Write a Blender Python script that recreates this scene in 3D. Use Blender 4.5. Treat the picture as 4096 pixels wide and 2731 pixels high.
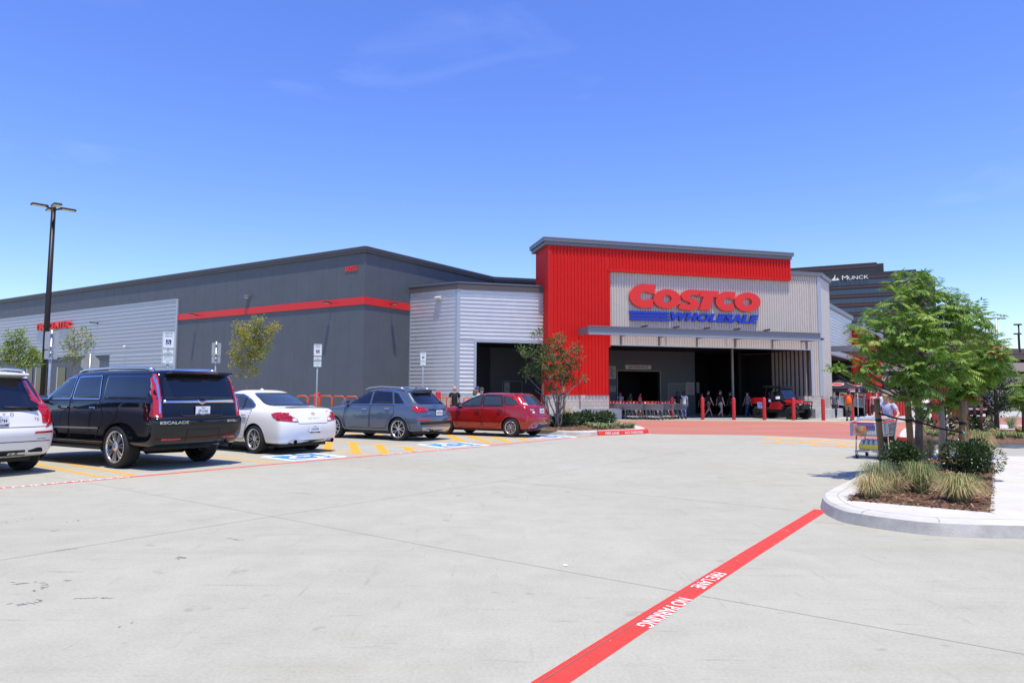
import bpy, bmesh, math, random
from mathutils import Vector, Matrix
from mathutils.bvhtree import BVHTree
from mathutils.geometry import tessellate_polygon
V = Vector
R = math.radians
for o in list(bpy.data.objects): bpy.data.objects.remove(o)
sc = bpy.context.scene
COL = sc.collection
# ------------------------------------------------------------------ camera
CH, CF, CX, CY = 1.37, 2746.0, 2048.0, 1365.5
PITCH, ROLL = math.atan((1580 - CY) / CF), 0.005
_fw = V((0, math.cos(PITCH), math.sin(PITCH)))
_up = V((0, -math.sin(PITCH), math.cos(PITCH)))
_rt = V((1, 0, 0))
_r2 = _rt * math.cos(ROLL) + _up * math.sin(ROLL)
_u2 = _up * math.cos(ROLL) - _rt * math.sin(ROLL)
cam = bpy.data.cameras.new('camera')
cam.sensor_width = 36
cam.lens = CF * 36 / 4096
cam.clip_start, cam.clip_end = 0.05, 3000
camo = bpy.data.objects.new('camera', cam)
COL.objects.link(camo)
camo.matrix_world = Matrix(((_r2.x, _u2.x, -_fw.x, 0), (_r2.y, _u2.y, -_fw.y, 0), (_r2.z, _u2.z, -_fw.z, CH), (0, 0, 0, 1)))
sc.camera = camo
# ------------------------------------------------------------------ light
SUN_EL, SUN_AZ = R(75), R(12)          # behind the camera, slightly to its right
S = V((math.cos(SUN_EL) * math.sin(SUN_AZ), -math.cos(SUN_EL) * math.cos(SUN_AZ), math.sin(SUN_EL)))
sun = bpy.data.lights.new('sun', 'SUN')
sun.energy, sun.angle, sun.color = 3.8, R(0.53), (1.0, 0.90, 0.71)
suno = bpy.data.objects.new('sun', sun)
COL.objects.link(suno)
suno.rotation_euler = S.to_track_quat('Z', 'Y').to_euler()
suno.location = (0, -20, 60)
w = bpy.data.worlds.new('World')
sc.world = w
w.use_nodes = True
nt = w.node_tree
bg = nt.nodes['Background']
sky = nt.nodes.new('ShaderNodeTexSky')
sky.sky_type = 'NISHITA'
sky.sun_disc = False
sky.sun_elevation, sky.sun_rotation = SUN_EL, math.atan2(S.x, S.y)
sky.altitude, sky.air_density, sky.dust_density, sky.ozone_density = 200, 1.35, 0.25, 10.0
hs = nt.nodes.new('ShaderNodeHueSaturation')                # the camera's rendering of a deep blue sky
hs.inputs['Hue'].default_value, hs.inputs['Saturation'].default_value = .522, 1.12
nt.links.new(sky.outputs[0], hs.inputs['Color'])
# a few thin cirrus wisps
tcw = nt.nodes.new('ShaderNodeTexCoord'); mpw = nt.nodes.new('ShaderNodeMapping'); mpw.inputs['Scale'].default_value = (1.6, 1.6, 6)
nzw = nt.nodes.new('ShaderNodeTexNoise'); nzw.inputs['Scale'].default_value = 2.2; nzw.inputs['Detail'].default_value = 8; nzw.inputs['Distortion'].default_value = .6
rpw = nt.nodes.new('ShaderNodeValToRGB'); rpw.color_ramp.elements[0].position = .60; rpw.color_ramp.elements[1].position = .95
rpw.color_ramp.elements[1].color = (.10, .10, .10, 1)
mxw = nt.nodes.new('ShaderNodeMixRGB'); mxw.inputs[2].default_value = (6.5, 6.8, 7.2, 1)
nt.links.new(tcw.outputs['Generated'], mpw.inputs[0]); nt.links.new(mpw.outputs[0], nzw.inputs['Vector']); nt.links.new(nzw.outputs['Fac'], rpw.inputs[0])
nt.links.new(rpw.outputs[0], mxw.inputs[0]); nt.links.new(hs.outputs[0], mxw.inputs[1]); nt.links.new(mxw.outputs[0], bg.inputs[0])
bg.inputs[1].default_value = 0.15
vs = sc.view_settings
vs.view_transform, vs.look, vs.gamma, vs.exposure = 'Standard', 'None', 1.0, 0.60
vs.use_curve_mapping = False
sc.render.film_transparent = False
try:
    sc.cycles.max_bounces = 6
    sc.cycles.diffuse_bounces = 3
    sc.cycles.glossy_bounces = 4
    sc.cycles.use_denoising = True
    sc.cycles.sample_clamp_indirect = 6
except Exception: pass
# ------------------------------------------------------------------ pixel -> place
def ray(px, py): return _fw + _r2 * ((px - CX) / CF) + _u2 * ((CY - py) / CF)
CAM = V((0, 0, CH))
def at(px, py, z=0.0):
    d = ray(px, py)
    return CAM + d * ((z - CH) / d.z)
def atd(px, py, depth):
    d = ray(px, py)
    return CAM + d * (depth / d.y)
class Wall:                           # a vertical plane: x along, y into the building, z up
    def __init__(s, o, u):
        s.o, s.u = V((o[0], o[1], 0)), V((u[0], u[1], 0)).normalized()
        s.n = V((-s.u.y, s.u.x, 0))
        if s.n.y < 0: pass
        s.M = Matrix(((s.u.x, s.n.x, 0, s.o.x), (s.u.y, s.n.y, 0, s.o.y), (0, 0, 1, 0), (0, 0, 0, 1)))
    def sz(s, px, py, off=0.0):
        d = ray(px, py)
        t = ((s.o + s.n * off - CAM).dot(s.n)) / d.dot(s.n)
        p = CAM + d * t
        return ((p - s.o).dot(s.u), p.z)
    def s(s_, px, py=1500, off=0.0): return s_.sz(px, py, off)[0]
    def z(s_, px, py, off=0.0): return s_.sz(px, py, off)[1]
    def pt(s, a, d, z): return s.o + s.u * a + s.n * d + V((0, 0, z))
def ang(deg): return V((math.sin(R(deg)), math.cos(R(deg)), 0))
# ------------------------------------------------------------------ materials
_M = {}
def L(r, g, b):
    f = lambda c: ((c / 255) / 12.92) if c / 255 <= .04045 else ((c / 255 + .055) / 1.055) ** 2.4
    return (f(r), f(g), f(b))
def mat(name, col, rough=.5, metal=0.0, spec=.5, var=0.0, vscale=3.0, bump=0.0, bscale=40.0, coat=0.0, col2=None, emit=None, trans=0.0, ior=1.45, stretch=None):
    if name in _M: return _M[name]
    m = bpy.data.materials.new(name)
    m.use_nodes = True
    n, l = m.node_tree.nodes, m.node_tree.links
    b = n['Principled BSDF']
    b.inputs['Base Color'].default_value = (*col, 1)
    b.inputs['Roughness'].default_value = rough
    b.inputs['Metallic'].default_value = metal
    b.inputs['Specular IOR Level'].default_value = spec
    b.inputs['IOR'].default_value = ior
    if coat:
        b.inputs['Coat Weight'].default_value = coat
        b.inputs['Coat Roughness'].default_value = .03
    if trans: b.inputs['Transmission Weight'].default_value = trans
    tc = None
    if var or bump or col2:
        tc = n.new('ShaderNodeTexCoord')
        src = tc.outputs['Object']
        if stretch:
            mp = n.new('ShaderNodeMapping'); mp.inputs['Scale'].default_value = stretch
            l.new(src, mp.inputs[0]); src = mp.outputs[0]
    if var or col2:
        t = n.new('ShaderNodeTexNoise'); t.inputs['Scale'].default_value = vscale; t.inputs['Detail'].default_value = 6; t.inputs['Roughness'].default_value = .6
        l.new(src, t.inputs['Vector'])
        r = n.new('ShaderNodeValToRGB')
        c2 = col2 if col2 else tuple(min(1, c * (1 + var)) for c in col)
        c1 = col if col2 else tuple(c * (1 - var) for c in col)
        r.color_ramp.elements[0].color, r.color_ramp.elements[1].color = (*c1, 1), (*c2, 1)
        r.color_ramp.elements[0].position, r.color_ramp.elements[1].position = .33, .67
        l.new(t.outputs['Fac'], r.inputs[0]); l.new(r.outputs[0], b.inputs['Base Color'])
    if bump:
        t2 = n.new('ShaderNodeTexNoise'); t2.inputs['Scale'].default_value = bscale; t2.inputs['Detail'].default_value = 5
        l.new(src, t2.inputs['Vector'])
        bp = n.new('ShaderNodeBump'); bp.inputs['Strength'].default_value = bump; bp.inputs['Distance'].default_value = .02
        l.new(t2.outputs['Fac'], bp.inputs['Height']); l.new(bp.outputs[0], b.inputs['Normal'])
    if emit:
        b.inputs['Emission Color'].default_value = (*emit[0], 1); b.inputs['Emission Strength'].default_value = emit[1]
    _M[name] = m
    return m
def worn_mat(name, col, under, amt=.62, rough=.65):               # road paint with the concrete showing through
    m = mat(name, col, rough, var=.10, vscale=9); n, l = m.node_tree.nodes, m.node_tree.links; b = n['Principled BSDF']
    src = b.inputs['Base Color'].links[0].from_socket; tc = n.new('ShaderNodeTexCoord'); t = n.new('ShaderNodeTexNoise'); t.inputs['Scale'].default_value = 14; t.inputs['Detail'].default_value = 9; t.inputs['Roughness'].default_value = .75
    l.new(tc.outputs['Object'], t.inputs['Vector']); r = n.new('ShaderNodeValToRGB'); r.color_ramp.elements[0].position, r.color_ramp.elements[1].position = amt, amt + .07
    l.new(t.outputs['Fac'], r.inputs[0]); x = n.new('ShaderNodeMixRGB'); x.inputs[2].default_value = (*under, 1); l.new(r.outputs[0], x.inputs[0]); l.new(src, x.inputs[1]); l.new(x.outputs[0], b.inputs['Base Color']); return m
def block_mat(name, c1, c2, mortar, sx, sy):
    if name in _M: return _M[name]
    m = bpy.data.materials.new(name); m.use_nodes = True
    n, l = m.node_tree.nodes, m.node_tree.links
    b = n['Principled BSDF']; b.inputs['Roughness'].default_value = .85
    tc = n.new('ShaderNodeTexCoord'); sp = n.new('ShaderNodeSeparateXYZ'); cb = n.new('ShaderNodeCombineXYZ')
    l.new(tc.outputs['Object'], sp.inputs[0])
    ad = n.new('ShaderNodeMath'); ad.operation = 'ADD'
    l.new(sp.outputs[0], ad.inputs[0]); l.new(sp.outputs[1], ad.inputs[1])
    l.new(ad.outputs[0], cb.inputs[0]); l.new(sp.outputs[2], cb.inputs[1])
    br = n.new('ShaderNodeTexBrick')
    br.inputs['Color1'].default_value, br.inputs['Color2'].default_value, br.inputs['Mortar'].default_value = (*c1, 1), (*c2, 1), (*mortar, 1)
    br.inputs['Scale'].default_value = 1; br.inputs['Mortar Size'].default_value = .012
    br.inputs['Brick Width'].default_value, br.inputs['Row Height'].default_value = sx, sy
    l.new(cb.outputs[0], br.inputs['Vector']); l.new(br.outputs[0], b.inputs['Base Color'])
    _M[name] = m
    return m
# ------------------------------------------------------------------ mesh builder
class MB:
    def __init__(s): s.v, s.f, s.m, s.s = [], [], [], []; s.T = Matrix()
    def add(s, vs, fs, m=0, M=None, smooth=False):
        k = len(s.v); X = s.T @ M if M is not None else s.T
        s.v += [X @ V(p) for p in vs]
        for i, f in enumerate(fs):
            s.f.append([k + j for j in f]); s.m.append(m[i] if isinstance(m, list) else m); s.s.append(smooth)
        return s
    def box(s, c, d, m=0, M=None, bev=0.0, taper=1.0):
        x, y, z = d[0] / 2, d[1] / 2, d[2] / 2
        X = Matrix.Translation(V(c)) @ (M if M is not None else Matrix())
        if not bev:
            t = taper
            vs = [(-x, -y, -z), (x, -y, -z), (x, y, -z), (-x, y, -z), (-x * t, -y * t, z), (x * t, -y * t, z), (x * t, y * t, z), (-x * t, y * t, z)]
            return s.add(vs, [(0, 3, 2, 1), (4, 5, 6, 7), (0, 1, 5, 4), (1, 2, 6, 5), (2, 3, 7, 6), (3, 0, 4, 7)], m, X)
        bm = bmesh.new(); bmesh.ops.create_cube(bm, size=1)
        for v in bm.verts: v.co = V((v.co.x * 2 * x * (taper if v.co.z > 0 else 1), v.co.y * 2 * y * (taper if v.co.z > 0 else 1), v.co.z * 2 * z))
        bmesh.ops.bevel(bm, geom=bm.edges[:], offset=min(bev, .48 * min(d)), segments=2, affect='EDGES', profile=.5)
        return s.bm(bm, m, X)
    def bm(s, bm, m=0, M=None, smooth=False):
        bm.verts.index_update()
        s.add([v.co.copy() for v in bm.verts], [[v.index for v in f.verts] for f in bm.faces], m, M, smooth)
        bm.free(); return s
    def tube(s, pts, r, n=6, m=0, caps=True, M=None, smooth=True, closed=False):
        pts = [V(p) for p in pts]; N = len(pts); vs = []; fs = []
        rr = r if isinstance(r, (list, tuple)) else [r] * N
        prev = None
        for i, p in enumerate(pts):
            if closed: t = pts[(i + 1) % N] - pts[i - 1]
            else: t = pts[min(i + 1, N - 1)] - pts[max(i - 1, 0)]
            t = t.normalized() if t.length > 1e-9 else V((0, 0, 1))
            if prev is None: a = t.orthogonal().normalized()
            else:
                a = prev - t * prev.dot(t)
                a = a.normalized() if a.length > 1e-6 else t.orthogonal().normalized()
            prev = a; b = t.cross(a)
            for k in range(n):
                q = 2 * math.pi * k / n
                vs.append(p + (a * math.cos(q) + b * math.sin(q)) * rr[i])
        for i in range(N if closed else N - 1):
            j = (i + 1) % N
            for k in range(n): fs.append((i * n + k, i * n + (k + 1) % n, j * n + (k + 1) % n, j * n + k))
        if caps and not closed: fs.append(tuple(range(n - 1, -1, -1))); fs.append(tuple((N - 1) * n + k for k in range(n)))
        return s.add(vs, fs, m, M, smooth)
    def lathe(s, prof, n=24, m=0, M=None, smooth=True, caps=False):
        vs, fs, mm = [], [], []
        for r, z in prof:
            for k in range(n):
                q = 2 * math.pi * k / n; vs.append((r * math.cos(q), r * math.sin(q), z))
        for i in range(len(prof) - 1):
            for k in range(n): fs.append((i * n + k, i * n + (k + 1) % n, (i + 1) * n + (k + 1) % n, (i + 1) * n + k)); mm.append(m[i] if isinstance(m, list) else m)
        if caps:
            fs.append(tuple(range(n - 1, -1, -1))); mm.append(mm[0]); fs.append(tuple((len(prof) - 1) * n + k for k in range(n))); mm.append(mm[-2])
        return s.add(vs, fs, mm, M, smooth)
    def ball(s, c, r, m=0, n=10, M=None):
        r = r if isinstance(r, (tuple, list)) else (r, r, r)
        bm = bmesh.new(); bmesh.ops.create_uvsphere(bm, u_segments=n, v_segments=max(5, n * 2 // 3), radius=1)
        for v in bm.verts: v.co = V((v.co.x * r[0], v.co.y * r[1], v.co.z * r[2]))
        return s.bm(bm, m, Matrix.Translation(V(c)) @ (M if M is not None else Matrix()), True)
    def prism(s, poly, d0, d1, m=0, M=None, holes=None):          # poly in local x,z ; depth along y
        loops = [list(poly)] + [list(h) for h in (holes or [])]
        tri = tessellate_polygon([[V((a, b, 0)) for a, b in lp] for lp in loops])
        flat = [p for lp in loops for p in lp]; n = len(flat)
        vs = [(a, d0, b) for a, b in flat] + [(a, d1, b) for a, b in flat]
        def area(t): (x0, y0), (x1, y1), (x2, y2) = (flat[i] for i in t); return (x1 - x0) * (y2 - y0) - (x2 - x0) * (y1 - y0)
        fs = []
        for t in tri:
            t = tuple(t) if area(t) > 0 else tuple(reversed(t))
            fs += [t, tuple(i + n for i in reversed(t))]
        k = 0
        for li, lp in enumerate(loops):
            A = sum(lp[i][0] * lp[(i + 1) % len(lp)][1] - lp[(i + 1) % len(lp)][0] * lp[i][1] for i in range(len(lp)))
            for i in range(len(lp)):
                j = (i + 1) % len(lp); q = (k + i, k + i + n, k + j + n, k + j)
                fs.append(q if (A > 0) == (li == 0) else tuple(reversed(q)))
            k += len(lp)
        return s.add(vs, fs, m, M)
    def slab(s, poly, z0, z1, m=0, inset=0.0):                     # ground polygon (world xy), z0..z1
        pts = [V((p[0], p[1])) for p in poly]
        if sum(pts[i].x * pts[(i + 1) % len(pts)].y - pts[(i + 1) % len(pts)].x * pts[i].y for i in range(len(pts))) < 0: pts.reverse()
        n = len(pts); top = []
        for i in range(n):
            a, b, c = pts[i - 1], pts[i], pts[(i + 1) % n]
            n1 = V((-(b - a).y, (b - a).x)).normalized(); n2 = V((-(c - b).y, (c - b).x)).normalized()
            q = n1 + n2; q = q / max(.3, q.dot(n1)) if q.length > 1e-6 else n1
            top.append(b + q * inset)
        vs = [(p.x, p.y, z0) for p in pts] + [(p.x, p.y, z1) for p in top]
        tri = tessellate_polygon([[V((p.x, p.y, 0)) for p in top]])
        fs = []
        for t in tri:
            a, b, c = (top[i] for i in t)
            ok = (b - a).x * (c - a).y - (c - a).x * (b - a).y > 0
            fs.append(tuple(i + n for i in (t if ok else reversed(t))))
        if z1 - z0 > 1e-6: fs += [(i, (i + 1) % n, (i + 1) % n + n, i + n) for i in range(n)]
        return s.add(vs, fs, m)
    def strip(s, pts, wd, z=0.0, m=0):                             # flat painted strip along a polyline
        pts = [V((p[0], p[1], 0)) for p in pts]; vs = []
        for i, p in enumerate(pts):
            t = (pts[min(i + 1, len(pts) - 1)] - pts[max(i - 1, 0)]).normalized(); nn = V((-t.y, t.x, 0)) * wd / 2
            vs += [(p.x + nn.x, p.y + nn.y, z), (p.x - nn.x, p.y - nn.y, z)]
        return s.add(vs, [(2 * i, 2 * i + 1, 2 * i + 3, 2 * i + 2) for i in range(len(pts) - 1)], m)
    def corr(s, s0, s1, z0, z1, p, h, m=0, M=None, vert=True, d=0.0):   # trapezoid ribbed sheet on a wall frame
        prof = []; a0, a1 = (s0, s1) if vert else (z0, z1); a = a0; i = 0
        seq = ((0, 0), (.42, 0), (.55, 1), (.87, 1))
        while a < a1:
            b, q = seq[i % 4]; a = a0 + (i // 4 + b) * p
            if a > a1: break
            prof.append((a, d - h * q)); i += 1
        prof.append((a1, prof[-1][1]))
        vs, fs = [], []
        for a, y in prof: vs += [(a, y, z0), (a, y, z1)] if vert else [(s0, y, a), (s1, y, a)]
        for i in range(len(prof) - 1):
            q = (2 * i, 2 * i + 2, 2 * i + 3, 2 * i + 1); fs.append(q if vert else (2 * i, 2 * i + 1, 2 * i + 3, 2 * i + 2))
        return s.add(vs, fs, m, M)
    def build(s, name, mats, parent=None, world=False):
        me = bpy.data.meshes.new(name)
        vs = s.v
        if parent is not None and world:
            I = WM[parent.name].inverted(); vs = [I @ p for p in vs]
        me.from_pydata([tuple(p) for p in vs], [], s.f)
        for x in (mats if isinstance(mats, (list, tuple)) else [mats]): me.materials.append(x)
        me.polygons.foreach_set('material_index', s.m); me.polygons.foreach_set('use_smooth', s.s)
        me.update()
        return link(name, me, parent)
WM = {}
def link(name, me, parent=None):
    o = bpy.data.objects.new(name, me); COL.objects.link(o)
    if parent is not None: o.parent = parent
    WM[o.name] = Matrix() if parent is None else WM[parent.name].copy()
    return o
def tag(o, label=None, cat=None, group=None, kind=None):
    if label: o['label'] = label
    if cat: o['category'] = cat
    if group: o['group'] = group
    if kind: o['kind'] = kind
    return o
def thing(name, loc, label, cat, group=None, rz=0.0, scale=1.0):
    o = bpy.data.objects.new(name, None); COL.objects.link(o); o.empty_display_size = .1
    sv = scale if isinstance(scale, tuple) else (scale,) * 3
    o.location = loc; o.rotation_euler = (0, 0, rz); o.scale = sv
    WM[o.name] = Matrix.Translation(V(loc)) @ Matrix.Rotation(rz, 4, 'Z') @ Matrix.Diagonal((*sv, 1))
    return tag(o, label, cat, group)
def copy_thing(src, loc, rz, label, group=None, scale=None):
    def cp(o, par):
        c = o.copy(); COL.objects.link(c); c.parent = par
        for ch in o.children: cp(ch, c)
        return c
    c = cp(src, None); c.location = loc; c.rotation_euler = (0, 0, rz)
    if scale: c.scale = (scale,) * 3
    sc_ = scale or src.scale[0]
    WM[c.name] = Matrix.Translation(V(loc)) @ Matrix.Rotation(rz, 4, 'Z') @ Matrix.Scale(sc_, 4)
    return tag(c, label, None, group)
_TX = {}
def text(s, size=1.0, bold=0.0, shear=0.0, align='CENTER', wx=1.0, space=1.0):     # -> (verts2d, faces)
    k = (s, bold, shear, align, space)
    if k not in _TX:
        cu = bpy.data.curves.new('lettering', 'FONT'); cu.body = s; cu.size = 1; cu.offset = bold; cu.shear = shear
        cu.align_x = align; cu.align_y = 'CENTER'; cu.resolution_u = 3; cu.space_character = space
        ob = bpy.data.objects.new('lettering', cu); COL.objects.link(ob)
        dg = bpy.context.evaluated_depsgraph_get(); me = bpy.data.meshes.new_from_object(ob.evaluated_get(dg))
        _TX[k] = ([(v.co.x, v.co.y) for v in me.vertices], [list(p.vertices) for p in me.polygons])
        bpy.data.objects.remove(ob); bpy.data.curves.remove(cu); bpy.data.meshes.remove(me)
    vs, fs = _TX[k]
    return [(a * size * wx, b * size) for a, b in vs], fs
def put_text(mb, s, size, M, m=0, depth=0.0, d=0.0, **kw):         # lettering on a wall frame (x right, z up, y into wall)
    vs, fs = text(s, size, **kw)
    mb.add([(a, d - depth, b) for a, b in vs], fs, m, M)
    if depth:
        ed = {}
        for f in fs:
            for i in range(len(f)): ed[(f[i], f[(i + 1) % len(f)])] = 1
        k = len(vs); w2 = [(a, d - depth, b) for a, b in vs] + [(a, d, b) for a, b in vs]
        mb.add(w2, [(b, a, a + k, b + k) for (a, b) in ed if (b, a) not in ed], m, M)
    return mb
# ================================================================== the ground
def concrete_mat():
    m = bpy.data.materials.new('concrete'); m.use_nodes = True
    n, l = m.node_tree.nodes, m.node_tree.links
    b = n['Principled BSDF']; b.inputs['Roughness'].default_value = .88; b.inputs['Specular IOR Level'].default_value = .25
    tc = n.new('ShaderNodeTexCoord')
    def noise(scale, det, rough=.6, mp=None):
        t = n.new('ShaderNodeTexNoise'); t.inputs['Scale'].default_value = scale; t.inputs['Detail'].default_value = det; t.inputs['Roughness'].default_value = rough
        if mp:
            q = n.new('ShaderNodeMapping'); q.inputs['Scale'].default_value = mp[0]; q.inputs['Rotation'].default_value = (0, 0, mp[1])
            l.new(tc.outputs['Object'], q.inputs[0]); l.new(q.outputs[0], t.inputs['Vector'])
        else: l.new(tc.outputs['Object'], t.inputs['Vector'])
        return t.outputs['Fac']
    def ramp(x, p0, c0, p1, c1):
        r = n.new('ShaderNodeValToRGB'); e = r.color_ramp.elements
        e[0].position, e[1].position = p0, p1; e[0].color, e[1].color = (*c0, 1), (*c1, 1)
        l.new(x, r.inputs[0]); return r.outputs[0]
    def mul(a, c, fac=1.0):
        x = n.new('ShaderNodeMixRGB'); x.blend_type = 'MULTIPLY'; x.inputs[0].default_value = fac
        l.new(a, x.inputs[1]); l.new(c, x.inputs[2]); return x.outputs[0]
    base = ramp(noise(.22, 8, .62), .3, (.355, .355, .292), .7, (.405, .405, .343))
    base = mul(base, ramp(noise(2.3, 8, .7), .3, (.91, .91, .90), .7, (1.05, 1.05, 1.05)))
    base = mul(base, ramp(noise(48, 4), .25, (.87, .87, .87), .75, (1.08, 1.08, 1.08)))
    W1 = (1, 1, 1)
    base = mul(base, ramp(noise(1.0, 9, .72, ((1.3, 14, 1), R(58))), .595, W1, .70, (.70, .70, .69)))      # short tyre scuffs one way
    base = mul(base, ramp(noise(1.0, 9, .72, ((10, 1.0, 1), R(40))), .60, W1, .72, (.78, .78, .77)))
    base = mul(base, ramp(noise(3.2, 4, .5), .675, W1, .73, (.80, .79, .76)))        # small drips
    base = mul(base, ramp(noise(.09, 3, .5, ((1, 2.2, 1), R(20))), .55, W1, .75, (.93, .92, .89)))
    base = mul(base, ramp(noise(1.0, 6, .65, ((.10, 1.9, 1), R(-35))), .56, W1, .72, (.93, .925, .91)))     # faint wheel paths along the lane
    base = mul(base, ramp(noise(1.0, 5, .6, ((.5, 3.4, 1), R(30))), .60, W1, .78, (.92, .915, .90)))
    base = mul(base, ramp(noise(.9, 3, .5), .70, W1, .77, (.90, .885, .85)))                                 # soft oil patches
    l.new(base, b.inputs['Base Color'])
    bp = n.new('ShaderNodeBump'); bp.inputs['Strength'].default_value = .12; bp.inputs['Distance'].default_value = .01
    l.new(noise(90, 4), bp.inputs['Height']); l.new(bp.outputs[0], b.inputs['Normal'])
    _M['concrete'] = m
    return m
CON = concrete_mat()
def ground_disc(name, r, z, m):
    mb = MB(); mb.add([(math.cos(a) * r, math.sin(a) * r + 100, z) for a in [2 * math.pi * i / 64 for i in range(64)]], [tuple(range(64))])
    return tag(mb.build(name, m), kind='structure')
ground_disc('ground', 1500, 0, CON)
UNDER = (.38, .38, .33)
PAINT_R = worn_mat('red_paint', L(208, 60, 46), UNDER, .62)
PAINT_Y = worn_mat('yellow_paint', L(226, 160, 48), UNDER, .64)
PAINT_W = worn_mat('white_paint', L(232, 232, 228), UNDER, .64)
PAINT_B = worn_mat('blue_paint', L(46, 130, 205), UNDER, .62)
def st(o): return tag(o, kind='structure')
def AT(l, z=0): return [at(x, y, z) for x, y in l]
# red stained paving before the entrance
REDP = mat('red_paving', (.36, .125, .09), .8, col2=(.43, .185, .135), vscale=.6, stretch=(.35, 1.6, 1), bump=.05)
mb = MB()
mb.slab(AT([(2300, 1683), (2438, 1681), (2810, 1682.5), (3320, 1686), (3560, 1690), (4400, 1640), (5200, 1640), (5200, 1700), (4600, 1718), (4096, 1712), (3660, 1760), (3597, 1764), (3422, 1757), (3210, 1747), (3014, 1740), (2800, 1737), (2620, 1735), (2591, 1733), (2470, 1700)]), .004, .004)
st(mb.build('red_paving', REDP))
# far asphalt-grey road and verge behind the red crossing
FARC = mat('far_pavement', (.40, .40, .38), .9, var=.06, vscale=.3)
mb = MB(); mb.slab(AT([(3560, 1668), (3560, 1634), (4400, 1626), (5400, 1630), (5400, 1668)]), .008, .008); st(mb.build('far_road', FARC))
mb = MB()
dep = 70
mb.slab([atd(3480, 1640, dep)[:2], atd(4500, 1640, dep)[:2], atd(4500, 1640, dep + 7)[:2], atd(3480, 1640, dep + 7)[:2]], .012, .25, 0, .6)
GRS = mat('grass_verge', (.05, .085, .02), .9, col2=(.09, .12, .035), vscale=2)
tag(mb.build('grass', GRS), kind='stuff')
# fire lane lines
mb = MB(); mb.strip(AT([(-500, 1996.5), (0, 1952.5), (700, 1891.5), (1100, 1855.5), (1900, 1787.5), (2300, 1749), (2394, 1741)]), .125, .0016); st(mb.build('fire_lane_line', PAINT_R))
mb = MB(); mb.strip(AT([(1990, 2868), (2198, 2731), (2600, 2470), (3000, 2215), (3284, 2038)]), .155, .0016); st(mb.build('fire_lane_line', PAINT_R))
DK = mat('joint_dark', (.14, .13, .12), .9)
mb = MB()
RL = AT([(1990, 2868), (2198, 2731), (2600, 2470), (3000, 2215), (3284, 2038)])
rt_ = (RL[-1] - RL[0]).normalized(); rn_ = V((-rt_.y, rt_.x, 0)) * .045
for a_, b_ in ((0, .30), (.305, .43), (.44, .52), (.53, .60), (.64, .67)): mb.strip([RL[0].lerp(RL[-1], a_) + rn_, RL[0].lerp(RL[-1], b_) + rn_], .006 if a_ < .4 else .004, .0036, 1)
for q in ([(-200, 1842), (319, 1924), (1085, 2064), (1500, 2143), (2000, 2237), (3000, 2417), (4300, 2652)], [(0, 2240), (540, 2152), (1085, 2065), (1500, 2001), (2200, 1893), (2700, 1812), (3055, 1752)], [(2000, 1922), (2600, 1982), (3230, 2045)], [(-300, 2560), (700, 2380), (1500, 2244)][:0] or [(3379, 2096), (3300, 2090), (3210, 2082)]): mb.strip(AT(q), .0075, .0014)
st(mb.build('pavement_joint', [mat('joint_grey', (.26, .255, .23), .9), DK]))
# tyre marks: bars across a slewed tyre
random.seed(4)
mb = MB()
def tmark(p0, p1, wid, dens):
    a, b = at(*p0), at(*p1); n_ = max(3, int((b - a).length / .022)); t = (b - a).normalized(); nn = V((-t.y, t.x, 0))
    for i in range(n_):
        if random.random() > dens: continue
        c = a + (b - a) * (i / n_); w0 = wid * random.uniform(.3, 1); o_ = nn * random.uniform(-.3, .3) * wid
        mb.strip([c + o_ - nn * w0 / 2, c + o_ + nn * w0 / 2 + t * .02], random.uniform(.004, .012), .0013)
for q in (((-60, 2410), (110, 2418), .05, .8), ((108, 2418), (175, 2392), .09, .9), ((300, 2392), (455, 2391), .03, .75), ((140, 2365), (190, 2335), .06, .7), ((690, 2243), (738, 2226), .10, .8), ((135, 2323), (190, 2337), .03, .6), ((240, 2322), (285, 2320), .03, .5), ((255, 2090), (330, 2080), .10, .5), ((200, 2125), (225, 2118), .08, .6), ((905, 2150), (965, 2162), .05, .5), ((1145, 1968), (1240, 1975), .03, .6), ((0, 2095), (150, 2070), .03, .5), ((470, 2508), (540, 2487), .02, .5), ((60, 2325), (80, 2340), .08, .5)):
    tmark(*q)
st(mb.build('tyre_mark', mat('rubber_mark', (.13, .125, .12), .9)))
# parking lines
mb = MB()
hair = [(60, 1814), (175.6, 1834.5), (350, 1867), (490, 1892.5), (520, 1895.5), (528, 1898), (505, 1902), (450, 1906.5), (395, 1905.5), (300, 1887), (166.7, 1860), (20, 1832)]
mb.strip(AT(hair), .095, .0018)
for q in ([(560, 1789), (671, 1801), (865, 1823), (1098, 1852.5)], [(1180, 1744), (1334.7, 1759), (1756.5, 1800)], [(1000, 1770), (1140.8, 1784.7), (1474, 1818.7)],
          [(1640, 1745), (1768, 1760), (1992, 1772)], [(1780, 1733), (1900, 1744), (2176, 1757)], [(1300, 1727), (1500, 1736), (1640, 1745)], [(-400, 1905), (-150, 1950)]): mb.strip(AT(q), .095, .0018)
for (x0, y0, x1, y1) in ((1409, 1768, 1427, 1813), (1513, 1778, 1542, 1815), (1622, 1787, 1648, 1805), (1314, 1757, 1311, 1802), (1792, 1736, 1850, 1764), (1870, 1740, 1962, 1770), (1969, 1746, 2040, 1768), (2071, 1751, 2105, 1762), (1380, 1730, 1440, 1738), (1450, 1732, 1570, 1745)):
    mb.strip(AT([(x0, y0), (x1, y1)]), .23, .0022)
st(mb.build('parking_line', PAINT_Y))
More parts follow.
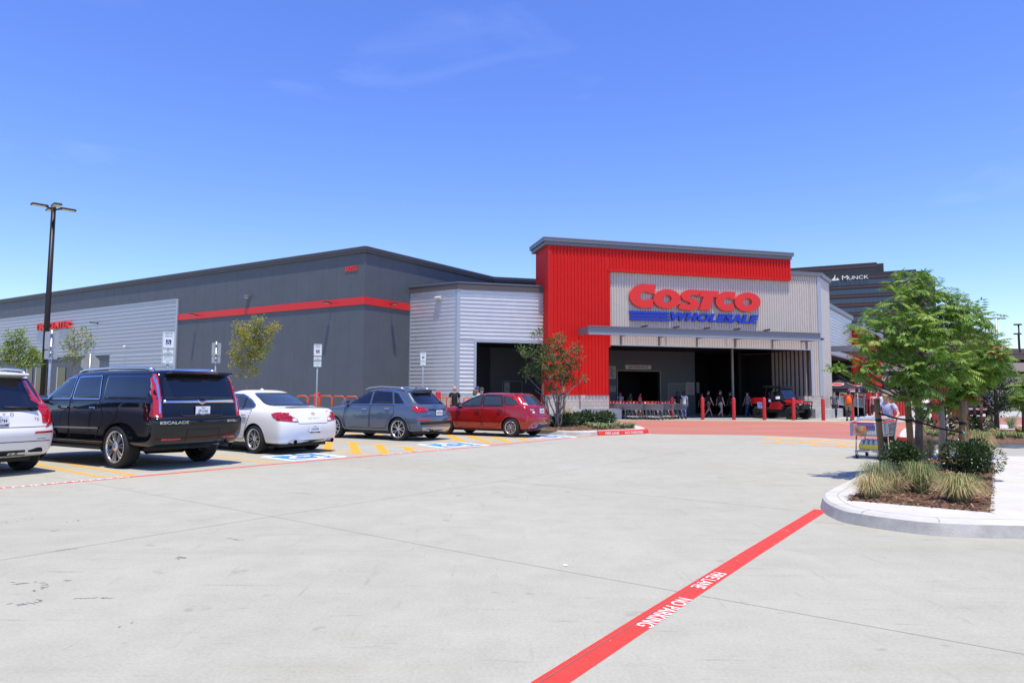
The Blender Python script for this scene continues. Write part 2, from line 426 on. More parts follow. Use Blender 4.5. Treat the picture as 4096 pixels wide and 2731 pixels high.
# wheelchair emblems painted on the stalls
def emblem_polys(mb, f, m):
    def arc(cx, cz, r0, r1, a0, a1, n=20):
        P = [(cx + r1 * math.cos(R(a0 + (a1 - a0) * i / n)), cz + r1 * math.sin(R(a0 + (a1 - a0) * i / n))) for i in range(n + 1)]
        Q = [(cx + r0 * math.cos(R(a0 + (a1 - a0) * i / n)), cz + r0 * math.sin(R(a0 + (a1 - a0) * i / n))) for i in range(n + 1)]
        for i in range(n): f(mb, [P[i], P[i + 1], Q[i + 1], Q[i]], m)
    arc(-.08, -.22, .25, .36, 105, 365)                       # wheel
    arc(-.12, .50, 0.0, .10, 0, 360, 12)                      # head
    for q in ([(-.16, .36), (-.05, .36), (0, -.02), (-.11, -.02)], [(-.07, .18), (.24, .18), (.24, .10), (-.06, .10)], [(-.10, .05), (.22, .05), (.22, -.05), (-.09, -.05)],
              [(.13, .02), (.24, .02), (.40, -.42), (.29, -.46)], [(.30, -.46), (.33, -.36), (.48, -.30), (.50, -.40)]): f(mb, q, m)
def ground_emblem(c4):
    A, B, C_, D = [at(x, y) for x, y in c4]                    # left, near, right, far corners
    c = (A + B + C_ + D) / 4; e1 = (B - A + C_ - D).normalized(); e1 = ((B - A) + (C_ - D)).normalized(); e2 = V((-e1.y, e1.x, 0))
    a = (B - A).length; h = (D - A).length; a = h = min(1.5, (a + h) / 2)
    fr = lambda u, v, z: c + e1 * u + e2 * v + V((0, 0, z))
    m_ = MB()
    for sz, z, k in ((a / 2, .0018, 0), (a / 2 - .12, .0026, 1)): m_.add([fr(-sz, -sz, z), fr(sz, -sz, z), fr(sz, sz, z), fr(-sz, sz, z)], [(0, 1, 2, 3)], k)
    def f(mb, q, m):
        A_ = sum(q[i][0] * q[(i + 1) % 4][1] - q[(i + 1) % 4][0] * q[i][1] for i in range(4))
        mb.add([fr(-y * 1.02, x * 1.02, .0076) for x, y in (q if A_ > 0 else q[::-1])], [(0, 1, 2, 3)], m)
    emblem_polys(m_, f, 0)
    st(m_.build('accessible_stall_marking', [PAINT_W, PAINT_B]))
ground_emblem([(1045.6, 1823), (1215.6, 1842), (1382, 1830), (1225, 1812)])
ground_emblem([(1690, 1777), (1809, 1794), (1938, 1780), (1812, 1767)])
ground_emblem([(2110, 1743), (2195, 1755), (2285, 1748), (2205, 1739)])
# painted words
def ground_text(s, size, o, ux, uy, m, z=.0036, wx=1.0, hy=1.0, name='painted_lettering', bold=.012, align='LEFT', space=1.0):
    vs, fs = text(s, size, bold=bold, align=align, wx=wx, space=space)
    mb = MB(); o = V((o[0], o[1], 0)); mb.add([o + ux * a + uy * b * hy + V((0, 0, z)) for a, b in vs], fs); st(mb.build(name, m)); return mb
a, b = at(3005, 2212), at(2198, 2731)
t = (b - a).normalized(); n_ = V((-t.y, t.x, 0))
p0 = at(2880, 2290)
ground_text('FIRE LANE', .145, p0, t, n_, PAINT_W, wx=.80, bold=.005)
ground_text('NO PARKING', .145, at(2742, 2393), t, n_, PAINT_W, wx=.80, bold=.005)
t = (at(700, 1891.5) - at(0, 1952.5)).normalized(); n_ = V((-t.y, t.x, 0))
for s_, p in (('FIRE LANE', (-140, 1965)), ('NO PARKING', (172, 1936.5)), ('FIRE LANE  NO PARKING', (1530, 1818)), ('FIRE LANE  NO PARKING', (-1000, 2000))): ground_text(s_, .17, at(*p), t, n_, PAINT_W, wx=1.2, bold=.012)
a, b = at(3055, 1748.5), at(3500, 1772.6); t = (b - a).normalized(); n_ = V((-t.y, t.x, 0))
mb = MB(); mb.strip([a, b, b + t * .6], .45, .0018); st(mb.build('stop_line', PAINT_Y))
c = at(3068, 1773); up_ = (at(3090, 1757) - at(3040, 1772)).normalized(); up_ = n_
ground_text('STOP', 1.15, at(3072, 1765.5), t, up_ * 1.75, PAINT_Y, wx=1.02, bold=.01, space=1.05)
mb = MB()
for q in ([(3350, 1690), (3440, 1697), (3700, 1716), (4096, 1738)][:3], [(3330, 1688), (3430, 1700), (3690, 1722)]): mb.strip(AT(q), .12, .0055)
st(mb.build('crossing_line', PAINT_Y))
# kerbs, islands and mulch beds
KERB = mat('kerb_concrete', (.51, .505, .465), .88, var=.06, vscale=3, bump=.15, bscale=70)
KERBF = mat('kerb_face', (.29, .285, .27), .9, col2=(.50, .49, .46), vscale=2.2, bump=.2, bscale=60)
MUL = mat('mulch', (.085, .045, .025), .95, col2=(.20, .115, .065), vscale=28, bump=1.0, bscale=45)
def smooth_loop(P, n=2):
    P = [V((p[0], p[1])) for p in P]
    for _ in range(n): P = [q for i in range(len(P)) for q in (P[i].lerp(P[(i + 1) % len(P)], .25), P[i].lerp(P[(i + 1) % len(P)], .75))]
    return P
def island(outer, bed, h=.15, name='kerb'):
    outer = smooth_loop(outer)
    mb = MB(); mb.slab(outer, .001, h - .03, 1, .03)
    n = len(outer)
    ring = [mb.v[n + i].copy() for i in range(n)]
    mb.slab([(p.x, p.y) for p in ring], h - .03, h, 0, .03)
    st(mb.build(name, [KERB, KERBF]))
    q = MB(); q.slab(outer, h, h, 0, .20); P = [(p.x, p.y) for p in q.v[n:2 * n]]; mb = MB(); mb.strip(P + P[:1], .007, h + .0015)
    for i in range(0, n, 9):
        a, b = q.v[i], q.v[i + n]; mb.strip([(a.x * .88 + b.x * .12, a.y * .88 + b.y * .12), (b.x, b.y)], .006, h + .0015)
    st(mb.build('kerb_joint', mat('joint_grey', (.26, .255, .23), .9)))
    mb = MB(); mb.slab(bed, h - .02, h + .012, 0, .05)
    st(mb.build('mulch_bed', MUL))
isl_out = AT([(3279, 2020), (3284, 2038), (3300, 2055), (3335, 2075), (3379, 2091), (3450, 2104), (3557, 2121), (3736, 2143), (3950, 2151), (4096, 2154), (4900, 2172), (4900, 1850), (4096, 1852), (3990, 1850), (3880, 1830), (3700, 1822), (3620, 1830), (3560, 1858), (3468, 1914), (3380, 1962), (3310, 2000)])
bed1 = [at(x, y, .16) for x, y in ((3374, 1997), (3475, 2005), (3680, 2022), (3840, 2036), (3975, 2048), (3979, 1950), (3981, 1854), (3910, 1840), (3830, 1833), (3700, 1833), (3640, 1842), (3560, 1880), (3440, 1950))]
island(isl_out, bed1)
isl2 = AT([(3590, 1762), (3600, 1768), (3727, 1776), (3900, 1785), (4096, 1795), (4700, 1825), (4700, 1735), (4096, 1712), (3800, 1706), (3650, 1706), (3600, 1735)])
bed2 = [at(x, y, .16) for x, y in ((3650, 1751), (3800, 1759), (4096, 1771), (4650, 1797), (4650, 1740), (4096, 1718), (3800, 1711), (3690, 1711))]
island(isl2, bed2)
isl3 = AT([(2060, 1731), (2190, 1736.5), (2286, 1742), (2394, 1741.5), (2500, 1738), (2585, 1734), (2594, 1731), (2560, 1716), (2440, 1692), (2250, 1690), (2130, 1694), (2060, 1705)])
bed3 = [at(x, y, .16) for x, y in ((2120, 1716), (2285, 1722), (2400, 1719), (2545, 1714), (2530, 1706), (2430, 1692), (2260, 1691), (2140, 1694))]
island(isl3, bed3)
# red painted kerb faces with white words
def kerb_paint(pts, words, face=True):
    P = [at(x, y) for x, y in pts]; mb = MB(); vs = []
    cen = V((0, 0, 0))
    for i, p in enumerate(P):
        t = (P[min(i + 1, len(P) - 1)] - P[max(i - 1, 0)]).normalized(); n_ = V((-t.y, t.x, 0))
        if n_.y < 0: n_ = -n_
        vs += [p - n_ * .012 + V((0, 0, .006)), p + n_ * .018 + V((0, 0, .125)), p + n_ * .05 + V((0, 0, .157)), p + n_ * .15 + V((0, 0, .158))]
    mb.add(vs, [(4 * i + k, 4 * i + k + 4, 4 * i + k + 5, 4 * i + k + 1) for i in range(len(P) - 1) for k in range(3)])
    st(mb.build('red_kerb_paint', PAINT_R))
    for s_, px in words:
        a, b = at(*px[0]), at(*px[1]); w_ = Wall(a - V((0, .03, 0)), b - a)
        mb = MB(); vs_, fs_ = text(s_, 1.0, bold=.012, align='LEFT'); W0 = max(v[0] for v in vs_)
        put_text(mb, s_, .125, w_.M @ Matrix.Translation((0, 0, .07)), 0, 0, -.015, bold=.012, align='LEFT', wx=(b - a).length / (W0 * .125))
        st(mb.build('painted_lettering', PAINT_W))
kerb_paint([(2394, 1741.5), (2450, 1740), (2500, 1738), (2585, 1734), (2594, 1731)], [('FIRE LANE', ((2420, 1741), (2475, 1739.3))), ('NO PARKING', ((2498, 1738.3), (2570, 1735)))])
kerb_paint([(3588, 1760), (3600, 1768), (3660, 1772), (3727, 1776)], [])
# chips over the mulch
random.seed(8)
mb = MB()
def inpoly(p, poly):
    c = False; n = len(poly)
    for i in range(n):
        a, b = poly[i], poly[i - 1]
        if (a.y > p.y) != (b.y > p.y) and p.x < (b.x - a.x) * (p.y - a.y) / (b.y - a.y) + a.x: c = not c
    return c
for bed, N, sz in ((bed1, 6500, 1.0), (bed2, 1500, 1.6), (bed3, 900, 1.8)):
    xs, ys = [p.x for p in bed], [p.y for p in bed]; k = 0
    while k < N:
        p = V((random.uniform(min(xs), max(xs)), random.uniform(min(ys), max(ys)), 0))
        if not inpoly(p, bed): k += .2; continue
        k += 1
        q = Matrix.Rotation(random.uniform(0, 6.28), 4, 'Z') @ Matrix.Rotation(random.uniform(-.5, .5), 4, 'X') @ Matrix.Rotation(random.uniform(-.4, .4), 4, 'Y')
        l_, w_ = random.uniform(.03, .085) * sz, random.uniform(.008, .02) * sz
        mb.add([(-l_ / 2, -w_ / 2, 0), (l_ / 2, -w_ / 2, 0), (l_ / 2, w_ / 2, 0), (-l_ / 2, w_ / 2, 0)], [(0, 1, 2, 3)], random.choice((0, 0, 1, 2)), Matrix.Translation((p.x, p.y, .168 + random.uniform(0, .02))) @ q)
for i in range(60):
    p = bed1[3].lerp(bed1[6], random.random()) + V((random.gauss(0, .12), random.gauss(0, .12), 0)); q = Matrix.Rotation(random.uniform(0, 6.28), 4, 'Z')
    mb.add([(-.025, -.006, 0), (.025, -.006, 0), (.025, .006, 0), (-.025, .006, 0)], [(0, 1, 2, 3)], 1, Matrix.Translation((p.x, p.y, .163)) @ q)
tag(mb.build('mulch_chips', [mat('chip_brown', (.16, .085, .045), .9), mat('chip_dark', (.06, .032, .02), .9), mat('chip_pale', (.30, .19, .11), .9)]), kind='stuff')
mb = MB(); p = at(2262, 2262); mb.add([(p.x - .016, p.y - .012, .004), (p.x + .016, p.y - .015, .006), (p.x + .02, p.y + .02, .004), (p.x - .015, p.y + .024, .009)], [(0, 1, 2, 3)])
tag(mb.build('paper_scrap', mat('paper', (.8, .78, .72), .9)), 'small pale paper scrap lying on the open concrete beside the foreground joint', 'litter')
# ================================================================== the warehouse store
UF = ang(75.5); UV = ang(35.0); UL = ang(-58.5); UT = ang(-64.5)
o = at(2850, 1674.5)
F0 = Wall(o, UF)
F = Wall(F0.pt(F0.s(2191), 0, 0), UF)                              # entrance front, s=0 at the portal's near corner
GREYM = mat('grey_ribbed_metal', (.52, .485, .43), .45, .15, var=.04)
SILV = mat('silver_ribbed_metal', (.58, .58, .60), .40, .5, var=.04, vscale=2)
REDM = mat('red_ribbed_metal', (.56, .009, .006), .5, spec=.3, var=.05)
TRIM = mat('grey_trim', (.155, .165, .185), .42, .2)
TRIML = mat('light_trim', (.40, .42, .47), .35, .5)
WALLM = mat('slate_wall_panel', (.082, .092, .108), .55, var=.06, vscale=.8)
BLOCK = block_mat('concrete_block', (.50, .45, .40), (.44, .40, .35), (.30, .27, .24), .4, .2)
PLIN = mat('plinth_concrete', (.42, .42, .39), .85, var=.12, vscale=3)
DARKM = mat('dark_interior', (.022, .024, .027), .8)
VEST = mat('vestibule_wall', (.13, .15, .17), .6, var=.04)
ROOFM = mat('roof_membrane', (.5, .5, .48), .8)
store = thing('warehouse_store', F.o, 'grey and red metal warehouse store with a recessed entrance portal', 'store')
def part(mb, name, m, par=store): return mb.build(name, m, par, True)
s_red = F.s(2430); zh = F.z(2432, 1376); z_cmu = F.z(2430, 1580)
s_gr0, s_end = F.s(2430), F.s(3290)
z_top = F.z(2191, 982); z_grtop = F.z(3165, 1100)
z_b0 = F.z(2425, 1080)                                              # bottom of the red band
s_b1 = F.s(3160)
mb = MB()                                                           # red portal
mb.corr(0, s_red, z_cmu, z_top, .21, .05, 0, F.M, True, -.16)
mb.corr(s_red, s_b1, z_b0, z_top, .21, .05, 0, F.M, True, -.16)
mb.box((s_b1 + .03, .1, (z_b0 + z_top) / 2), (.06, .6, z_top - z_b0), 0, F.M) if False else None
def wbox(mb, W, s0, s1, d0, d1, z0, z1, m=0, bev=0): mb.add([(a, b, c) for c in (z0, z1) for a, b in ((s0, d0), (s1, d0), (s1, d1), (s0, d1))], [(0, 3, 2, 1), (4, 5, 6, 7), (0, 1, 5, 4), (1, 2, 6, 5), (2, 3, 7, 6), (3, 0, 4, 7)], m, W.M)
wbox(mb, F, -.04, .10, -.215, -.10, z_cmu, z_top, 0)                 # corner trims
wbox(mb, F, s_red, s_red + .12, -.21, .2, zh - .2, z_b0, 0)
wbox(mb, F, s_red - .02, s_red, -.20, 9, z_cmu, z_b0, 0)
wbox(mb, F, s_red, s_b1 + .05, -.24, .1, z_b0 - .10, z_b0, 0)
wbox(mb, F, s_b1, s_b1 + .1, -.215, 2.2, z_b0, z_top, 0)
zr = F.z(2175, 1147)
mb2 = Wall(F.pt(0, 0, 0), F.n)                                       # side of the portal
P = Wall(F.pt(-.02, 0, 0), -F.n)
mb.add([], [])
side = Matrix(((F.n.x, F.u.x, 0, F.o.x), (F.n.y, F.u.y, 0, F.o.y), (0, 0, 1, 0), (0, 0, 0, 1)))
def corr_side(mb, d0, d1, z0, z1, p, h):                             # ribs facing -u
    a = d0; pts = []; i = 0
    while a < d1:
        for b, q in ((0, 0), (.42, 0), (.55, 1), (.87, 1)): pts.append((a + b * p, -.02 - h * q))
        a += p
    vs, fs = [], []
    for a, x in pts: vs += [F.pt(x, a, z0), F.pt(x, a, z1)]
    for i in range(len(pts) - 1): fs.append((2 * i + 2, 2 * i, 2 * i + 1, 2 * i + 3))
    mb.add(vs, fs, 0)
corr_side(mb, -.1, 2.25, zr, z_top, .2, .035)
corr_side(mb, -.1, 1.0, z_cmu, zr, .2, .035)
wbox(mb, F, -.02, s_b1, 2.25, 2.3, zr, z_top, 0)
part(mb, 'red_portal', REDM)
mb = MB()                                                           # cornice: two steps
wbox(mb, F, -.24, s_b1 + .16, -.27, 2.6, z_top, z_top + .20, 0); wbox(mb, F, -.34, s_b1 + .26, -.35, 2.7, z_top + .20, z_top + .40, 0); wbox(mb, F, -.36, s_b1 + .28, -.37, 2.72, z_top + .40, z_top + .45, 1)
part(mb, 'portal_cornice', [TRIM, TRIML])
mb = MB()                                                           # grey ribbed front
s_o1 = F.s(3245); z_gt = F.z(3283, 1108)
mb.corr(s_gr0, s_o1, zh, z_b0, .17, .045, 0, F.M, True, 0)
mb.corr(s_o1, s_end - .25, z_cmu, z_gt, .17, .045, 0, F.M, True, 0)
mb.corr(s_b1, s_o1, z_b0, z_gt, .17, .045, 0, F.M, True, 0)
wbox(mb, F, s_end - .25, s_end + .02, -.05, .1, z_cmu, z_gt, 1)
wbox(mb, F, s_o1 - .02, s_o1 + .12, -.05, .12, z_cmu, zh + .1, 1)
wbox(mb, F, s_gr0, s_o1, -.05, .2, zh - .07, zh, 1)
for px in (2545, 2662, 2780, 2902, 3015, 3118): wbox(mb, F, F.s(px, 1350), F.s(px, 1350) + .02, -.034, 0, zh, F.z(px, 1335), 2)
part(mb, 'grey_ribbed_front', [GREYM, TRIML, TRIM])
# right return in the V direction
CR = F.pt(s_end, 0, 0); RW = Wall(CR, UV); s_r1 = RW.s(3325)
mb = MB(); mb.corr(0, s_r1, z_cmu, z_gt, .3, .02, 0, RW.M, True, 0); wbox(mb, RW, s_r1 - .05, s_r1 + .02, -.03, 1.2, z_cmu, z_gt, 0); part(mb, 'return_panel', GREYM)
mb = MB(); wbox(mb, F, s_b1 - .02, s_end + .15, -.14, .6, z_gt, z_gt + .26, 0); wbox(mb, RW, -.03, s_r1 + .1, -.14, .8, z_gt, z_gt + .262, 0); part(mb, 'front_coping', TRIM)
# block base and plinths
z_pl = .60
for nm, mt, parts_ in (('block_base', BLOCK, (((F, -.02, s_red + .02, -.14, .5, z_pl, z_cmu), (F, F.s(2317), F.s(2317) + .3, -.20, -.1, z_pl, z_cmu)), ((F, s_o1 - .55, s_end + .0, -.02, .6, z_pl, z_cmu), (RW, -.01, s_r1, -.022, .5, z_pl, z_cmu)))),
                       ('plinth', PLIN, (((F, -.1, F.s(2470), -.55, .45, 0, z_pl),), ((F, F.s(3236), s_end + .2, -.5, .5, 0, z_pl), (RW, -.1, s_r1 + 1.0, -.5, .5, 0, z_pl - .003))))):
    for bx in parts_:
        mb = MB(); [wbox(mb, *q, 0) for q in bx]; part(mb, nm, mt)
# entrance canopy: a channel beam on brackets
zc1, zc0 = F.z(2430, 1307, -1.75), F.z(2430, 1336, -1.75)
sc0, sc1 = F.s(2352, 1320, -1.75), F.s(3281, 1345, -1.75)
CAN = mat('canopy_steel', (.20, .215, .245), .4, .25)
mb = MB(); wbox(mb, F, sc0, sc1, -1.77, -1.67, zc0, zc1, 0); wbox(mb, F, sc0, sc1, -1.85, -1.55, zc1, zc1 + .03, 0); wbox(mb, F, sc0, sc1, -1.91, -1.53, zc0 - .04, zc0, 1); wbox(mb, F, sc0, sc0 + .08, -1.67, .0, zc0, zc1, 0); wbox(mb, F, sc1 - .08, sc1, -1.67, 0, zc0, zc1, 0)
part(mb, 'canopy', [CAN, TRIML])
for px in (2478, 2632, 2782, 2935, 3083, 3220):
    s_ = F.s(px, 1345); mb = MB(); wbox(mb, F, s_, s_ + .09, -.12, 0, zh - .02, zc0 + .2, 0); wbox(mb, F, s_, s_ + .09, -1.67, -.03, zc0 + .02, zc0 + .16, 0); part(mb, 'canopy_bracket', CAN)
# vestibule
D1, D2 = 8.5, 13.0
s_v0, s_vc = F.s(1903) - .6, F.s(2780, 1500, D1)
mb = MB()
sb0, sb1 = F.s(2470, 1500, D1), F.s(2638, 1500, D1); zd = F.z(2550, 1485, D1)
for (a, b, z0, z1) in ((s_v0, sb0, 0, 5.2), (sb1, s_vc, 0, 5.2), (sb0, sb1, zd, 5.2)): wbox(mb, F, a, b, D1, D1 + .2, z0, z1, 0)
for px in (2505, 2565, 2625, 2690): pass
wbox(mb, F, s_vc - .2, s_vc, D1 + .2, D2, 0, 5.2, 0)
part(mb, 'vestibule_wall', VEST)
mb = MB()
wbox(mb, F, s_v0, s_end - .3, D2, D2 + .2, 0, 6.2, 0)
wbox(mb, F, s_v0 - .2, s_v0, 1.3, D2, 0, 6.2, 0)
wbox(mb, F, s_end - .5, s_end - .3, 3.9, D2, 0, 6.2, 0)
wbox(mb, F, sb0 - .1, sb1 + .1, D1 + 3.4, D1 + 3.5, 0, zd + .1, 1); wbox(mb, F, sb0 - .1, sb0, D1 + .26, D1 + 3.4, 0, zd + .1, 1); wbox(mb, F, sb1, sb1 + .1, D1 + .26, D1 + 3.4, 0, zd + .1, 1); wbox(mb, F, sb0 - .1, sb1 + .1, D1 + .26, D1 + 3.5, zd + .1, zd + .2, 1)  # box added behind the doorway; blocks light, its black stands in for shade
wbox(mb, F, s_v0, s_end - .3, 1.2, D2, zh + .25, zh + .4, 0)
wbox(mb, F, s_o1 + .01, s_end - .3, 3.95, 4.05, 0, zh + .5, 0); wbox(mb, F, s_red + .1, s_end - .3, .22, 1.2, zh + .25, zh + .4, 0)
part(mb, 'vestibule_interior', [DARKM, mat('doorway_shade_black', (.010, .010, .012), .8)])
mb = MB(); wbox(mb, F, sb0 - .08, sb0, D1 - .06, D1 + .25, 0, zd + .08, 0); wbox(mb, F, sb1, sb1 + .08, D1 - .06, D1 + .25, 0, zd + .08, 0); wbox(mb, F, sb0, sb1, D1 - .06, D1 + .25, zd, zd + .08, 0); part(mb, 'entrance_frame', mat('frame_grey', (.30, .30, .29), .5))
mb = MB(); wbox(mb, F, s_o1 - .06, s_o1, .125, 4.0, z_cmu, zh + .3, 0)
for i in range(9): wbox(mb, F, s_o1 - .10, s_o1 - .055, .35 + i * .42, .35 + i * .42 + .2, z_cmu, zh, 1)
part(mb, 'inner_ribbed_wall', [mat('dark_rib', (.09, .07, .07), .6), GREYM])
mb = MB(); wbox(mb, F, s_o1 - .07, s_o1, .3, 4.0, 0, z_cmu, 0); part(mb, 'inner_block_base', BLOCK)
mb = MB(); a_ = F.s(2928, 1450, 4); wbox(mb, F, a_, a_ + .12, 4, 4.12, 0, zh + .2, 0); part(mb, 'support_post', mat('post_grey', (.4, .4, .4), .5))
def door(W, pxs, d, ytop, name, m, z0=0):
    mb = MB(); a, b = W.s(pxs[0], 1550, d), W.s(pxs[1], 1550, d); z1 = W.z((pxs[0] + pxs[1]) / 2, ytop, d)
    wbox(mb, W, a, b, d - .05, d, z0, z1, 0); wbox(mb, W, a - .08, a, d - .08, d, z0, z1 + .08, 1); wbox(mb, W, b, b + .08, d - .08, d, z0, z1 + .08, 1); wbox(mb, W, a, b, d - .08, d, z1, z1 + .08, 1)
    dr = part(mb, name, [m, mat('frame_grey', (.3, .3, .29), .5)])
    mb = MB(); wbox(mb, W, b - .2, b - .08, d - .12, d - .05, 1.0, 1.06, 0); hb = mb.build('handle', mat('chrome', (.7, .7, .72), .15, 1.0), dr, True)
    return dr
door(F, (2672, 2739), D1, 1536, 'service_door', mat('door_grey', (.2, .21, .22), .5))
# left silver box wing
dB = F.s  # placeholder
BW = Wall(F.pt(0, .8, 0), UF)
sx0, sx1 = BW.s(1828), BW.s(2176); zb = BW.z(2000, 1163); zo = BW.z(2000, 1366); so0 = BW.s(1903, 1500)
z_bc = 1.32
mb = MB(); mb.corr(sx0, sx1, zo, zb, .225, .035, 0, BW.M, False); mb.corr(sx0, so0, z_bc, zo, .225, .035, 0, BW.M, False)
wbox(mb, BW, sx0 - .05, sx0 + .13, -.06, .1, z_bc, zb, 1); wbox(mb, BW, so0 - .12, so0 + .02, -.055, .4, z_bc, zo, 1); wbox(mb, BW, so0, sx1, -.05, .4, zo - .06, zo, 1)
part(mb, 'silver_box_front', [SILV, TRIML])
BC = BW.pt(sx0, 0, 0); BL = Wall(BC, -UL); sl0 = BL.s(1637)            # left side; runs toward the corner
mb = MB(); mb.corr(sl0, -.04, z_bc, zb, .225, .035, 0, BL.M, False); wbox(mb, BL, sl0, sl0 + .06, -.05, .05, z_bc, zb, 1); wbox(mb, BL, -.14, .03, -.058, .05, z_bc, zb, 1)
part(mb, 'silver_box_side', [SILV, TRIML])
mb = MB(); wbox(mb, BW, sx0 - .08, sx1 + .05, -.12, 3, zb, zb + .34, 0); wbox(mb, BL, sl0, .08, -.12, 1, zb, zb + .342, 0); wbox(mb, BW, sx0 - .1, sx1 + .05, -.15, 3, zb + .34, zb + .40, 1); wbox(mb, BL, sl0, .1, -.15, 1, zb + .34, zb + .402, 1)
part(mb, 'box_coping', [mat('brown_trim', (.085, .078, .08), .5), TRIM])
mb = MB(); wbox(mb, BW, sx0, so0, -.02, .4, 0, z_bc, 0); wbox(mb, BL, sl0, 0, -.018, .4, 0, z_bc, 0); part(mb, 'block_base', BLOCK)
door(F, (2012, 2085), D1, 1526, 'service_door', mat('door_dark', (.12, .12, .12), .5))
# the big slate hall: right wall, left wall, roof
HC0 = BL.pt(sl0, 0, 0)
RWall = Wall(HC0, UV); s_c = RWall.s(1460, 1100); HC = RWall.pt(s_c, 0, 0); HR = Wall(HC, UV)
HL = Wall(HC, -UL)                                                    # s is negative going away
z_h = HR.z(1462, 1010); s_bend = HR.s(1970, 1125)
sL = -78.0
mb = MB()
wbox(mb, HR, 0, s_bend, 0, .3, 0, z_h, 0); wbox(mb, HL, sL, 0, 0, .3, 0, z_h, 0)
B2 = Wall(HR.pt(s_bend, 0, 0), UF); wbox(mb, B2, 0, 16, 0, .3, 5.4, z_h, 0)
part(mb, 'hall_wall', WALLM)
SEAM = mat('wall_seam', (.072, .081, .095), .6)
mb = MB()
for i in range(1, 14): wbox(mb, HR, i * 1.1, i * 1.1 + .015, -.003, .0, 0, z_h, 0)
for i in range(1, 60): wbox(mb, HL, -i * 1.1, -i * 1.1 + .012, -.003, .0, 0, z_h, 0)
part(mb, 'panel_seam', SEAM)
mb = MB()
for (W, a, b) in ((HR, -.1, s_bend + .05), (HL, sL, .1), (B2, -.02, 16)):
    wbox(mb, W, a, b, -.10, .35, z_h, z_h + .16, 0); wbox(mb, W, a, b, -.16, .4, z_h + .16, z_h + .30, 0); wbox(mb, W, a, b, -.18, .42, z_h + .30, z_h + .335, 1)
part(mb, 'hall_coping', [mat('brown_trim', (.085, .078, .08), .5), TRIM])
mb = MB()
vs = [HL.pt(sL, .3, z_h - .2), HC + V((0, 0, z_h - .2)), HR.pt(s_bend, .3, z_h - .2), B2.pt(16, .3, z_h - .2), B2.pt(16, 60, z_h - .2), HL.pt(sL, 60, z_h - .2)]
mb.slab([(p.x, p.y) for p in vs], z_h - .3, z_h - .2); part(mb, 'roof', ROOFM)
zb1, zb0 = HR.z(1460, 1187), HR.z(1460, 1217)
mb = MB(); wbox(mb, HR, -.06, RWall.s(1637, 1200) - s_c, -.06, 0, zb0, zb1, 0); wbox(mb, HL, HL.s(706, 1265), .06, -.06, 0, zb0, zb1, 0); part(mb, 'red_band', mat('red_band', (.60, .02, .018), .4))
sp = HL.s(708, 1300); zp1, zp0 = HL.z(705, 1199.5), HL.z(440, 1416)
mb = MB(); mb.corr(sL, sp, zp0, zp1, .27, .045, 0, HL.M, False, -.03); a_ = HL.s(440, 1450); mb.corr(a_, sp, 1.2, zp0, .27, .045, 0, HL.M, False, -.03)
wbox(mb, HL, sp - .04, sp + .16, -.11, 0, 0, zp1 + .05, 1); wbox(mb, HL, sL, sp, -.11, 0, zp1, zp1 + .06, 1); wbox(mb, HL, sL, a_, -.09, 0, zp0 - .05, zp0, 1)
part(mb, 'silver_cladding', [mat('cladding_grey', (.40, .42, .46), .4, .3), TRIML])
GL = mat('dark_glass', (.02, .025, .03), .06, spec=.8)
for (x0, x1) in ((3, 30), (110, 130), (146, 190), (232, 262), (-60, -10)):
    mb = MB(); wbox(mb, HL, HL.s(x0, 1520), HL.s(x1, 1520), -.05, 0, .0, HL.z(x0, 1470), 0); wbox(mb, HL, HL.s(x0, 1520) - .15, HL.s(x0, 1520), -.06, 0, 0, HL.z(x0, 1468), 1); part(mb, 'tyre_bay_window', [GL, TRIML])
# right wing: silver wall over the exit, red volume, second canopy
s_w0, s_w1 = s_r1, RW.s(3406, 1300, .6); zw1 = RW.z(3370, 1262, .6); zw0 = RW.z(3406, 1440, .6)
mb = MB(); mb.corr(s_w0 - .5, s_w1, zw0, zw1, .225, .035, 0, RW.M @ Matrix.Translation((0, .6, 0)), False); wbox(mb, RW, s_w0 - .5, s_w1, .6, 6, zw0 - .04, zw0, 1)
part(mb, 'silver_wing_wall', [SILV, mat('dark_rib', (.09, .07, .07), .6)])
mb = MB(); wbox(mb, RW, s_w0 - .3, s_w1 + .02, .45, 3, zw1, zw1 + .32, 0); part(mb, 'wing_coping', TRIM)
s_x1 = RW.s(3524, 1500)
mb = MB(); zx1 = RW.z(3409, 1298); mb.corr(s_w1, s_x1, .0, zx1, .5, .05, 0, RW.M, True, 0); wbox(mb, RW, s_w1 - .05, s_w1 + .9, -.08, .62, 0, zx1, 0); wbox(mb, RW, s_x1, s_x1 + .1, 0, 8, 0, zx1, 0); part(mb, 'red_exit_volume', REDM)
mb = MB(); wbox(mb, RW, s_w1 - .3, s_x1 + .3, -.3, 3, zx1, zx1 + .42, 0); part(mb, 'exit_cornice', TRIM)
mb = MB(); zq1, zq0 = RW.z(3435, 1386, -1.2), RW.z(3435, 1408, -1.2); a_ = RW.s(3435, 1400, -1.4); wbox(mb, RW, a_, a_ + 14, -1.4, -1.3, zq0, zq1, 0); wbox(mb, RW, a_, a_ + .1, -1.3, .6, zq0, zq1, 0); wbox(mb, RW, a_ + .1, a_ + 14, -1.3, 0, zq0 + .05, zq0 + .1, 0); part(mb, 'exit_canopy', CAN)
mb = MB(); wbox(mb, RW, s_w0 + .0, s_w1, 6, 6.2, 0, zw0 + .5, 0); wbox(mb, RW, s_w1 - .06, s_w1 - .02, .7, 6, 0, zw0, 0); part(mb, 'exit_interior', DARKM)
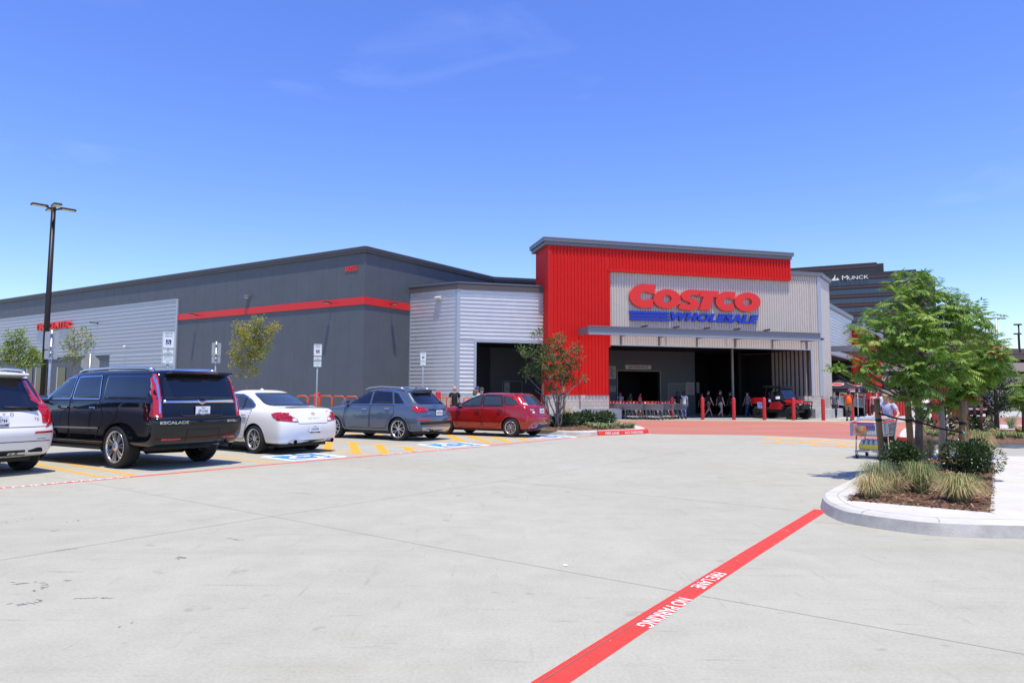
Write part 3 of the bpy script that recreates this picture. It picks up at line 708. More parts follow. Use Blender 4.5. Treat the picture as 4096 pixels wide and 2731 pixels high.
# ------------------------------------------------ signs on the store
SIGNR = mat('sign_red', (.68, .028, .022), .38); SIGNB = mat('sign_blue', (.012, .035, .42), .35)
def ell(cx, cz, rx, rz, a0=0, a1=360, n=28, sh=.22): return [(cx + rx * math.cos(R(a0 + (a1 - a0) * i / n)) + sh * (rz * math.sin(R(a0 + (a1 - a0) * i / n))), cz + rz * math.sin(R(a0 + (a1 - a0) * i / n))) for i in range(n + (0 if abs(a1 - a0) >= 360 else 1))]
def fz(px, py): return F.sz(px, py, -.2)
def signrect(x0, y0, x1, y1):
    a = fz(x0, y0); b = fz(x1, y1); return a, b
def letter(name, par, polys, m, holes=None, d0=-.24, d1=-.08):
    mb = MB()
    for i, p in enumerate(polys): mb.prism(p, d0 - .002 * i, d1, 0, F.M, (holes or {}).get(i))
    return mb.build(name, m, par, True)
def sgn_px(zx, zy): return (2050 + zx * .5102, 950 + zy * .5102)     # from the enlarged view
p_ = fz(*sgn_px(1430, 470)); big = thing('store_name_sign', F.pt(p_[0], -.2, p_[1]), 'large red slanted letters of the store name on the grey ribbed front', 'sign')
def q(zx, zy): return fz(*sgn_px(zx, zy))
def Cshape(zx0, zx1, zy0, zy1, t, gap, sh=.12):
    (a0, zt), (a1, zb_) = q(zx0, zy0), q(zx1, zy1); cz = (zt + zb_) / 2; rz = (zt - zb_) / 2; rx = (a1 - a0) / 2 ; cx = (a0 + a1) / 2
    out = ell(cx, cz, rx, rz, gap, 360 - gap, 36, sh); inn = ell(cx + rx * .06, cz, rx * t, rz * t * 1.0, 360 - gap * 1.0, gap * 1.0, 30, sh)
    return out + inn
def Oshape(zx0, zx1, zy0, zy1, sh=.1):
    (a0, zt), (a1, zb_) = q(zx0, zy0), q(zx1, zy1); cz = (zt + zb_) / 2; rz = (zt - zb_) / 2; rx = (a1 - a0) / 2 - sh * rz * .2; cx = (a0 + a1) / 2
    return ell(cx, cz, rx, rz, 0, 360, 40, sh), ell(cx, cz, rx * .33, rz * .39, 0, 360, 30, sh)
def C2(zx0, zx1, ytl, ybl, cut_t, cut_b):
    # heavy slanted C: ellipse whose right side is sliced off, with a bowl hole open to the right
    (a0, zt), (a1, zb_) = q(zx0, ytl), q(zx1, ybl); cz = (zt + zb_) / 2; rz = (zt - zb_) / 2; W_ = a1 - a0
    cx = a0 + W_ * .58; rx = W_ * .58
    out = [p for p in ell(cx, cz, rx, rz, 78, 285, 34, .08)]
    top = (a1, zt - rz * .02); topin = (a1 - W_ * .035, cz + rz * .20); botin = (a1 - W_ * .075, cz - rz * .28); bot = (a1 - W_ * .14, zb_ + rz * .005)
    inn = ell(cx + W_ * .02, cz + rz * .0, rx * .36, rz * .36, -45, -318, 26, .1)
    return [top] + out + [bot, botin] + inn + [topin]
letter('letter', big, [C2(917, 1121, 358, 556, 0, 0)], SIGNR)
o_, h_ = Oshape(1102, 1318, 400, 562); letter('letter', big, [o_], SIGNR, {0: [h_]})
def PX(l): return [q(*p) for p in l]
letter('letter', big, [PX([(1478, 418), (1464, 462), (1430, 452), (1404, 452), (1388, 460), (1390, 470), (1420, 480), (1448, 495), (1464, 515), (1462, 538), (1440, 558), (1405, 570), (1365, 570), (1325, 565), (1298, 555), (1320, 510), (1350, 522), (1378, 527), (1392, 522), (1394, 514), (1375, 506), (1345, 494), (1325, 476), (1320, 452), (1332, 430), (1360, 414), (1400, 408), (1440, 410)])], SIGNR)
letter('letter', big, [PX([(1478, 414), (1617, 421), (1604, 470), (1575, 466), (1546, 572), (1466, 568), (1496, 464), (1450, 464)])], SIGNR)
letter('letter', big, [C2(1590, 1748, 419, 580, 0, 0)], SIGNR)
o_, h_ = Oshape(1738, 1946, 426, 586); letter('letter', big, [o_], SIGNR, {0: [h_]})
p_ = q(1430, 630); wh = thing('store_subtitle_sign', F.pt(p_[0], -.2, p_[1]), 'blue slanted WHOLESALE letters with three blue stripes under the red letters', 'sign')
for (y0, y1, x1, yr0) in ((574, 594, 1222, 583), (600, 620, 1228, 609), (627, 647, 1234, 637)):
    letter('stripe', wh, [PX([(924, y0), (x1, yr0), (x1 + 5, yr0 + 19), (926, y1)])], SIGNB, None, -.2, -.06)
(a0, zt), (a1, zb_) = q(1228, 588), q(1918, 676)
vs_, _ = text('WHOLESALE', 1.0, bold=.045, shear=.28, align='LEFT', space=1.08); W0 = max(v[0] for v in vs_) - min(v[0] for v in vs_); H0 = max(v[1] for v in vs_) - min(v[1] for v in vs_)
ang_w = 0.0; hh = F.z(*sgn_px(1260, 586), -.2) - F.z(*sgn_px(1260, 656), -.2)
sz_ = hh / H0; cz_ = (F.z(*sgn_px(1260, 586), -.2) + F.z(*sgn_px(1260, 656), -.2)) / 2
mb = MB(); put_text(mb, 'WHOLESALE', sz_, F.M @ Matrix.Translation((a0, 0, cz_)), 0, .14, -.06, bold=.045, shear=.28, align='LEFT', space=1.08, wx=(a1 - a0) / (W0 * sz_))
mb.build('lettering', SIGNB, wh, True)
def wall_text(name, s, W, p0, p1, label, m, depth=.1, d=-.02, bold=.02, off=None):
    (a0, z1), (a1, z0) = W.sz(*p0), W.sz(*p1)
    vs_, _ = text(s, 1.0, bold=bold); W0 = max(v[0] for v in vs_) - min(v[0] for v in vs_); H0 = max(v[1] for v in vs_) - min(v[1] for v in vs_); sz = abs(z1 - z0) / H0
    mb = MB(); put_text(mb, s, sz, W.M @ Matrix.Translation(((a0 + a1) / 2, 0, (z0 + z1) / 2)), 0, depth, d, bold=bold, wx=abs(a1 - a0) / (W0 * sz))
    return tag(mb.build(name, m), label, 'sign')
wall_text('number_sign', '8055', HL, (1383, 1068), (1431, 1084), 'red street number 8055 near the corner of the slate wall', SIGNR, .03, -.005)
wall_text('tire_center_sign', 'TIRE CENTER', HL, (158, 1299), (291, 1312), 'red raised TIRE CENTER letters on the ribbed left wall', SIGNR, .22, -.08)
BOLD = .022
def board(name, W, d, p0, p1, lines, label, cols, bg=(.75, .74, .72), th=.03):
    (a0, z1), (a1, z0) = W.sz(*p0, d), W.sz(*p1, d); t_ = thing(name, W.pt((a0 + a1) / 2, d, (z0 + z1) / 2), label, 'sign')
    mb = MB(); wbox(mb, W, a0, a1, d - th, d, z0, z1, 0); mb.build('panel', mat('sign_white_%s' % name, bg, .5), t_, True)
    n = sum(l[1] for l in lines); z = z1 - (z1 - z0) * .06
    mb = MB()
    for (s_, hgt, ci, fillw) in lines:
        h_ = (z1 - z0) * .88 * hgt / n; sz = h_ * .86
        if s_:
            vs_, _ = text(s_, 1.0, bold=BOLD); W0 = max(v[0] for v in vs_) - min(v[0] for v in vs_)
            put_text(mb, s_, sz, W.M @ Matrix.Translation(((a0 + a1) / 2, 0, z - h_ / 2)), ci, 0, d - th - .004, bold=BOLD, wx=min(1.3, fillw * (a1 - a0) / (W0 * sz)))
        z -= h_
    mb.build('lettering', cols, t_, True); return t_
RTX, BTX = mat('text_red', (.42, .02, .02), .5), mat('text_black', (.02, .02, .022), .5)
board('entrance_sign', F, D1, (2501, 1459), (2604, 1477), [('ENTRANCE', 1, 0, .94)], 'white board with red ENTRANCE lettering above the dark doorway', [RTX])
board('hours_sign', F, D1, (2405, 1463), (2463, 1515), [('HOURS', 1.2, 0, .5), ('MEMBERS ONLY', .9, 1, .8), ('10:00 - 8:30', 1, 1, .9), ('9:30 - 6:00', 1, 1, .9), ('10:00 - 6:00', 1, 1, .9), ('', .6, 0, 1)], 'tall pale opening hours board partly behind the red portal', [RTX, BTX], (.5, .5, .5))
board('notice_sign', F, D1, (2437, 1541), (2463, 1567), [('WARNING', 1, 0, .7), ('', 2.5, 0, 1)], 'small grey notice board below the opening hours board', [BTX], (.3, .33, .36))
board('thank_you_sign', F, D1, (2744, 1529), (2777, 1578), [('Thank You For...', 1.3, 0, .9), ('shopping with us', .9, 0, .7), ('no pets please', .9, 0, .7), ('keep receipt', .9, 0, .7), ('carry your card', .9, 0, .7)], 'white notice with red text between the service door and the dark recess', [RTX], (.5, .5, .52))
board('door_poster', F, D1 - .1, (2017, 1528), (2038, 1580), [('', 2, 0, 1), ('UU', 1, 0, .5), ('', 2, 0, 1)], 'white poster board on the dark service door behind the red hatchback', [BTX], (.55, .57, .6))
board('column_notice', F, 9.5, (2785, 1529), (2797, 1572), [('', 1, 0, 1), ('.....', 1, 0, .5), ('.....', 1, 0, .5)], 'narrow pale notice on the dark wall beside the white thank you notice', [BTX], (.35, .35, .36))
# wall lights
LAMP = mat('lamp_bronze', (.05, .045, .04), .45, .3); LENS = mat('lamp_lens', (.55, .55, .5), .3)
def wall_light(W, px, py, label, out=.5, arm=0, d0=0.0, grp='arm lights along the hall walls'):
    a, z = W.sz(px, py, d0); p = W.pt(a, d0, z); t_ = thing('wall_light', p, label, 'wall light', grp, math.atan2(W.u.y, W.u.x))
    mb = MB(); mb.tube([(0, 0, 0), (0, -out * .6, .02)], .03, 6); mb.box((0, -.015, 0), (.14, .03, .14)); mb.build('arm', LAMP, t_)
    mb = MB(); mb.box((0, -out * .75, .02), (.24, out * .6, .07), 0, Matrix.Rotation(R(-4), 4, 'X'), .025); mb.build('lamp_head', LAMP, t_)
    mb = MB(); mb.box((0, -out * .75, -.021), (.18, out * .4, .012), 0, Matrix.Rotation(R(-4), 4, 'X')); mb.build('lens', LENS, t_)
wall_light(HL, 793, 1261, 'dark arm light at the left end of the red band', .55)
wall_light(HL, 1328, 1213, 'dark arm light on the red band just left of the wall corner', .55)
wall_light(HR, 1558, 1217, 'dark arm light on the red band right of the wall corner', .55)
wall_light(HL, 391, 1293, 'dark arm light on the ribbed wall right of the TIRE CENTER letters', .55, 0, -.07)
for i, px in enumerate((2575, 2702, 2825, 2945, 3065)):
    s_ = F.s(px, 1307, -1.7); p = F.pt(s_, -1.70, zc1 + .03); t_ = thing('sign_light', p, 'black sign floodlight on the canopy, %s from the left of five' % ('first', 'second', 'third', 'fourth', 'fifth')[i], 'floodlight', 'floodlights standing on the entrance canopy', math.atan2(UF.y, UF.x))
    mb = MB(); mb.tube([(-.35, .1, .0), (-.1, .05, .06)], .018, 5); mb.build('arm', LAMP, t_)
    mb = MB(); mb.box((.05, 0, .08), (.34, .2, .12), 0, Matrix.Rotation(R(-12), 4, 'Y'), .03); mb.build('lamp_head', LAMP, t_)
a, z = BL.sz(1758, 1193); t_ = thing('flood_light', BL.pt(a, -.04, z), 'white square floodlight high on the silver box side', 'wall light', None, math.atan2(BL.u.y, BL.u.x))
mb = MB(); mb.box((0, -.12, 0), (.42, .2, .16), 0, Matrix.Rotation(R(20), 4, 'X'), .02); mb.build('housing', mat('lamp_white', (.62, .62, .6), .5), t_); mb = MB(); mb.box((0, -.21, -.05), (.36, .02, .12), 0, Matrix.Rotation(R(25), 4, 'X')); mb.build('lens', LENS, t_)
a, z = HL.sz(997, 1187); t_ = thing('flood_light', HL.pt(a, 0, z), 'small grey box light on the slate wall above the red band', 'wall light', None, math.atan2(HL.u.y, HL.u.x))
mb = MB(); mb.box((0, -.13, 0), (.34, .26, .2), 0, None, .02); mb.build('housing', TRIM, t_); mb = MB(); mb.box((0, -.14, -.11), (.28, .2, .02)); mb.build('lens', LENS, t_)
a, z = HL.sz(512, 1386); t_ = thing('security_camera', HL.pt(a, -.08, z), 'small white security camera on the ribbed wall', 'camera', None, math.atan2(HL.u.y, HL.u.x))
mb = MB(); mb.tube([(0, 0, 0), (0, -.14, .02)], .03, 6); mb.build('mount', mat('lamp_white', (.62, .62, .6), .5), t_); mb = MB(); mb.ball((0, -.2, -.03), .10); mb.build('dome', mat('lamp_white', (.62, .62, .6), .5), t_)
a, z = RW.sz(3399, 1315, .6); t_ = thing('security_camera', RW.pt(a, .55, z), 'white dome camera on the silver wing beside the red exit volume', 'camera', None, math.atan2(RW.u.y, RW.u.x))
mb = MB(); mb.box((0, -.12, .05), (.2, .25, .08)); mb.build('mount', mat('lamp_white', (.62, .62, .6), .5), t_); mb = MB(); mb.ball((0, -.25, -.02), .13); mb.build('dome', mat('lamp_white', (.62, .62, .6), .5), t_)
# concrete apron before the entrance
mb = MB(); mb.slab([F.pt(-.4, -1.6, 0)[:2], F.pt(s_end + 9, -1.2, 0)[:2], F.pt(s_end + 9, 6, 0)[:2], F.pt(s_end, D2, 0)[:2], F.pt(s_v0, D2, 0)[:2], F.pt(s_v0, -.2, 0)[:2]], .0125, .0125); st(mb.build('entrance_apron', mat('apron_concrete', (.40, .395, .37), .85, var=.08, vscale=1.5)))
# ================================================================== vehicles
PW = mat('paint_white', (.74, .74, .73), .3, coat=.6, spec=.4)
PK = mat('paint_black', (.004, .005, .008), .06, spec=.35, coat=.5)
PG = mat('paint_blue_grey', (.085, .115, .165), .22, .35, coat=1.0)
PR = mat('paint_red', (.30, .007, .005), .2, .1, coat=1.0)
PB = mat('paint_blue', (.012, .045, .33), .2, .2, coat=1.0)
PM = mat('paint_maroon', (.045, .010, .014), .2, .2, coat=1.0)
PS = mat('paint_silver', (.42, .43, .44), .25, .6, coat=.8)
GLS = mat('tinted_glass', (.006, .008, .014), .03, spec=.75, coat=.4)
GLC = mat('clear_car_glass', (.03, .042, .048), .03, spec=.8, coat=.4)
CHR = mat('chrome', (.7, .7, .72), .15, 1.0)
RUB = mat('rubber', (.014, .014, .014), .75)
BLK = mat('black_plastic', (.012, .012, .013), .5)
ALU = mat('alloy', (.62, .62, .62), .25, .9)
RED = mat('tail_red', (.42, .008, .010), .1, coat=1.0)
RED2 = mat('tail_dark_red', (.16, .004, .008), .1, coat=1.0)
LAMPW = mat('tail_clear', (.7, .66, .62), .15, coat=1.0)
ORG = mat('tail_amber', (.7, .25, .12), .15, coat=1.0)
PLT = mat('plate_white', (.72, .74, .78), .4)
PTX = mat('plate_text', (.02, .03, .10), .5)
GAP = mat('panel_gap', (.008, .008, .008), .8)
DSK = mat('brake_disc', (.10, .10, .10), .4, .7)
def ip(a, t):
    if not isinstance(a, (list, tuple)): return a
    k = t * (len(a) - 1); i = min(int(k), len(a) - 2); return a[i] + (a[i + 1] - a[i]) * (k - i)
NS = 9
def car_loop(r):
    xr, xf, w_, rb, fb = r['xr'], r['xf'], r['w'], r.get('rb', .14), r.get('fb', .35)
    wr, wf = r.get('wr', .96), r.get('wf', .93); bow = r.get('bow', .05); P = []
    def z(x): return ip(r['z'], max(0, min(1, (x - r.get('zx0', xr)) / (r.get('zx1', xf) - r.get('zx0', xr)))))
    def a(x, y): P.append((x, y, z(x)))
    a(xr, 0); a(xr + bow * .25, w_ * wr * .45); a(xr + bow * .8, w_ * wr * .80); a(xr + bow + rb * .35, w_ * wr * .965)
    x0, x1 = xr + bow + rb, xf - fb
    for j in range(NS):
        t = j / (NS - 1); x = x0 + (x1 - x0) * t
        e = wr + (1 - wr) * min(1, t / .25) if t < .25 else (1 if t < .7 else 1 + (wf - 1) * ((t - .7) / .3) ** 1.5)
        a(x, w_ * (e if t > 0 else wr + .004))
    a(xf - fb * .42, w_ * wf * .88); a(xf - fb * .12, w_ * wf * .55); a(xf, 0)
    return P
def car_body(name, rows, wheels, wr_, wcut, par, paint, sub=2):
    loops = [car_loop(r) for r in rows]; n = len(loops[0]); N = 2 * n - 2
    vs, fs = [], []
    for lp in loops: vs += lp + [(x, -y, z) for x, y, z in reversed(lp[1:-1])]
    for i in range(len(rows) - 1):
        for k in range(N): fs.append((i * N + k, i * N + (k + 1) % N, (i + 1) * N + (k + 1) % N, (i + 1) * N + k)[::-1])
    for i, flip in ((0, False), (len(rows) - 1, True)):
        o_ = i * N
        for k in range(n - 1):
            a, b = k, k + 1; c, d = (N - b) % N, (N - a) % N
            q = [o_ + a, o_ + b] + ([o_ + c] if c != b else []) + ([o_ + d] if d != a else [])
            fs.append(q if not flip else q[::-1])
    me = bpy.data.meshes.new(name); me.from_pydata(vs, [], fs); me.update()
    bm = bmesh.new(); bm.from_mesh(me); bmesh.ops.recalc_face_normals(bm, faces=bm.faces[:]); bm.to_mesh(me); bm.free()
    me.materials.append(paint); me.materials.append(BLK)
    ob = bpy.data.objects.new(name, me); COL.objects.link(ob)
    md = ob.modifiers.new('s', 'SUBSURF'); md.levels = sub; md.render_levels = sub
    dg = bpy.context.evaluated_depsgraph_get(); m2 = bpy.data.meshes.new_from_object(ob.evaluated_get(dg))
    ob.modifiers.clear(); ob.data = m2
    bm = bmesh.new(); bm.from_mesh(m2); bvh = BVHTree.FromBMesh(bm); bm.free()
    cm = MB()
    for x in wheels:
        for sd in (1, -1):
            M = Matrix.Translation((x, sd * (wcut - .0), wr_ * .97)) @ Matrix.Rotation(R(90), 4, 'X')
            cm.lathe([(wr_ * 1.13, -.42), (wr_ * 1.13, .42)], 32, 0, M, False, True)
    cme = bpy.data.meshes.new('cut'); cme.from_pydata([tuple(p) for p in cm.v], [], cm.f); cme.update(); cme.materials.append(BLK)
    bm = bmesh.new(); bm.from_mesh(cme); bmesh.ops.recalc_face_normals(bm, faces=bm.faces[:]); bm.to_mesh(cme); bm.free()
    co = bpy.data.objects.new('cut', cme); COL.objects.link(co)
    md = ob.modifiers.new('b', 'BOOLEAN'); md.object = co; md.operation = 'DIFFERENCE'; md.solver = 'EXACT'
    try: md.material_mode = 'TRANSFER'
    except Exception: pass
    dg = bpy.context.evaluated_depsgraph_get(); m3 = bpy.data.meshes.new_from_object(ob.evaluated_get(dg))
    bpy.data.objects.remove(ob); bpy.data.objects.remove(co)
    m3.polygons.foreach_set('use_smooth', [True] * len(m3.polygons))
    try: m3.set_sharp_from_angle(angle=R(48))
    except Exception: pass
    o = link(name, m3, par)
    return o, bvh
AX = {'L': (lambda a, b: (V((a, 6, b)), V((0, -1, 0)))), 'R': (lambda a, b: (V((a, -6, b)), V((0, 1, 0)))), 'B': (lambda a, b: (V((-6, a, b)), V((1, 0, 0)))), 'T': (lambda a, b: (V((a, b, 6)), V((0, 0, -1)))), 'F': (lambda a, b: (V((12, a, b)), V((-1, 0, 0))))}
def rnd(poly, r, n=3):
    out = []; N = len(poly)
    for i in range(N):
        p, a, b = V(poly[i]), V(poly[i - 1]), V(poly[(i + 1) % N]); d1, d2 = (a - p), (b - p); k = min(r, d1.length * .45, d2.length * .45)
        p1, p2 = p + d1.normalized() * k, p + d2.normalized() * k
        for j in range(n + 1):
            t = j / n; out.append(tuple(p1 * (1 - t) ** 2 + p * 2 * t * (1 - t) + p2 * t * t))
    return out
def proj(bvh, ax, a, b, off):
    o_, d = AX[ax](a, b); h = bvh.ray_cast(o_, d)
    k = 0
    xc = bvh.ray_cast(V((-6, 0, b)), V((1, 0, 0)))[0] if ax == 'B' else None
    bad = lambda q: q[0] is None or abs(q[1].dot(d)) < (.05 if ax in 'BF' else .22) or (xc is not None and q[0].x > xc.x + .34)
    while bad(h) and k < 60:                     # past the silhouette: slide back onto the body
        k += 1
        if ax in 'BF': a2, b2 = a * (1 - .012 * k), b
        elif ax == 'T': a2, b2 = a, b * (1 - .012 * k)
        elif h[0] is not None: a2, b2 = a + (.006 if a < 1.5 else -.006) * k, b
        else: a2, b2 = a + (.003 if a < 1.5 else -.003) * k, b + (.008 * k if b < .8 else -.008 * k)
        o_, d = AX[ax](a2, b2); h = bvh.ray_cast(o_, d)
    if h[0] is None: h = bvh.find_nearest(o_ + d * 5)
    n_ = h[1] if h[1].dot(d) < 0 else -h[1]
    return h[0] + n_ * off, n_
def panel(mb, bvh, ax, poly, off=.005, m=0, step=.07, skirt=True, r=0):
    if r: poly = rnd(poly, r)
    bm = bmesh.new(); vs = [bm.verts.new((p[0], p[1], 0)) for p in poly]; bm.faces.new(vs); bmesh.ops.triangulate(bm, faces=bm.faces[:])
    for k in (0, 1):
        lo, hi = min(p[k] for p in poly), max(p[k] for p in poly); c = math.ceil(lo / step) * step
        while c < hi:
            co = [0, 0, 0]; no = [0, 0, 0]; co[k] = c; no[k] = 1
            bmesh.ops.bisect_plane(bm, geom=bm.verts[:] + bm.edges[:] + bm.faces[:], plane_co=co, plane_no=no); c += step
    bmesh.ops.triangulate(bm, faces=[f for f in bm.faces if len(f.verts) > 4])
    bn = {}
    for v in bm.verts:
        p, n_ = proj(bvh, ax, v.co.x, v.co.y, off); v.co = p; bn[v] = n_
    if skirt:
        be = [e for e in bm.edges if len(e.link_faces) == 1]
        g = bmesh.ops.extrude_edge_only(bm, edges=be)
        nv = [x for x in g['geom'] if isinstance(x, bmesh.types.BMVert)]
        for v in nv:
            for e in v.link_edges:
                q = e.other_vert(v)
                if q in bn: v.co = v.co - bn[q] * (off + .004); break
    bmesh.ops.recalc_face_normals(bm, faces=bm.faces[:])
    # make outward
    ref = AX[ax](0, 0)[1]; s_ = sum(f.normal.dot(ref) * f.calc_area() for f in bm.faces)
    if s_ > 0: bmesh.ops.reverse_faces(bm, faces=bm.faces[:])
    mb.bm(bm, m, None, True); return mb
def lineP(mb, bvh, ax, pts, wd, off, m=0):           # thin strip following the surface
    Q = []
    for i in range(len(pts) - 1):
        a, b = V(pts[i]), V(pts[i + 1]); n_ = max(1, int((b - a).length / .08))
        Q += [a + (b - a) * (j / n_) for j in range(n_)]
    Q.append(V(pts[-1])); vs = []
    for i, p in enumerate(Q):
        t = (Q[min(i + 1, len(Q) - 1)] - Q[max(i - 1, 0)]).normalized(); nn = V((-t.y, t.x)) * wd / 2
        vs += [proj(bvh, ax, *(p + nn), off)[0], proj(bvh, ax, *(p - nn), off)[0]]
    return mb.add(vs, [(2 * i, 2 * i + 1, 2 * i + 3, 2 * i + 2) for i in range(len(Q) - 1)], m, None, True)
def textP(mb, bvh, ax, s_, size, c, off=.006, m=0, wx=1.0, bold=.01, space=1.0, flip=True):
    vs, fs = text(s_, size, bold=bold, wx=wx, space=space)
    return mb.add([proj(bvh, ax, c[0] + (-a if flip else a), c[1] + b, off)[0] for a, b in vs], fs, m)
_W = {}
def wheel_meshes(kind, r, w_, rr):
    k = (kind, r)
    if k in _W: return _W[k]
    t = MB()                                          # axis along +y = outside
    A = Matrix.Rotation(R(-90), 4, 'X')
    prof = [(rr - .02, -w_ / 2 + .03), (rr + .01, -w_ / 2), (r - .04, -w_ / 2 - .012), (r - .012, -w_ / 2 + .02), (r, -w_ / 2 + .05), (r, w_ / 2 - .05), (r - .012, w_ / 2 - .02), (r - .04, w_ / 2 + .012), (rr + .012, w_ / 2), (rr, w_ / 2 - .02)]
    t.lathe(prof, 36, 0, A); 
    for g in (-.06, 0, .06): t.lathe([(r + .001, g - .006), (r + .001, g + .006)], 36, 1, A)
    t.lathe([(.001, w_ / 2 - .12), (rr * .62, w_ / 2 - .12)], 24, 2, A); t.lathe([(rr * .62, w_ / 2 - .13), (rr, w_ / 2 - .13), ], 24, 1, A)
    m = MB()
    m.lathe([(rr, w_ / 2 - .13), (rr - .008, w_ / 2 - .02), (rr + .006, w_ / 2 - .004), (rr + .003, w_ / 2 + .004), (rr - .016, w_ / 2 - .002), (rr - .022, w_ / 2 - .03)], 40, 0, A)
    m.lathe([(.001, w_ / 2 - .012), (rr * .14, w_ / 2 - .014), (rr * .2, w_ / 2 - .025), (rr * .22, w_ / 2 - .06)], 18, 0, A)
    def spoke(a, r0, r1, w0, w1, d0, d1, tw=0):
        M = A @ Matrix.Rotation(a, 4, 'Z'); vs = []
        for (rad, wd, dd) in ((r0, w0, d0), ((r0 + r1) / 2, (w0 + w1) / 2 * .92, (d0 + d1) / 2 + .004), (r1, w1, d1)):
            ty = tw * (rad - r0) / (r1 - r0)
            vs += [(rad, ty - wd / 2, dd - .03), (rad, ty - wd / 2 * .7, dd), (rad, ty + wd / 2 * .7, dd), (rad, ty + wd / 2, dd - .03)]
        m.add(vs, [(4 * i + j, 4 * i + 4 + j, 4 * i + 5 + j, 4 * i + 1 + j) for i in range(2) for j in range(3)], 0, M)
    f = w_ / 2
    if kind == 'multi':
        for i in range(14): spoke(2 * math.pi * i / 14 + (.08 if i % 2 else -.08), rr * .16, rr - .01, .03, .045, f - .016, f - .012)
        m.lathe([(.001, f + .004), (rr * .24, f), (rr * .27, f - .02)], 20, 0, A)
    elif kind == 'twin5':
        for i in range(5):
            for sgn in (-1, 1): spoke(2 * math.pi * i / 5, rr * .12, rr - .01, .034, .034, f - .02, f - .010, sgn * rr * .24)
    elif kind == 'twin6':
        for i in range(7):
            for sgn in (-1, 1): spoke(2 * math.pi * i / 7, rr * .12, rr - .01, .026, .026, f - .02, f - .012, sgn * rr * .16)
    elif kind == 'mesh':
        for i in range(8):
            for sgn in (-1, 1): spoke(2 * math.pi * i / 8, rr * .15, rr - .01, .022, .022, f - .016, f - .012, sgn * rr * .2)
            spoke(2 * math.pi * i / 8, rr * .15, rr - .01, .02, .02, f - .018, f - .014)
    else:
        for i in range(5): spoke(2 * math.pi * i / 5, rr * .1, rr - .01, .07, .09, f - .016, f - .012)
    def mk(b, n, ms):
        me = bpy.data.meshes.new(n); me.from_pydata([tuple(p) for p in b.v], [], b.f)
        for x in ms: me.materials.append(x)
        me.polygons.foreach_set('material_index', b.m); me.polygons.foreach_set('use_smooth', b.s); me.update(); return me
    _W[k] = (mk(t, 'wheel', [RUB, GAP, DSK]), mk(m, 'rim', [ALU]))
    return _W[k]
def put_wheels(par, xs, y, r, w_, rr, kind):
    tm, rm = wheel_meshes(kind, r, w_, rr)
    for x in xs:
        for sd in (1, -1):
            o = link('wheel', tm, par); o.location = (x, sd * (y - w_ / 2), r); o.rotation_euler = (0, random.uniform(0, 1), 0 if sd > 0 else math.pi)
            q = link('rim', rm, o)
def under(par, x0, x1, w_, z0, z1):
    mb = MB(); mb.box(((x0 + x1) / 2, 0, (z0 + z1) / 2), (x1 - x0, w_, z1 - z0)); mb.tube([(x0 + .6, .3, z0), (x0 + .6, -.5, z0 - .02)], .1, 8); mb.build('underbody', BLK, par)
def plate(par, bvh, z, y, l1, l2, l3, h=.16):
    p, n_ = proj(bvh, 'B', y, z, .02); x = min(p.x, proj(bvh, 'B', y, z + .07, .012)[0].x, proj(bvh, 'B', y, z - .07, .012)[0].x)
    mb = MB(); mb.box((x, y, z), (.012, .31, h), 0, None, .005); pl = mb.build('license_plate', [PLT], par)
    mb = MB()
    M = Matrix(((0, 1, 0, x - .0075), (-1, 0, 0, y), (0, 0, 1, z), (0, 0, 0, 1)))
    put_text(mb, l2, .085, M @ Matrix.Translation((0, 0, -.005)), 0, 0, 0, bold=.012, wx=.72); put_text(mb, l1, .032, M @ Matrix.Translation((0, 0, .058)), 0, 0, 0, bold=.012)
    if l3: mb.add([(-.15, 0, -h / 2), (.15, 0, -h / 2), (.15, 0, -h / 2 + .03), (-.15, 0, -h / 2 + .03)], [(0, 1, 2, 3)], 0, M); put_text(mb, l3, .024, M @ Matrix.Translation((0, -.002, -h / 2 + .015)), 1, 0, 0, bold=.01)
    mb.build('lettering', [PTX, PLT], pl)
def mirror_side(par, x, y, z, m, sd):
    mb = MB(); mb.box((x, sd * (y + .09), z), (.16, .22, .15), 0, None, .05); mb.box((x - .083, sd * (y + .09), z), (.006, .17, .11), 1); mb.box((x + .03, sd * (y - .03), z - .06), (.08, .12, .05), 0); return mb.build('side_mirror', [m, CHR], par)
def handles(par_door, bvh, sd, x, z, m, w_=.19):
    ax = 'L' if sd > 0 else 'R'; p, n_ = proj(bvh, ax, x, z, .03)
    mb = MB(); mb.box(p, (w_, .03, .035), 0, None, .012); mb.build('handle', m, par_door)
def place_car(name, x, y, hd, s_, label, cat='car', group='cars in the accessible stalls'):
    return thing(name, (x, y, 0), label, cat, group, R(90) - R(hd), s_)
def door_part(par, bvh, poly, paint, hx, hz, hm, sides=('L', 'R')):
    for ax in sides:
        mb = MB(); panel(mb, bvh, ax, poly, .003, 0, .12, False, r=.05); P = rnd(poly, .05); lineP(mb, bvh, ax, P + [P[0]], .014, .0045, 1)
        d = mb.build('door', [paint, GAP], par); handles(d, bvh, 1 if ax == 'L' else -1, hx, hz, hm)
def window_part(par, bvh, poly, frame=None, fm=CHR, g=GLS, sides=('L', 'R'), name='window', off=.006, r=.04, fw=.022):
    for ax in sides:
        mb = MB(); panel(mb, bvh, ax, poly, off, 0, .09, True, r=r); w_ = mb.build(name, g, par)
        if frame:
            mb = MB(); P = rnd(poly, r); lineP(mb, bvh, ax, P + [P[0]], fw, off + .004, 0); mb.build('frame', fm, w_)
def mirror_poly(p): return [(-a, b) for a, b in reversed(p)]

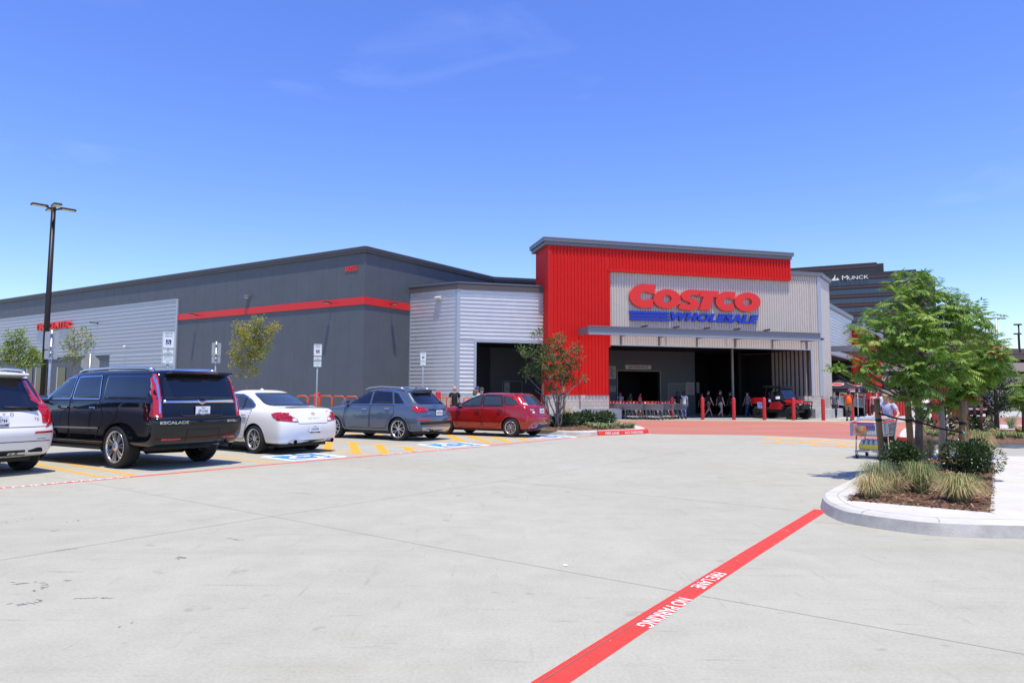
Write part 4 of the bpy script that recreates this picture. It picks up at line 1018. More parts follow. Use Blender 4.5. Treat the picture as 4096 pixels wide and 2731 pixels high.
# ---------------------------------------------------------------- black full-size SUV
t = place_car('black_suv', -5.70, 12.86, -59.5, .968, 'long black SUV with chrome window trim and tall red tail lights', 'car')
rows = [dict(z=.40, xr=.35, xf=5.45, w=.90), dict(z=.43, xr=.14, xf=5.6, w=.97), dict(z=.62, xr=.03, xf=5.68, w=1.0), dict(z=.90, xr=.0, xf=5.7, w=1.005), dict(z=.955, xr=.02, xf=5.7, w=1.0), dict(z=.965, xr=.10, xf=5.69, w=1.0, rb=.10),
        dict(z=[1.27, 1.25, 1.22, 1.16], xr=.14, xf=5.62, w=.99, rb=.10), dict(z=[1.30, 1.29, 1.27, 1.27, 1.24], xr=.15, xf=4.45, w=.955, rb=.10, fb=.3, wf=.95), dict(z=1.55, xr=.22, xf=4.02, w=.895, rb=.10, fb=.3), dict(z=1.76, xr=.28, xf=3.66, w=.835, rb=.10, fb=.3), dict(z=1.85, xr=.34, xf=3.42, w=.76, rb=.12, fb=.3), dict(z=[1.87, 1.895, 1.88], xr=.50, xf=3.1, w=.55, rb=.2, fb=.4)]
body, bv = car_body('body', rows, (1.30, 4.62), .405, .98, t, PK)
put_wheels(t, (1.30, 4.62), .985, .405, .29, .30, 'multi')
under(t, .8, 5.2, 1.4, .32, .5)
window_part(t, bv, [(2.98, 1.30), (3.98, 1.29), (3.62, 1.66), (3.30, 1.73), (3.02, 1.74)], True)
window_part(t, bv, [(1.92, 1.30), (2.90, 1.30), (2.94, 1.74), (2.08, 1.755)], True)
window_part(t, bv, [(.40, 1.31), (1.80, 1.30), (1.88, 1.755), (.45, 1.745)], False)
door_part(t, bv, [(2.93, .50), (4.02, .50), (4.08, 1.0), (4.05, 1.26), (2.96, 1.27)], PK, 3.08, 1.13, CHR); door_part(t, bv, [(1.98, .50), (2.90, .50), (2.93, 1.27), (1.90, 1.27), (1.72, 1.0), (1.78, .82)], PK, 2.06, 1.13, CHR)
for ax in 'LR':
    mb = MB(); lineP(mb, bv, ax, [(1.85, .745), (4.05, .72)], .035, .012); mb.build('side_moulding', CHR, t)
    mb = MB(); lineP(mb, bv, ax, [(1.8, .455), (4.1, .455)], .02, .012); mb.build('sill_strip', CHR, t)
    y = .98 if ax == 'L' else -.98
    mb = MB(); mb.box((2.95, y * .97, .36), (2.3, .14, .05), 0, None, .02); mb.build('running_board', BLK, t)
mb = MB(); panel(mb, bv, 'B', [(-.74, 1.31), (.74, 1.31), (.69, 1.72), (-.69, 1.72)], .006, 0, .09, True, r=.06); rw = mb.build('rear_window', GLS, t)
mb = MB(); mb.box((.25, 0, 1.79), (.32, 1.30, .05), 0, Matrix.Rotation(R(8), 4, 'Y'), .02); sp_ = mb.build('spoiler', PK, t); mb = MB(); mb.box((.03, 0, 1.81), (.012, .5, .02)); mb.build('brake_light', RED2, sp_)
for sd in (1, -1):
    tl = thing_ = MB(); pts = [(sd * .80, .97), (sd * .945, .97), (sd * .845, 1.76), (sd * .765, 1.78)]
    panel(tl, bv, 'B', pts if sd > 0 else pts[::-1], .012, 0, .08, True, r=.02)
    ax = 'L' if sd > 0 else 'R'; panel(tl, bv, ax, [(.12, .99), (.28, .99), (.25, 1.36), (.17, 1.36)], .009, 1, .08, True, r=.02)
    q = tl.build('taillight', [RED, RED2], t)
    mb = MB(); lineP(mb, bv, 'B', [(sd * .83, 1.05), (sd * .80, 1.74)], .03, .017, 0); lineP(mb, bv, 'B', [(sd * .87, .985), (sd * .90, .985)], .05, .018, 1); mb.build('light_strip', [CHR, LAMPW], q)
mb = MB(); panel(mb, bv, 'B', [(-.76, 1.24), (.76, 1.24), (.76, 1.295), (-.76, 1.295)], .022, 0, .1); mb.build('tailgate_trim', CHR, t)
mb = MB(); panel(mb, bv, 'B', rnd([(-.09, 1.245), (0, 1.20), (.09, 1.245), (.09, 1.30), (-.09, 1.30)], .015), .03, 0, .1); em = mb.build('emblem', CHR, t)
mb = MB(); [lineP(mb, bv, 'B', [(-.05 , 1.235 + .018 * i), (.05, 1.235 + .018 * i)], .008, .033, i % 2) for i in range(3)]; mb.build('crest', [BLK, ORG], em)
mb = MB(); P = rnd([(-.42, .98), (.42, .98), (.46, 1.19), (-.46, 1.19)], .05); lineP(mb, bv, 'B', P + [P[0]], .02, .004); lineP(mb, bv, 'B', [(-.42, .985), (.42, .985)], .03, .02); mb.build('plate_recess', BLK, t)
plate(t, bv, 1.085, 0, 'TEXAS', 'JJP-5166', 'SEWELL', .17)
mb = MB(); textP(mb, bv, 'B', 'ESCALADE', .075, (.60, .895 - .02), .008, 0, 1.5, .012); textP(mb, bv, 'B', 'SEWELL', .06, (-.62, .88), .008, 0, 1.2, .012); mb.build('badge_lettering', CHR, t)
mb = MB(); lineP(mb, bv, 'B', [(-.88, .84), (.88, .84)], .02, .004); lineP(mb, bv, 'B', [(-.95, .955), (.95, .955)], .02, .006); lineP(mb, bv, 'B', [(-.35, .5), (-.35, .74), (.35, .74), (.35, .5)], .01, .004); mb.build('bumper_seam', GAP, t)
for sd in (1, -1):
    mb = MB(); a = [(sd * .45, .55), (sd * .80, .55), (sd * .80, .585), (sd * .45, .585)]; panel(mb, bv, 'B', a if sd > 0 else a[::-1], .006, 0, .1); mb.build('reflector', RED, t)
    mb = MB(); mb.tube([(.7, sd * .655, 1.86), (.9, sd * .67, 1.895), (2.0, sd * .675, 1.915), (3.0, sd * .66, 1.895), (3.25, sd * .645, 1.84)], .034, 6); mb.build('roof_rail', CHR, t)
mb = MB(); mb.tube([(.06, -.62, .40), (.35, -.62, .42)], .05, 10, caps=False); mb.build('exhaust', CHR, t)
mirror_side(t, 3.95, .96, 1.30, PK, 1); mirror_side(t, 3.95, .96, 1.30, PK, -1)

# ---------------------------------------------------------------- white sedan
t = place_car('white_sedan', -4.56, 16.05, -55.5, 1.015, 'white sedan with red jewel tail lights beside the black SUV', 'car')
rows = [dict(z=.22, xr=.34, xf=4.55, w=.74), dict(z=.25, xr=.12, xf=4.68, w=.83), dict(z=.45, xr=.02, xf=4.74, w=.875, bow=.12), dict(z=.68, xr=.0, xf=4.75, w=.887, bow=.14, wr=.94), dict(z=.82, xr=.06, xf=4.72, w=.885, bow=.14, wr=.93), dict(z=[.965, .94, .90, .74], xr=.10, xf=4.62, w=.868, bow=.14, wr=.90),
        dict(z=[1.03, 1.0, .955, .79], xr=.16, xf=4.45, w=.825, bow=.14, wr=.86), dict(z=[1.055, 1.02, .97, .96], xr=.72, xf=3.60, w=.765, bow=.10, wr=.84, fb=.35), dict(z=1.20, xr=1.05, xf=3.15, w=.70, bow=.10, wr=.86, fb=.35), dict(z=1.36, xr=1.50, xf=2.70, w=.625, bow=.08, wr=.88, fb=.35), dict(z=1.425, xr=1.72, xf=2.45, w=.55, bow=.06, fb=.3), dict(z=1.453, xr=1.95, xf=2.2, w=.36, rb=.05, fb=.1)]
body, bv = car_body('body', rows, (1.07, 3.90), .328, .85, t, PW)
put_wheels(t, (1.07, 3.90), .862, .328, .235, .232, 'twin6')
under(t, .4, 4.4, 1.3, .16, .3)
window_part(t, bv, [(2.28, .99), (3.20, .97), (2.85, 1.16), (2.58, 1.29), (2.32, 1.34)], True, g=GLC, off=.009)
window_part(t, bv, [(1.22, 1.02), (2.18, .99), (2.2, 1.345), (1.82, 1.335), (1.46, 1.20), (1.25, 1.08)], True, g=GLC, off=.009)
mb = MB()
for ax in 'LR': lineP(mb, bv, ax, [(1.58, 1.0), (1.68, 1.30)], .035, .014)
mb.build('window_bar', BLK, t)
door_part(t, bv, [(2.25, .30), (3.30, .32), (3.32, .62), (3.25, .94), (2.22, .97)], PW, 2.42, .83, CHR); door_part(t, bv, [(1.48, .32), (2.22, .30), (2.2, .97), (1.20, .99), (1.28, .78)], PW, 1.42, .86, CHR)
mb = MB(); panel(mb, bv, 'B', [(-.63, 1.075), (.63, 1.075), (.50, 1.375), (-.50, 1.375)], .006, 0, .07, True, r=.08); mb.build('rear_window', GLC, t)
mb = MB(); panel(mb, bv, 'T', [(.28, -.52), (.30, .52), (.50, .48), (.52, 0), (.50, -.48)], .022, 0, .1, True, r=.06); mb.build('spoiler', PS, t)
for sd in (1, -1):
    f_ = (lambda P: P if sd > 0 else [(a, b) for a, b in reversed(P)])
    mb = MB(); panel(mb, bv, 'B', f_([(sd * .40, .735), (sd * .46, .72), (sd * .82, .76), (sd * .84, .86), (sd * .80, .93), (sd * .70, .955), (sd * .58, .87)]), .010, 0, .05, True, r=.03)
    panel(mb, bv, 'L' if sd > 0 else 'R', [(.17, .76), (.42, .82), (.52, .905), (.34, .945), (.19, .93)], .009, 0, .05, True, r=.02)
    q = mb.build('taillight', [RED], t)
    mb = MB(); panel(mb, bv, 'B', f_([(sd * .42, .745), (sd * .53, .735), (sd * .55, .785), (sd * .47, .80)]), .014, 1, .05, True, r=.015); P = [(sd * (.70 + .055 * math.cos(a)), .86 + .05 * math.sin(a)) for a in [2 * math.pi * i / 14 for i in range(14)]]; lineP(mb, bv, 'B', P + [P[0]], .014, .014, 0); P = [(sd * (.60 + .03 * math.cos(a)), .81 + .03 * math.sin(a)) for a in [2 * math.pi * i / 12 for i in range(12)]]; lineP(mb, bv, 'B', P + [P[0]], .012, .014, 0); mb.build('light_strip', [RED2, LAMPW], q)
    mb = MB(); mb.tube([(.02, sd * .52, .285), (.30, sd * .52, .29)], .052, 12, caps=False); mb.lathe([(.001, 0), (.047, 0)], 12, 1, Matrix.Translation((.10, sd * .52, .286)) @ Matrix.Rotation(R(-90), 4, 'Y')); mb.build('exhaust', [CHR, GAP], t)
mb = MB(); P = rnd([(-.40, .70), (.40, .70), (.44, .80), (.57, .88), (.60, .99)], .03); lineP(mb, bv, 'B', [(-.60, .985), (-.56, .87), (-.43, .79), (-.40, .685), (.40, .685), (.43, .79), (.56, .87), (.60, .985)], .010, .003); mb.build('boot_seam', GAP, t)
plate(t, bv, .555, 0, 'TEXAS', 'L9HXPR', 'COURTESY', .17)
mb = MB()
for sd in (-1, 1):
    P = [(sd * (.018 + .03 * math.cos(a)), .905 + .026 * math.sin(a)) for a in [2 * math.pi * i / 12 for i in range(12)]]; lineP(mb, bv, 'B', P + [P[0]], .008, .008)
textP(mb, bv, 'B', 'INFINITI', .05, (0, .80), .006, 0, 1.1, .008, 1.7); textP(mb, bv, 'B', 'G37', .05, (-.47, .955), .006, 0, 1.0, .008); mb.build('badge_lettering', PS, t)
mb = MB(); P = [(.55, .32), (.35, .30), (0, .29), (-.35, .30), (-.55, .32)]; panel(mb, bv, 'B', [(-.42, .23), (.42, .23), (.40, .31), (-.40, .31)], .004, 0, .08); mb.build('diffuser', BLK, t)
mb = MB(); mb.box((2.02, 0, 1.465), (.14, .03, .04), 0, None, .01, .5); mb.build('roof_antenna', PW, t)
mirror_side(t, 3.12, .83, 1.0, PW, 1); mirror_side(t, 3.12, .83, 1.0, PW, -1)

# ---------------------------------------------------------------- blue-grey compact SUV
t = place_car('blue_grey_suv', -2.14, 20.86, -59.5, 1.0, 'blue grey compact SUV with four linked rings on its tailgate', 'car')
rows = [dict(z=.24, xr=.34, xf=4.2, w=.78), dict(z=.28, xr=.14, xf=4.32, w=.875), dict(z=.48, xr=.03, xf=4.38, w=.91, bow=.10), dict(z=.66, xr=.0, xf=4.39, w=.915, bow=.11, wr=.95), dict(z=.74, xr=.06, xf=4.38, w=.912, bow=.11, wr=.94), dict(z=.92, xr=.09, xf=4.34, w=.905, bow=.11, wr=.93),
        dict(z=[1.05, 1.05, 1.0, .92], xr=.17, xf=4.26, w=.88, bow=.11, wr=.90), dict(z=[1.09, 1.08, 1.06, 1.04], xr=.27, xf=3.38, w=.83, bow=.10, wr=.88, fb=.35), dict(z=1.28, xr=.48, xf=2.95, w=.76, bow=.09, wr=.88, fb=.35), dict(z=1.44, xr=.66, xf=2.62, w=.69, bow=.08, wr=.88, fb=.35), dict(z=1.53, xr=.78, xf=2.40, w=.61, bow=.06, fb=.35), dict(z=[1.555, 1.585, 1.57], xr=1.0, xf=2.15, w=.42, rb=.1, fb=.2)]
body, bv = car_body('body', rows, (.92, 3.52), .348, .88, t, PG)
put_wheels(t, (.92, 3.52), .895, .348, .245, .252, 'twin5')
under(t, .5, 4.0, 1.35, .18, .34)
window_part(t, bv, [(2.10, 1.08), (3.02, 1.07), (2.72, 1.28), (2.50, 1.41), (2.12, 1.47)], False); window_part(t, bv, [(1.18, 1.09), (2.03, 1.08), (2.05, 1.47), (1.32, 1.445)], False); window_part(t, bv, [(.78, 1.10), (1.12, 1.09), (1.25, 1.43), (1.08, 1.39)], False)
mb = MB()
for ax in 'LR': lineP(mb, bv, ax, [(3.05, 1.055), (.74, 1.085), (.74, 1.10), (1.08, 1.415), (1.35, 1.47), (2.12, 1.49), (2.55, 1.425)], .018, .012)
mb.build('window_trim', CHR, t)
door_part(t, bv, [(2.06, .36), (3.05, .36), (3.10, .7), (3.02, 1.04), (2.04, 1.05)], PG, 2.22, .93, CHR); door_part(t, bv, [(1.42, .36), (2.02, .36), (2.0, 1.05), (1.12, 1.06), (1.08, .82), (1.28, .6)], PG, 1.33, .95, CHR)
mb = MB(); panel(mb, bv, 'B', [(-.66, 1.085), (.66, 1.085), (.56, 1.43), (-.56, 1.43)], .006, 0, .07, True, r=.09); mb.build('rear_window', GLS, t)
mb = MB(); panel(mb, bv, 'B', [(-.60, 1.44), (.60, 1.44), (.52, 1.52), (-.52, 1.52)], .04, 0, .07, True, r=.04); mb.box((.70, 0, 1.50), (.30, .96, .035), 0, Matrix.Rotation(R(8), 4, 'Y'), .015); mb.build('spoiler', PG, t)
mb = MB(); mb.tube([(.28, -.12, 1.10), (.32, -.45, 1.125)], .018, 5); mb.box((.30, -.1, 1.10), (.08, .14, .06), 0, None, .02); mb.build('wiper', BLK, t)
for sd in (1, -1):
    f_ = (lambda P: P if sd > 0 else [(a, b) for a, b in reversed(P)])
    mb = MB(); panel(mb, bv, 'B', f_([(sd * .44, .93), (sd * .50, .86), (sd * .83, .84), (sd * .85, 1.01), (sd * .80, 1.03)]), .010, 0, .05, True, r=.02); panel(mb, bv, 'L' if sd > 0 else 'R', [(.16, .85), (.34, .90), (.36, .97), (.24, 1.02), (.18, 1.02)], .009, 0, .05, True, r=.02)
    q = mb.build('taillight', [RED], t); mb = MB(); lineP(mb, bv, 'B', [(sd * .5, .885), (sd * .8, .875)], .022, .014); lineP(mb, bv, 'B', [(sd * .55, .95), (sd * .8, .985)], .016, .014); mb.build('light_strip', [RED2], q)
    mb = MB(); panel(mb, bv, 'B', f_([(sd * .40, .60), (sd * .84, .61), (sd * .84, .655), (sd * .42, .645)]), .008, 0, .06, True, r=.01); mb.build('reflector', RED, t)
    mb = MB(); mb.tube([(.92, sd * .60, 1.53), (1.1, sd * .615, 1.585), (1.8, sd * .62, 1.615), (2.3, sd * .61, 1.58), (2.48, sd * .60, 1.52)], .02, 6); mb.build('roof_rail', ALU, t)
    ar = [(.92 + .40 * math.cos(R(a)), .35 + .40 * math.sin(R(a))) for a in range(-2, 183, 8)]; a2 = [(3.52 + .40 * math.cos(R(a)), .35 + .40 * math.sin(R(a))) for a in range(-2, 183, 8)]
    mb = MB(); [lineP(mb, bv, 'L' if sd > 0 else 'R', A_, .06, .016) for A_ in (ar, a2)]; mb.build('arch_trim', PG, t)
mb = MB()
for k in range(4):
    P = [(.075 * (k - 1.5) + .058 * math.cos(a), 1.00 + .058 * math.sin(a)) for a in [2 * math.pi * i / 14 for i in range(14)]]; lineP(mb, bv, 'B', P + [P[0]], .015, .016)
mb.build('emblem', CHR, t)
mb = MB(); lineP(mb, bv, 'B', [(-.80, .785), (-.70, .745), (.70, .745), (.80, .785), (.83, .84)], .012, .003); lineP(mb, bv, 'B', [(-.42, .925), (.42, .925)], .03, .012); mb.build('tailgate_seam', GAP, t)
mb = MB(); panel(mb, bv, 'B', [(-.78, .49), (.78, .49), (.80, .57), (-.80, .57)], .008, 0, .08, True, r=.02); mb.build('bumper_grille', BLK, t)
mb = MB(); panel(mb, bv, 'B', [(-.62, .29), (.62, .29), (.72, .42), (-.72, .42)], .014, 0, .08, True, r=.03); mb.build('skid_plate', PS, t)
plate(t, bv, .83, 0, 'Texas', 'HRB-6544', '', .155)
mb = MB(); textP(mb, bv, 'B', 'Q3', .075, (.46, .80), .008, 0, 1.0, .015); textP(mb, bv, 'B', 'TFSI', .04, (-.5, .80), .008); mb.build('badge_lettering', CHR, t)
mb = MB(); [mb.tube([(.06, y, .31), (.28, y, .31)], .04, 10, caps=False) for y in (.34, .44)]; [mb.lathe([(.001, 0), (.037, 0)], 10, 1, Matrix.Translation((.10, y, .31)) @ Matrix.Rotation(R(-90), 4, 'Y')) for y in (.34, .44)]; mb.build('exhaust', [CHR, GAP], t)
mb = MB(); mb.box((.95, 0, 1.575), (.12, .03, .05), 0, None, .01, .4); mb.build('roof_antenna', PG, t)
mirror_side(t, 2.98, .86, 1.12, PG, 1); mirror_side(t, 2.98, .86, 1.12, PG, -1)

# ---------------------------------------------------------------- red hatchback
t = place_car('red_hatchback', 1.10, 22.88, -60.0, 1.01, 'dark red hatchback parked beside the planted corner bed', 'car')
rows = [dict(z=.22, xr=.36, xf=4.05, w=.72), dict(z=.26, xr=.14, xf=4.15, w=.81), dict(z=.48, xr=.02, xf=4.23, w=.845, bow=.12), dict(z=.60, xr=.0, xf=4.25, w=.85, bow=.13, wr=.94), dict(z=.65, xr=.02, xf=4.24, w=.85, bow=.13, wr=.94), dict(z=.68, xr=.09, xf=4.22, w=.85, bow=.11, wr=.93), dict(z=.88, xr=.13, xf=4.12, w=.845, bow=.11, wr=.92),
        dict(z=[1.01, 1.0, .96, .84], xr=.20, xf=4.0, w=.82, bow=.11, wr=.89), dict(z=[1.05, 1.02, .98, .97], xr=.28, xf=3.25, w=.78, bow=.10, wr=.86, fb=.35), dict(z=1.20, xr=.44, xf=2.85, w=.715, bow=.09, wr=.86, fb=.35), dict(z=1.34, xr=.58, xf=2.45, w=.645, bow=.08, wr=.86, fb=.35), dict(z=1.405, xr=.72, xf=2.22, w=.57, bow=.06, fb=.35), dict(z=[1.42, 1.445, 1.44], xr=.95, xf=2.0, w=.40, rb=.1, fb=.2)]
body, bv = car_body('body', rows, (.83, 3.42), .312, .82, t, PR)
put_wheels(t, (.83, 3.42), .828, .312, .205, .205, 'mesh')
under(t, .5, 3.9, 1.25, .17, .3)
window_part(t, bv, [(1.98, 1.0), (2.88, .98), (2.55, 1.17), (2.3, 1.30), (2.0, 1.355)], True, BLK, GLC, fw=.05); window_part(t, bv, [(1.14, 1.02), (1.90, 1.0), (1.93, 1.355), (1.25, 1.335)], True, BLK, GLC, fw=.05); window_part(t, bv, [(.60, 1.10), (.78, 1.04), (1.06, 1.03), (1.18, 1.325), (.98, 1.29)], True, BLK, GLC, fw=.03)
door_part(t, bv, [(1.95, .30), (2.92, .30), (2.98, .62), (2.9, .95), (1.93, .97)], PR, 2.10, .84, BLK); door_part(t, bv, [(1.34, .30), (1.91, .30), (1.89, .97), (1.05, .99), (1.02, .76), (1.22, .52)], PR, 1.24, .86, BLK)
mb = MB()
for ax in 'LR': lineP(mb, bv, ax, [(1.25, .565), (2.95, .55)], .05, .012)
mb.build('side_moulding', PR, t)
mb = MB(); panel(mb, bv, 'B', rnd([(-.64, 1.055), (.64, 1.055), (.55, 1.325), (-.55, 1.325)], .08), .006, 0, .06, True); mb.build('rear_window', GLC, t)
mb = MB(); panel(mb, bv, 'B', [(-.56, 1.335), (.56, 1.335), (.52, 1.39), (-.52, 1.39)], .03, 0, .07, True, r=.03); mb.build('spoiler', PR, t)
for sd in (1, -1):
    f_ = (lambda P: P if sd > 0 else [(a, b) for a, b in reversed(P)])
    mb = MB(); panel(mb, bv, 'B', f_([(sd * .66, 1.03), (sd * .73, 1.02), (sd * .65, 1.33), (sd * .575, 1.34)]), .010, 0, .05, True, r=.015); panel(mb, bv, 'L' if sd > 0 else 'R', [(.31, 1.02), (.50, 1.06), (.62, 1.12), (.86, 1.32), (.80, 1.345), (.60, 1.33), (.46, 1.16)], .009, 0, .05, True, r=.02)
    q = mb.build('taillight', [RED], t); mb = MB(); panel(mb, bv, 'L' if sd > 0 else 'R', [(.32, 1.025), (.44, 1.05), (.46, 1.10), (.38, 1.09)], .013, 0, .05); mb.build('light_strip', [LAMPW], q)
mb = MB(); mb.tube([(.24, .06, 1.06), (.27, -.34, 1.075)], .012, 5); mb.build('wiper', BLK, t)
mb = MB(); P = [(.052 * math.cos(a), 1.005 + .024 * math.sin(a)) for a in [2 * math.pi * i / 16 for i in range(16)]]; panel(mb, bv, 'B', P, .012, 0, .2); mb.build('emblem', mat('badge_blue', (.03, .08, .35), .2), t)
mb = MB(); P = [(.46 + .055 * math.cos(a), .80 + .032 * math.sin(a)) for a in [2 * math.pi * i / 16 for i in range(16)]]; panel(mb, bv, 'B', P, .008, 0, .2); textP(mb, bv, 'B', 'Focus', .07, (.50, .885), .008, 0, 1.0, .014); mb.build('badge_lettering', PLT, t)
mb = MB(); P = rnd([(-.26, .76), (.26, .76), (.34, .94), (-.34, .94)], .05); lineP(mb, bv, 'B', P + [P[0]], .012, .004); lineP(mb, bv, 'B', [(-.72, 1.0), (-.66, .67), (.66, .67), (.72, 1.0)], .01, .003); mb.build('tailgate_seam', GAP, t)
plate(t, bv, .845, 0, 'Texas', 'DJ4-8D79', '', .155)
mb = MB(); panel(mb, bv, 'B', [(-.55, .28), (.30, .28), (.30, .40), (-.55, .40)], .006, 0, .08, True, r=.02); mb.build('diffuser', BLK, t)
mirror_side(t, 2.82, .80, 1.03, BLK, 1); mirror_side(t, 2.82, .80, 1.03, BLK, -1)

# ---------------------------------------------------------------- white SUV at the left edge
t = place_car('white_suv', -8.24, 11.12, -58.5, 1.0, 'white SUV cut off by the left frame edge with slim curved red tail light', 'car')
rows = [dict(z=.28, xr=.40, xf=4.75, w=.84), dict(z=.32, xr=.18, xf=4.85, w=.94), dict(z=.50, xr=.06, xf=4.92, w=.975, bow=.12), dict(z=.72, xr=.0, xf=4.95, w=.985, bow=.13, wr=.95), dict(z=.80, xr=.06, xf=4.94, w=.985, bow=.12, wr=.945), dict(z=1.02, xr=.10, xf=4.9, w=.98, bow=.12, wr=.935),
        dict(z=[1.16, 1.15, 1.12, 1.05], xr=.17, xf=4.82, w=.955, bow=.12, wr=.91), dict(z=[1.20, 1.19, 1.17, 1.16], xr=.22, xf=3.85, w=.91, bow=.11, wr=.90, fb=.35), dict(z=1.42, xr=.36, xf=3.4, w=.84, bow=.10, wr=.88, fb=.35), dict(z=1.62, xr=.48, xf=3.02, w=.76, bow=.09, wr=.88, fb=.35), dict(z=1.71, xr=.60, xf=2.8, w=.68, bow=.07, fb=.35), dict(z=[1.73, 1.76, 1.75], xr=.85, xf=2.5, w=.48, rb=.1, fb=.2)]
body, bv = car_body('body', rows, (1.07, 4.05), .375, .94, t, PW)
put_wheels(t, (1.07, 4.05), .955, .375, .265, .26, 'plain')
under(t, .6, 4.5, 1.45, .2, .38)
mb = MB(); panel(mb, bv, 'B', rnd([(-.76, 1.14), (-.62, 1.06), (.62, 1.06), (.76, 1.14), (.66, 1.62), (-.66, 1.62)], .06), .006, 0, .07, True); mb.build('rear_window', GLS, t)
for P in ([(2.35, 1.22), (3.4, 1.20), (3.0, 1.45), (2.7, 1.58), (2.38, 1.62)], [(1.35, 1.23), (2.26, 1.22), (2.28, 1.62), (1.5, 1.61)], [(.72, 1.25), (1.25, 1.23), (1.38, 1.60), (.98, 1.56)]): window_part(t, bv, P, False)
door_part(t, bv, [(2.32, .42), (3.4, .42), (3.45, .8), (3.4, 1.17), (2.30, 1.18)], PW, 2.48, 1.02, CHR); door_part(t, bv, [(1.6, .42), (2.28, .42), (2.26, 1.18), (1.30, 1.19), (1.25, .9), (1.46, .7)], PW, 1.5, 1.04, CHR)
for sd in (1, -1):
    f_ = (lambda P: P if sd > 0 else [(a, b) for a, b in reversed(P)])
    mb = MB(); panel(mb, bv, 'B', f_([(sd * .74, .78), (sd * .86, .84), (sd * .91, 1.0), (sd * .885, 1.10), (sd * .83, 1.20), (sd * .72, 1.60), (sd * .67, 1.62), (sd * .775, 1.14), (sd * .83, 1.06), (sd * .82, .92)]), .012, 0, .05, True, r=.02); panel(mb, bv, 'L' if sd > 0 else 'R', [(.16, .86), (.24, .86), (.30, 1.10), (.34, 1.20), (.55, 1.58), (.50, 1.60), (.24, 1.16)], .01, 0, .05, True, r=.015); mb.build('taillight', [RED], t)
    mb = MB(); panel(mb, bv, 'B', f_([(sd * .55, .685), (sd * .87, .69), (sd * .87, .73), (sd * .57, .72)]), .008, 0, .06); mb.build('reflector', RED, t)
    p, _ = proj(bv, 'B', sd * .62, .40, .012); mb = MB(); P = rnd([(-.13, -.05), (.13, -.05), (.15, .05), (-.11, .05)], .03)
    M = Matrix(((0, 1, 0, p.x - .01), (-1, 0, 0, sd * .62), (0, 0, 1, .41), (0, 0, 0, 1))); mb.prism([(a * sd, b) for a, b in P][::sd], 0, .10, 0, M); mb.prism([(a * .85 * sd, b * .75) for a, b in P][::sd], -.004, .05, 1, M); mb.build('exhaust', [CHR, GAP], t)
    mb = MB(); mb.tube([(.78, sd * .66, 1.69), (.95, sd * .68, 1.765), (1.6, sd * .69, 1.80), (2.5, sd * .68, 1.78), (2.85, sd * .66, 1.71)], .022, 6); mb.build('roof_rail', ALU, t)
mb = MB(); lineP(mb, bv, 'B', [(-.74, 1.10), (-.80, .80), (.80, .80), (.74, 1.10)], .01, .003); lineP(mb, bv, 'B', [(-.9, .56), (.9, .56)], .012, .004); lineP(mb, bv, 'B', [(-.75, .60), (-.60, .60)], .008, .004); mb.build('tailgate_seam', GAP, t)
mb = MB(); textP(mb, bv, 'B', 'VOLVO', .075, (0, 1.01), .009, 0, 1.0, .014, 2.6); textP(mb, bv, 'B', 'T6', .06, (-.60, .93), .008, 0, 1.2, .014); mb.build('badge_lettering', PS, t)
mb = MB(); mb.tube([(.14, -.10, 1.13), (.17, -.62, 1.11)], .02, 5); mb.build('wiper', BLK, t)
mb = MB(); mb.box((.44, 0, 1.66), (.24, 1.06, .04), 0, Matrix.Rotation(R(10), 4, 'Y'), .015); mb.build('spoiler', PW, t)
plate(t, bv, .915, 0, 'TEXAS', 'HKT-0744', 'VOLVO of DALLAS', .17)
mb = MB(); panel(mb, bv, 'B', [(-.5, .33), (.5, .33), (.45, .42), (-.45, .42)], .006, 0, .1); mb.build('diffuser', BLK, t)
mirror_side(t, 3.35, .92, 1.22, PW, 1); mirror_side(t, 3.35, .92, 1.22, PW, -1)

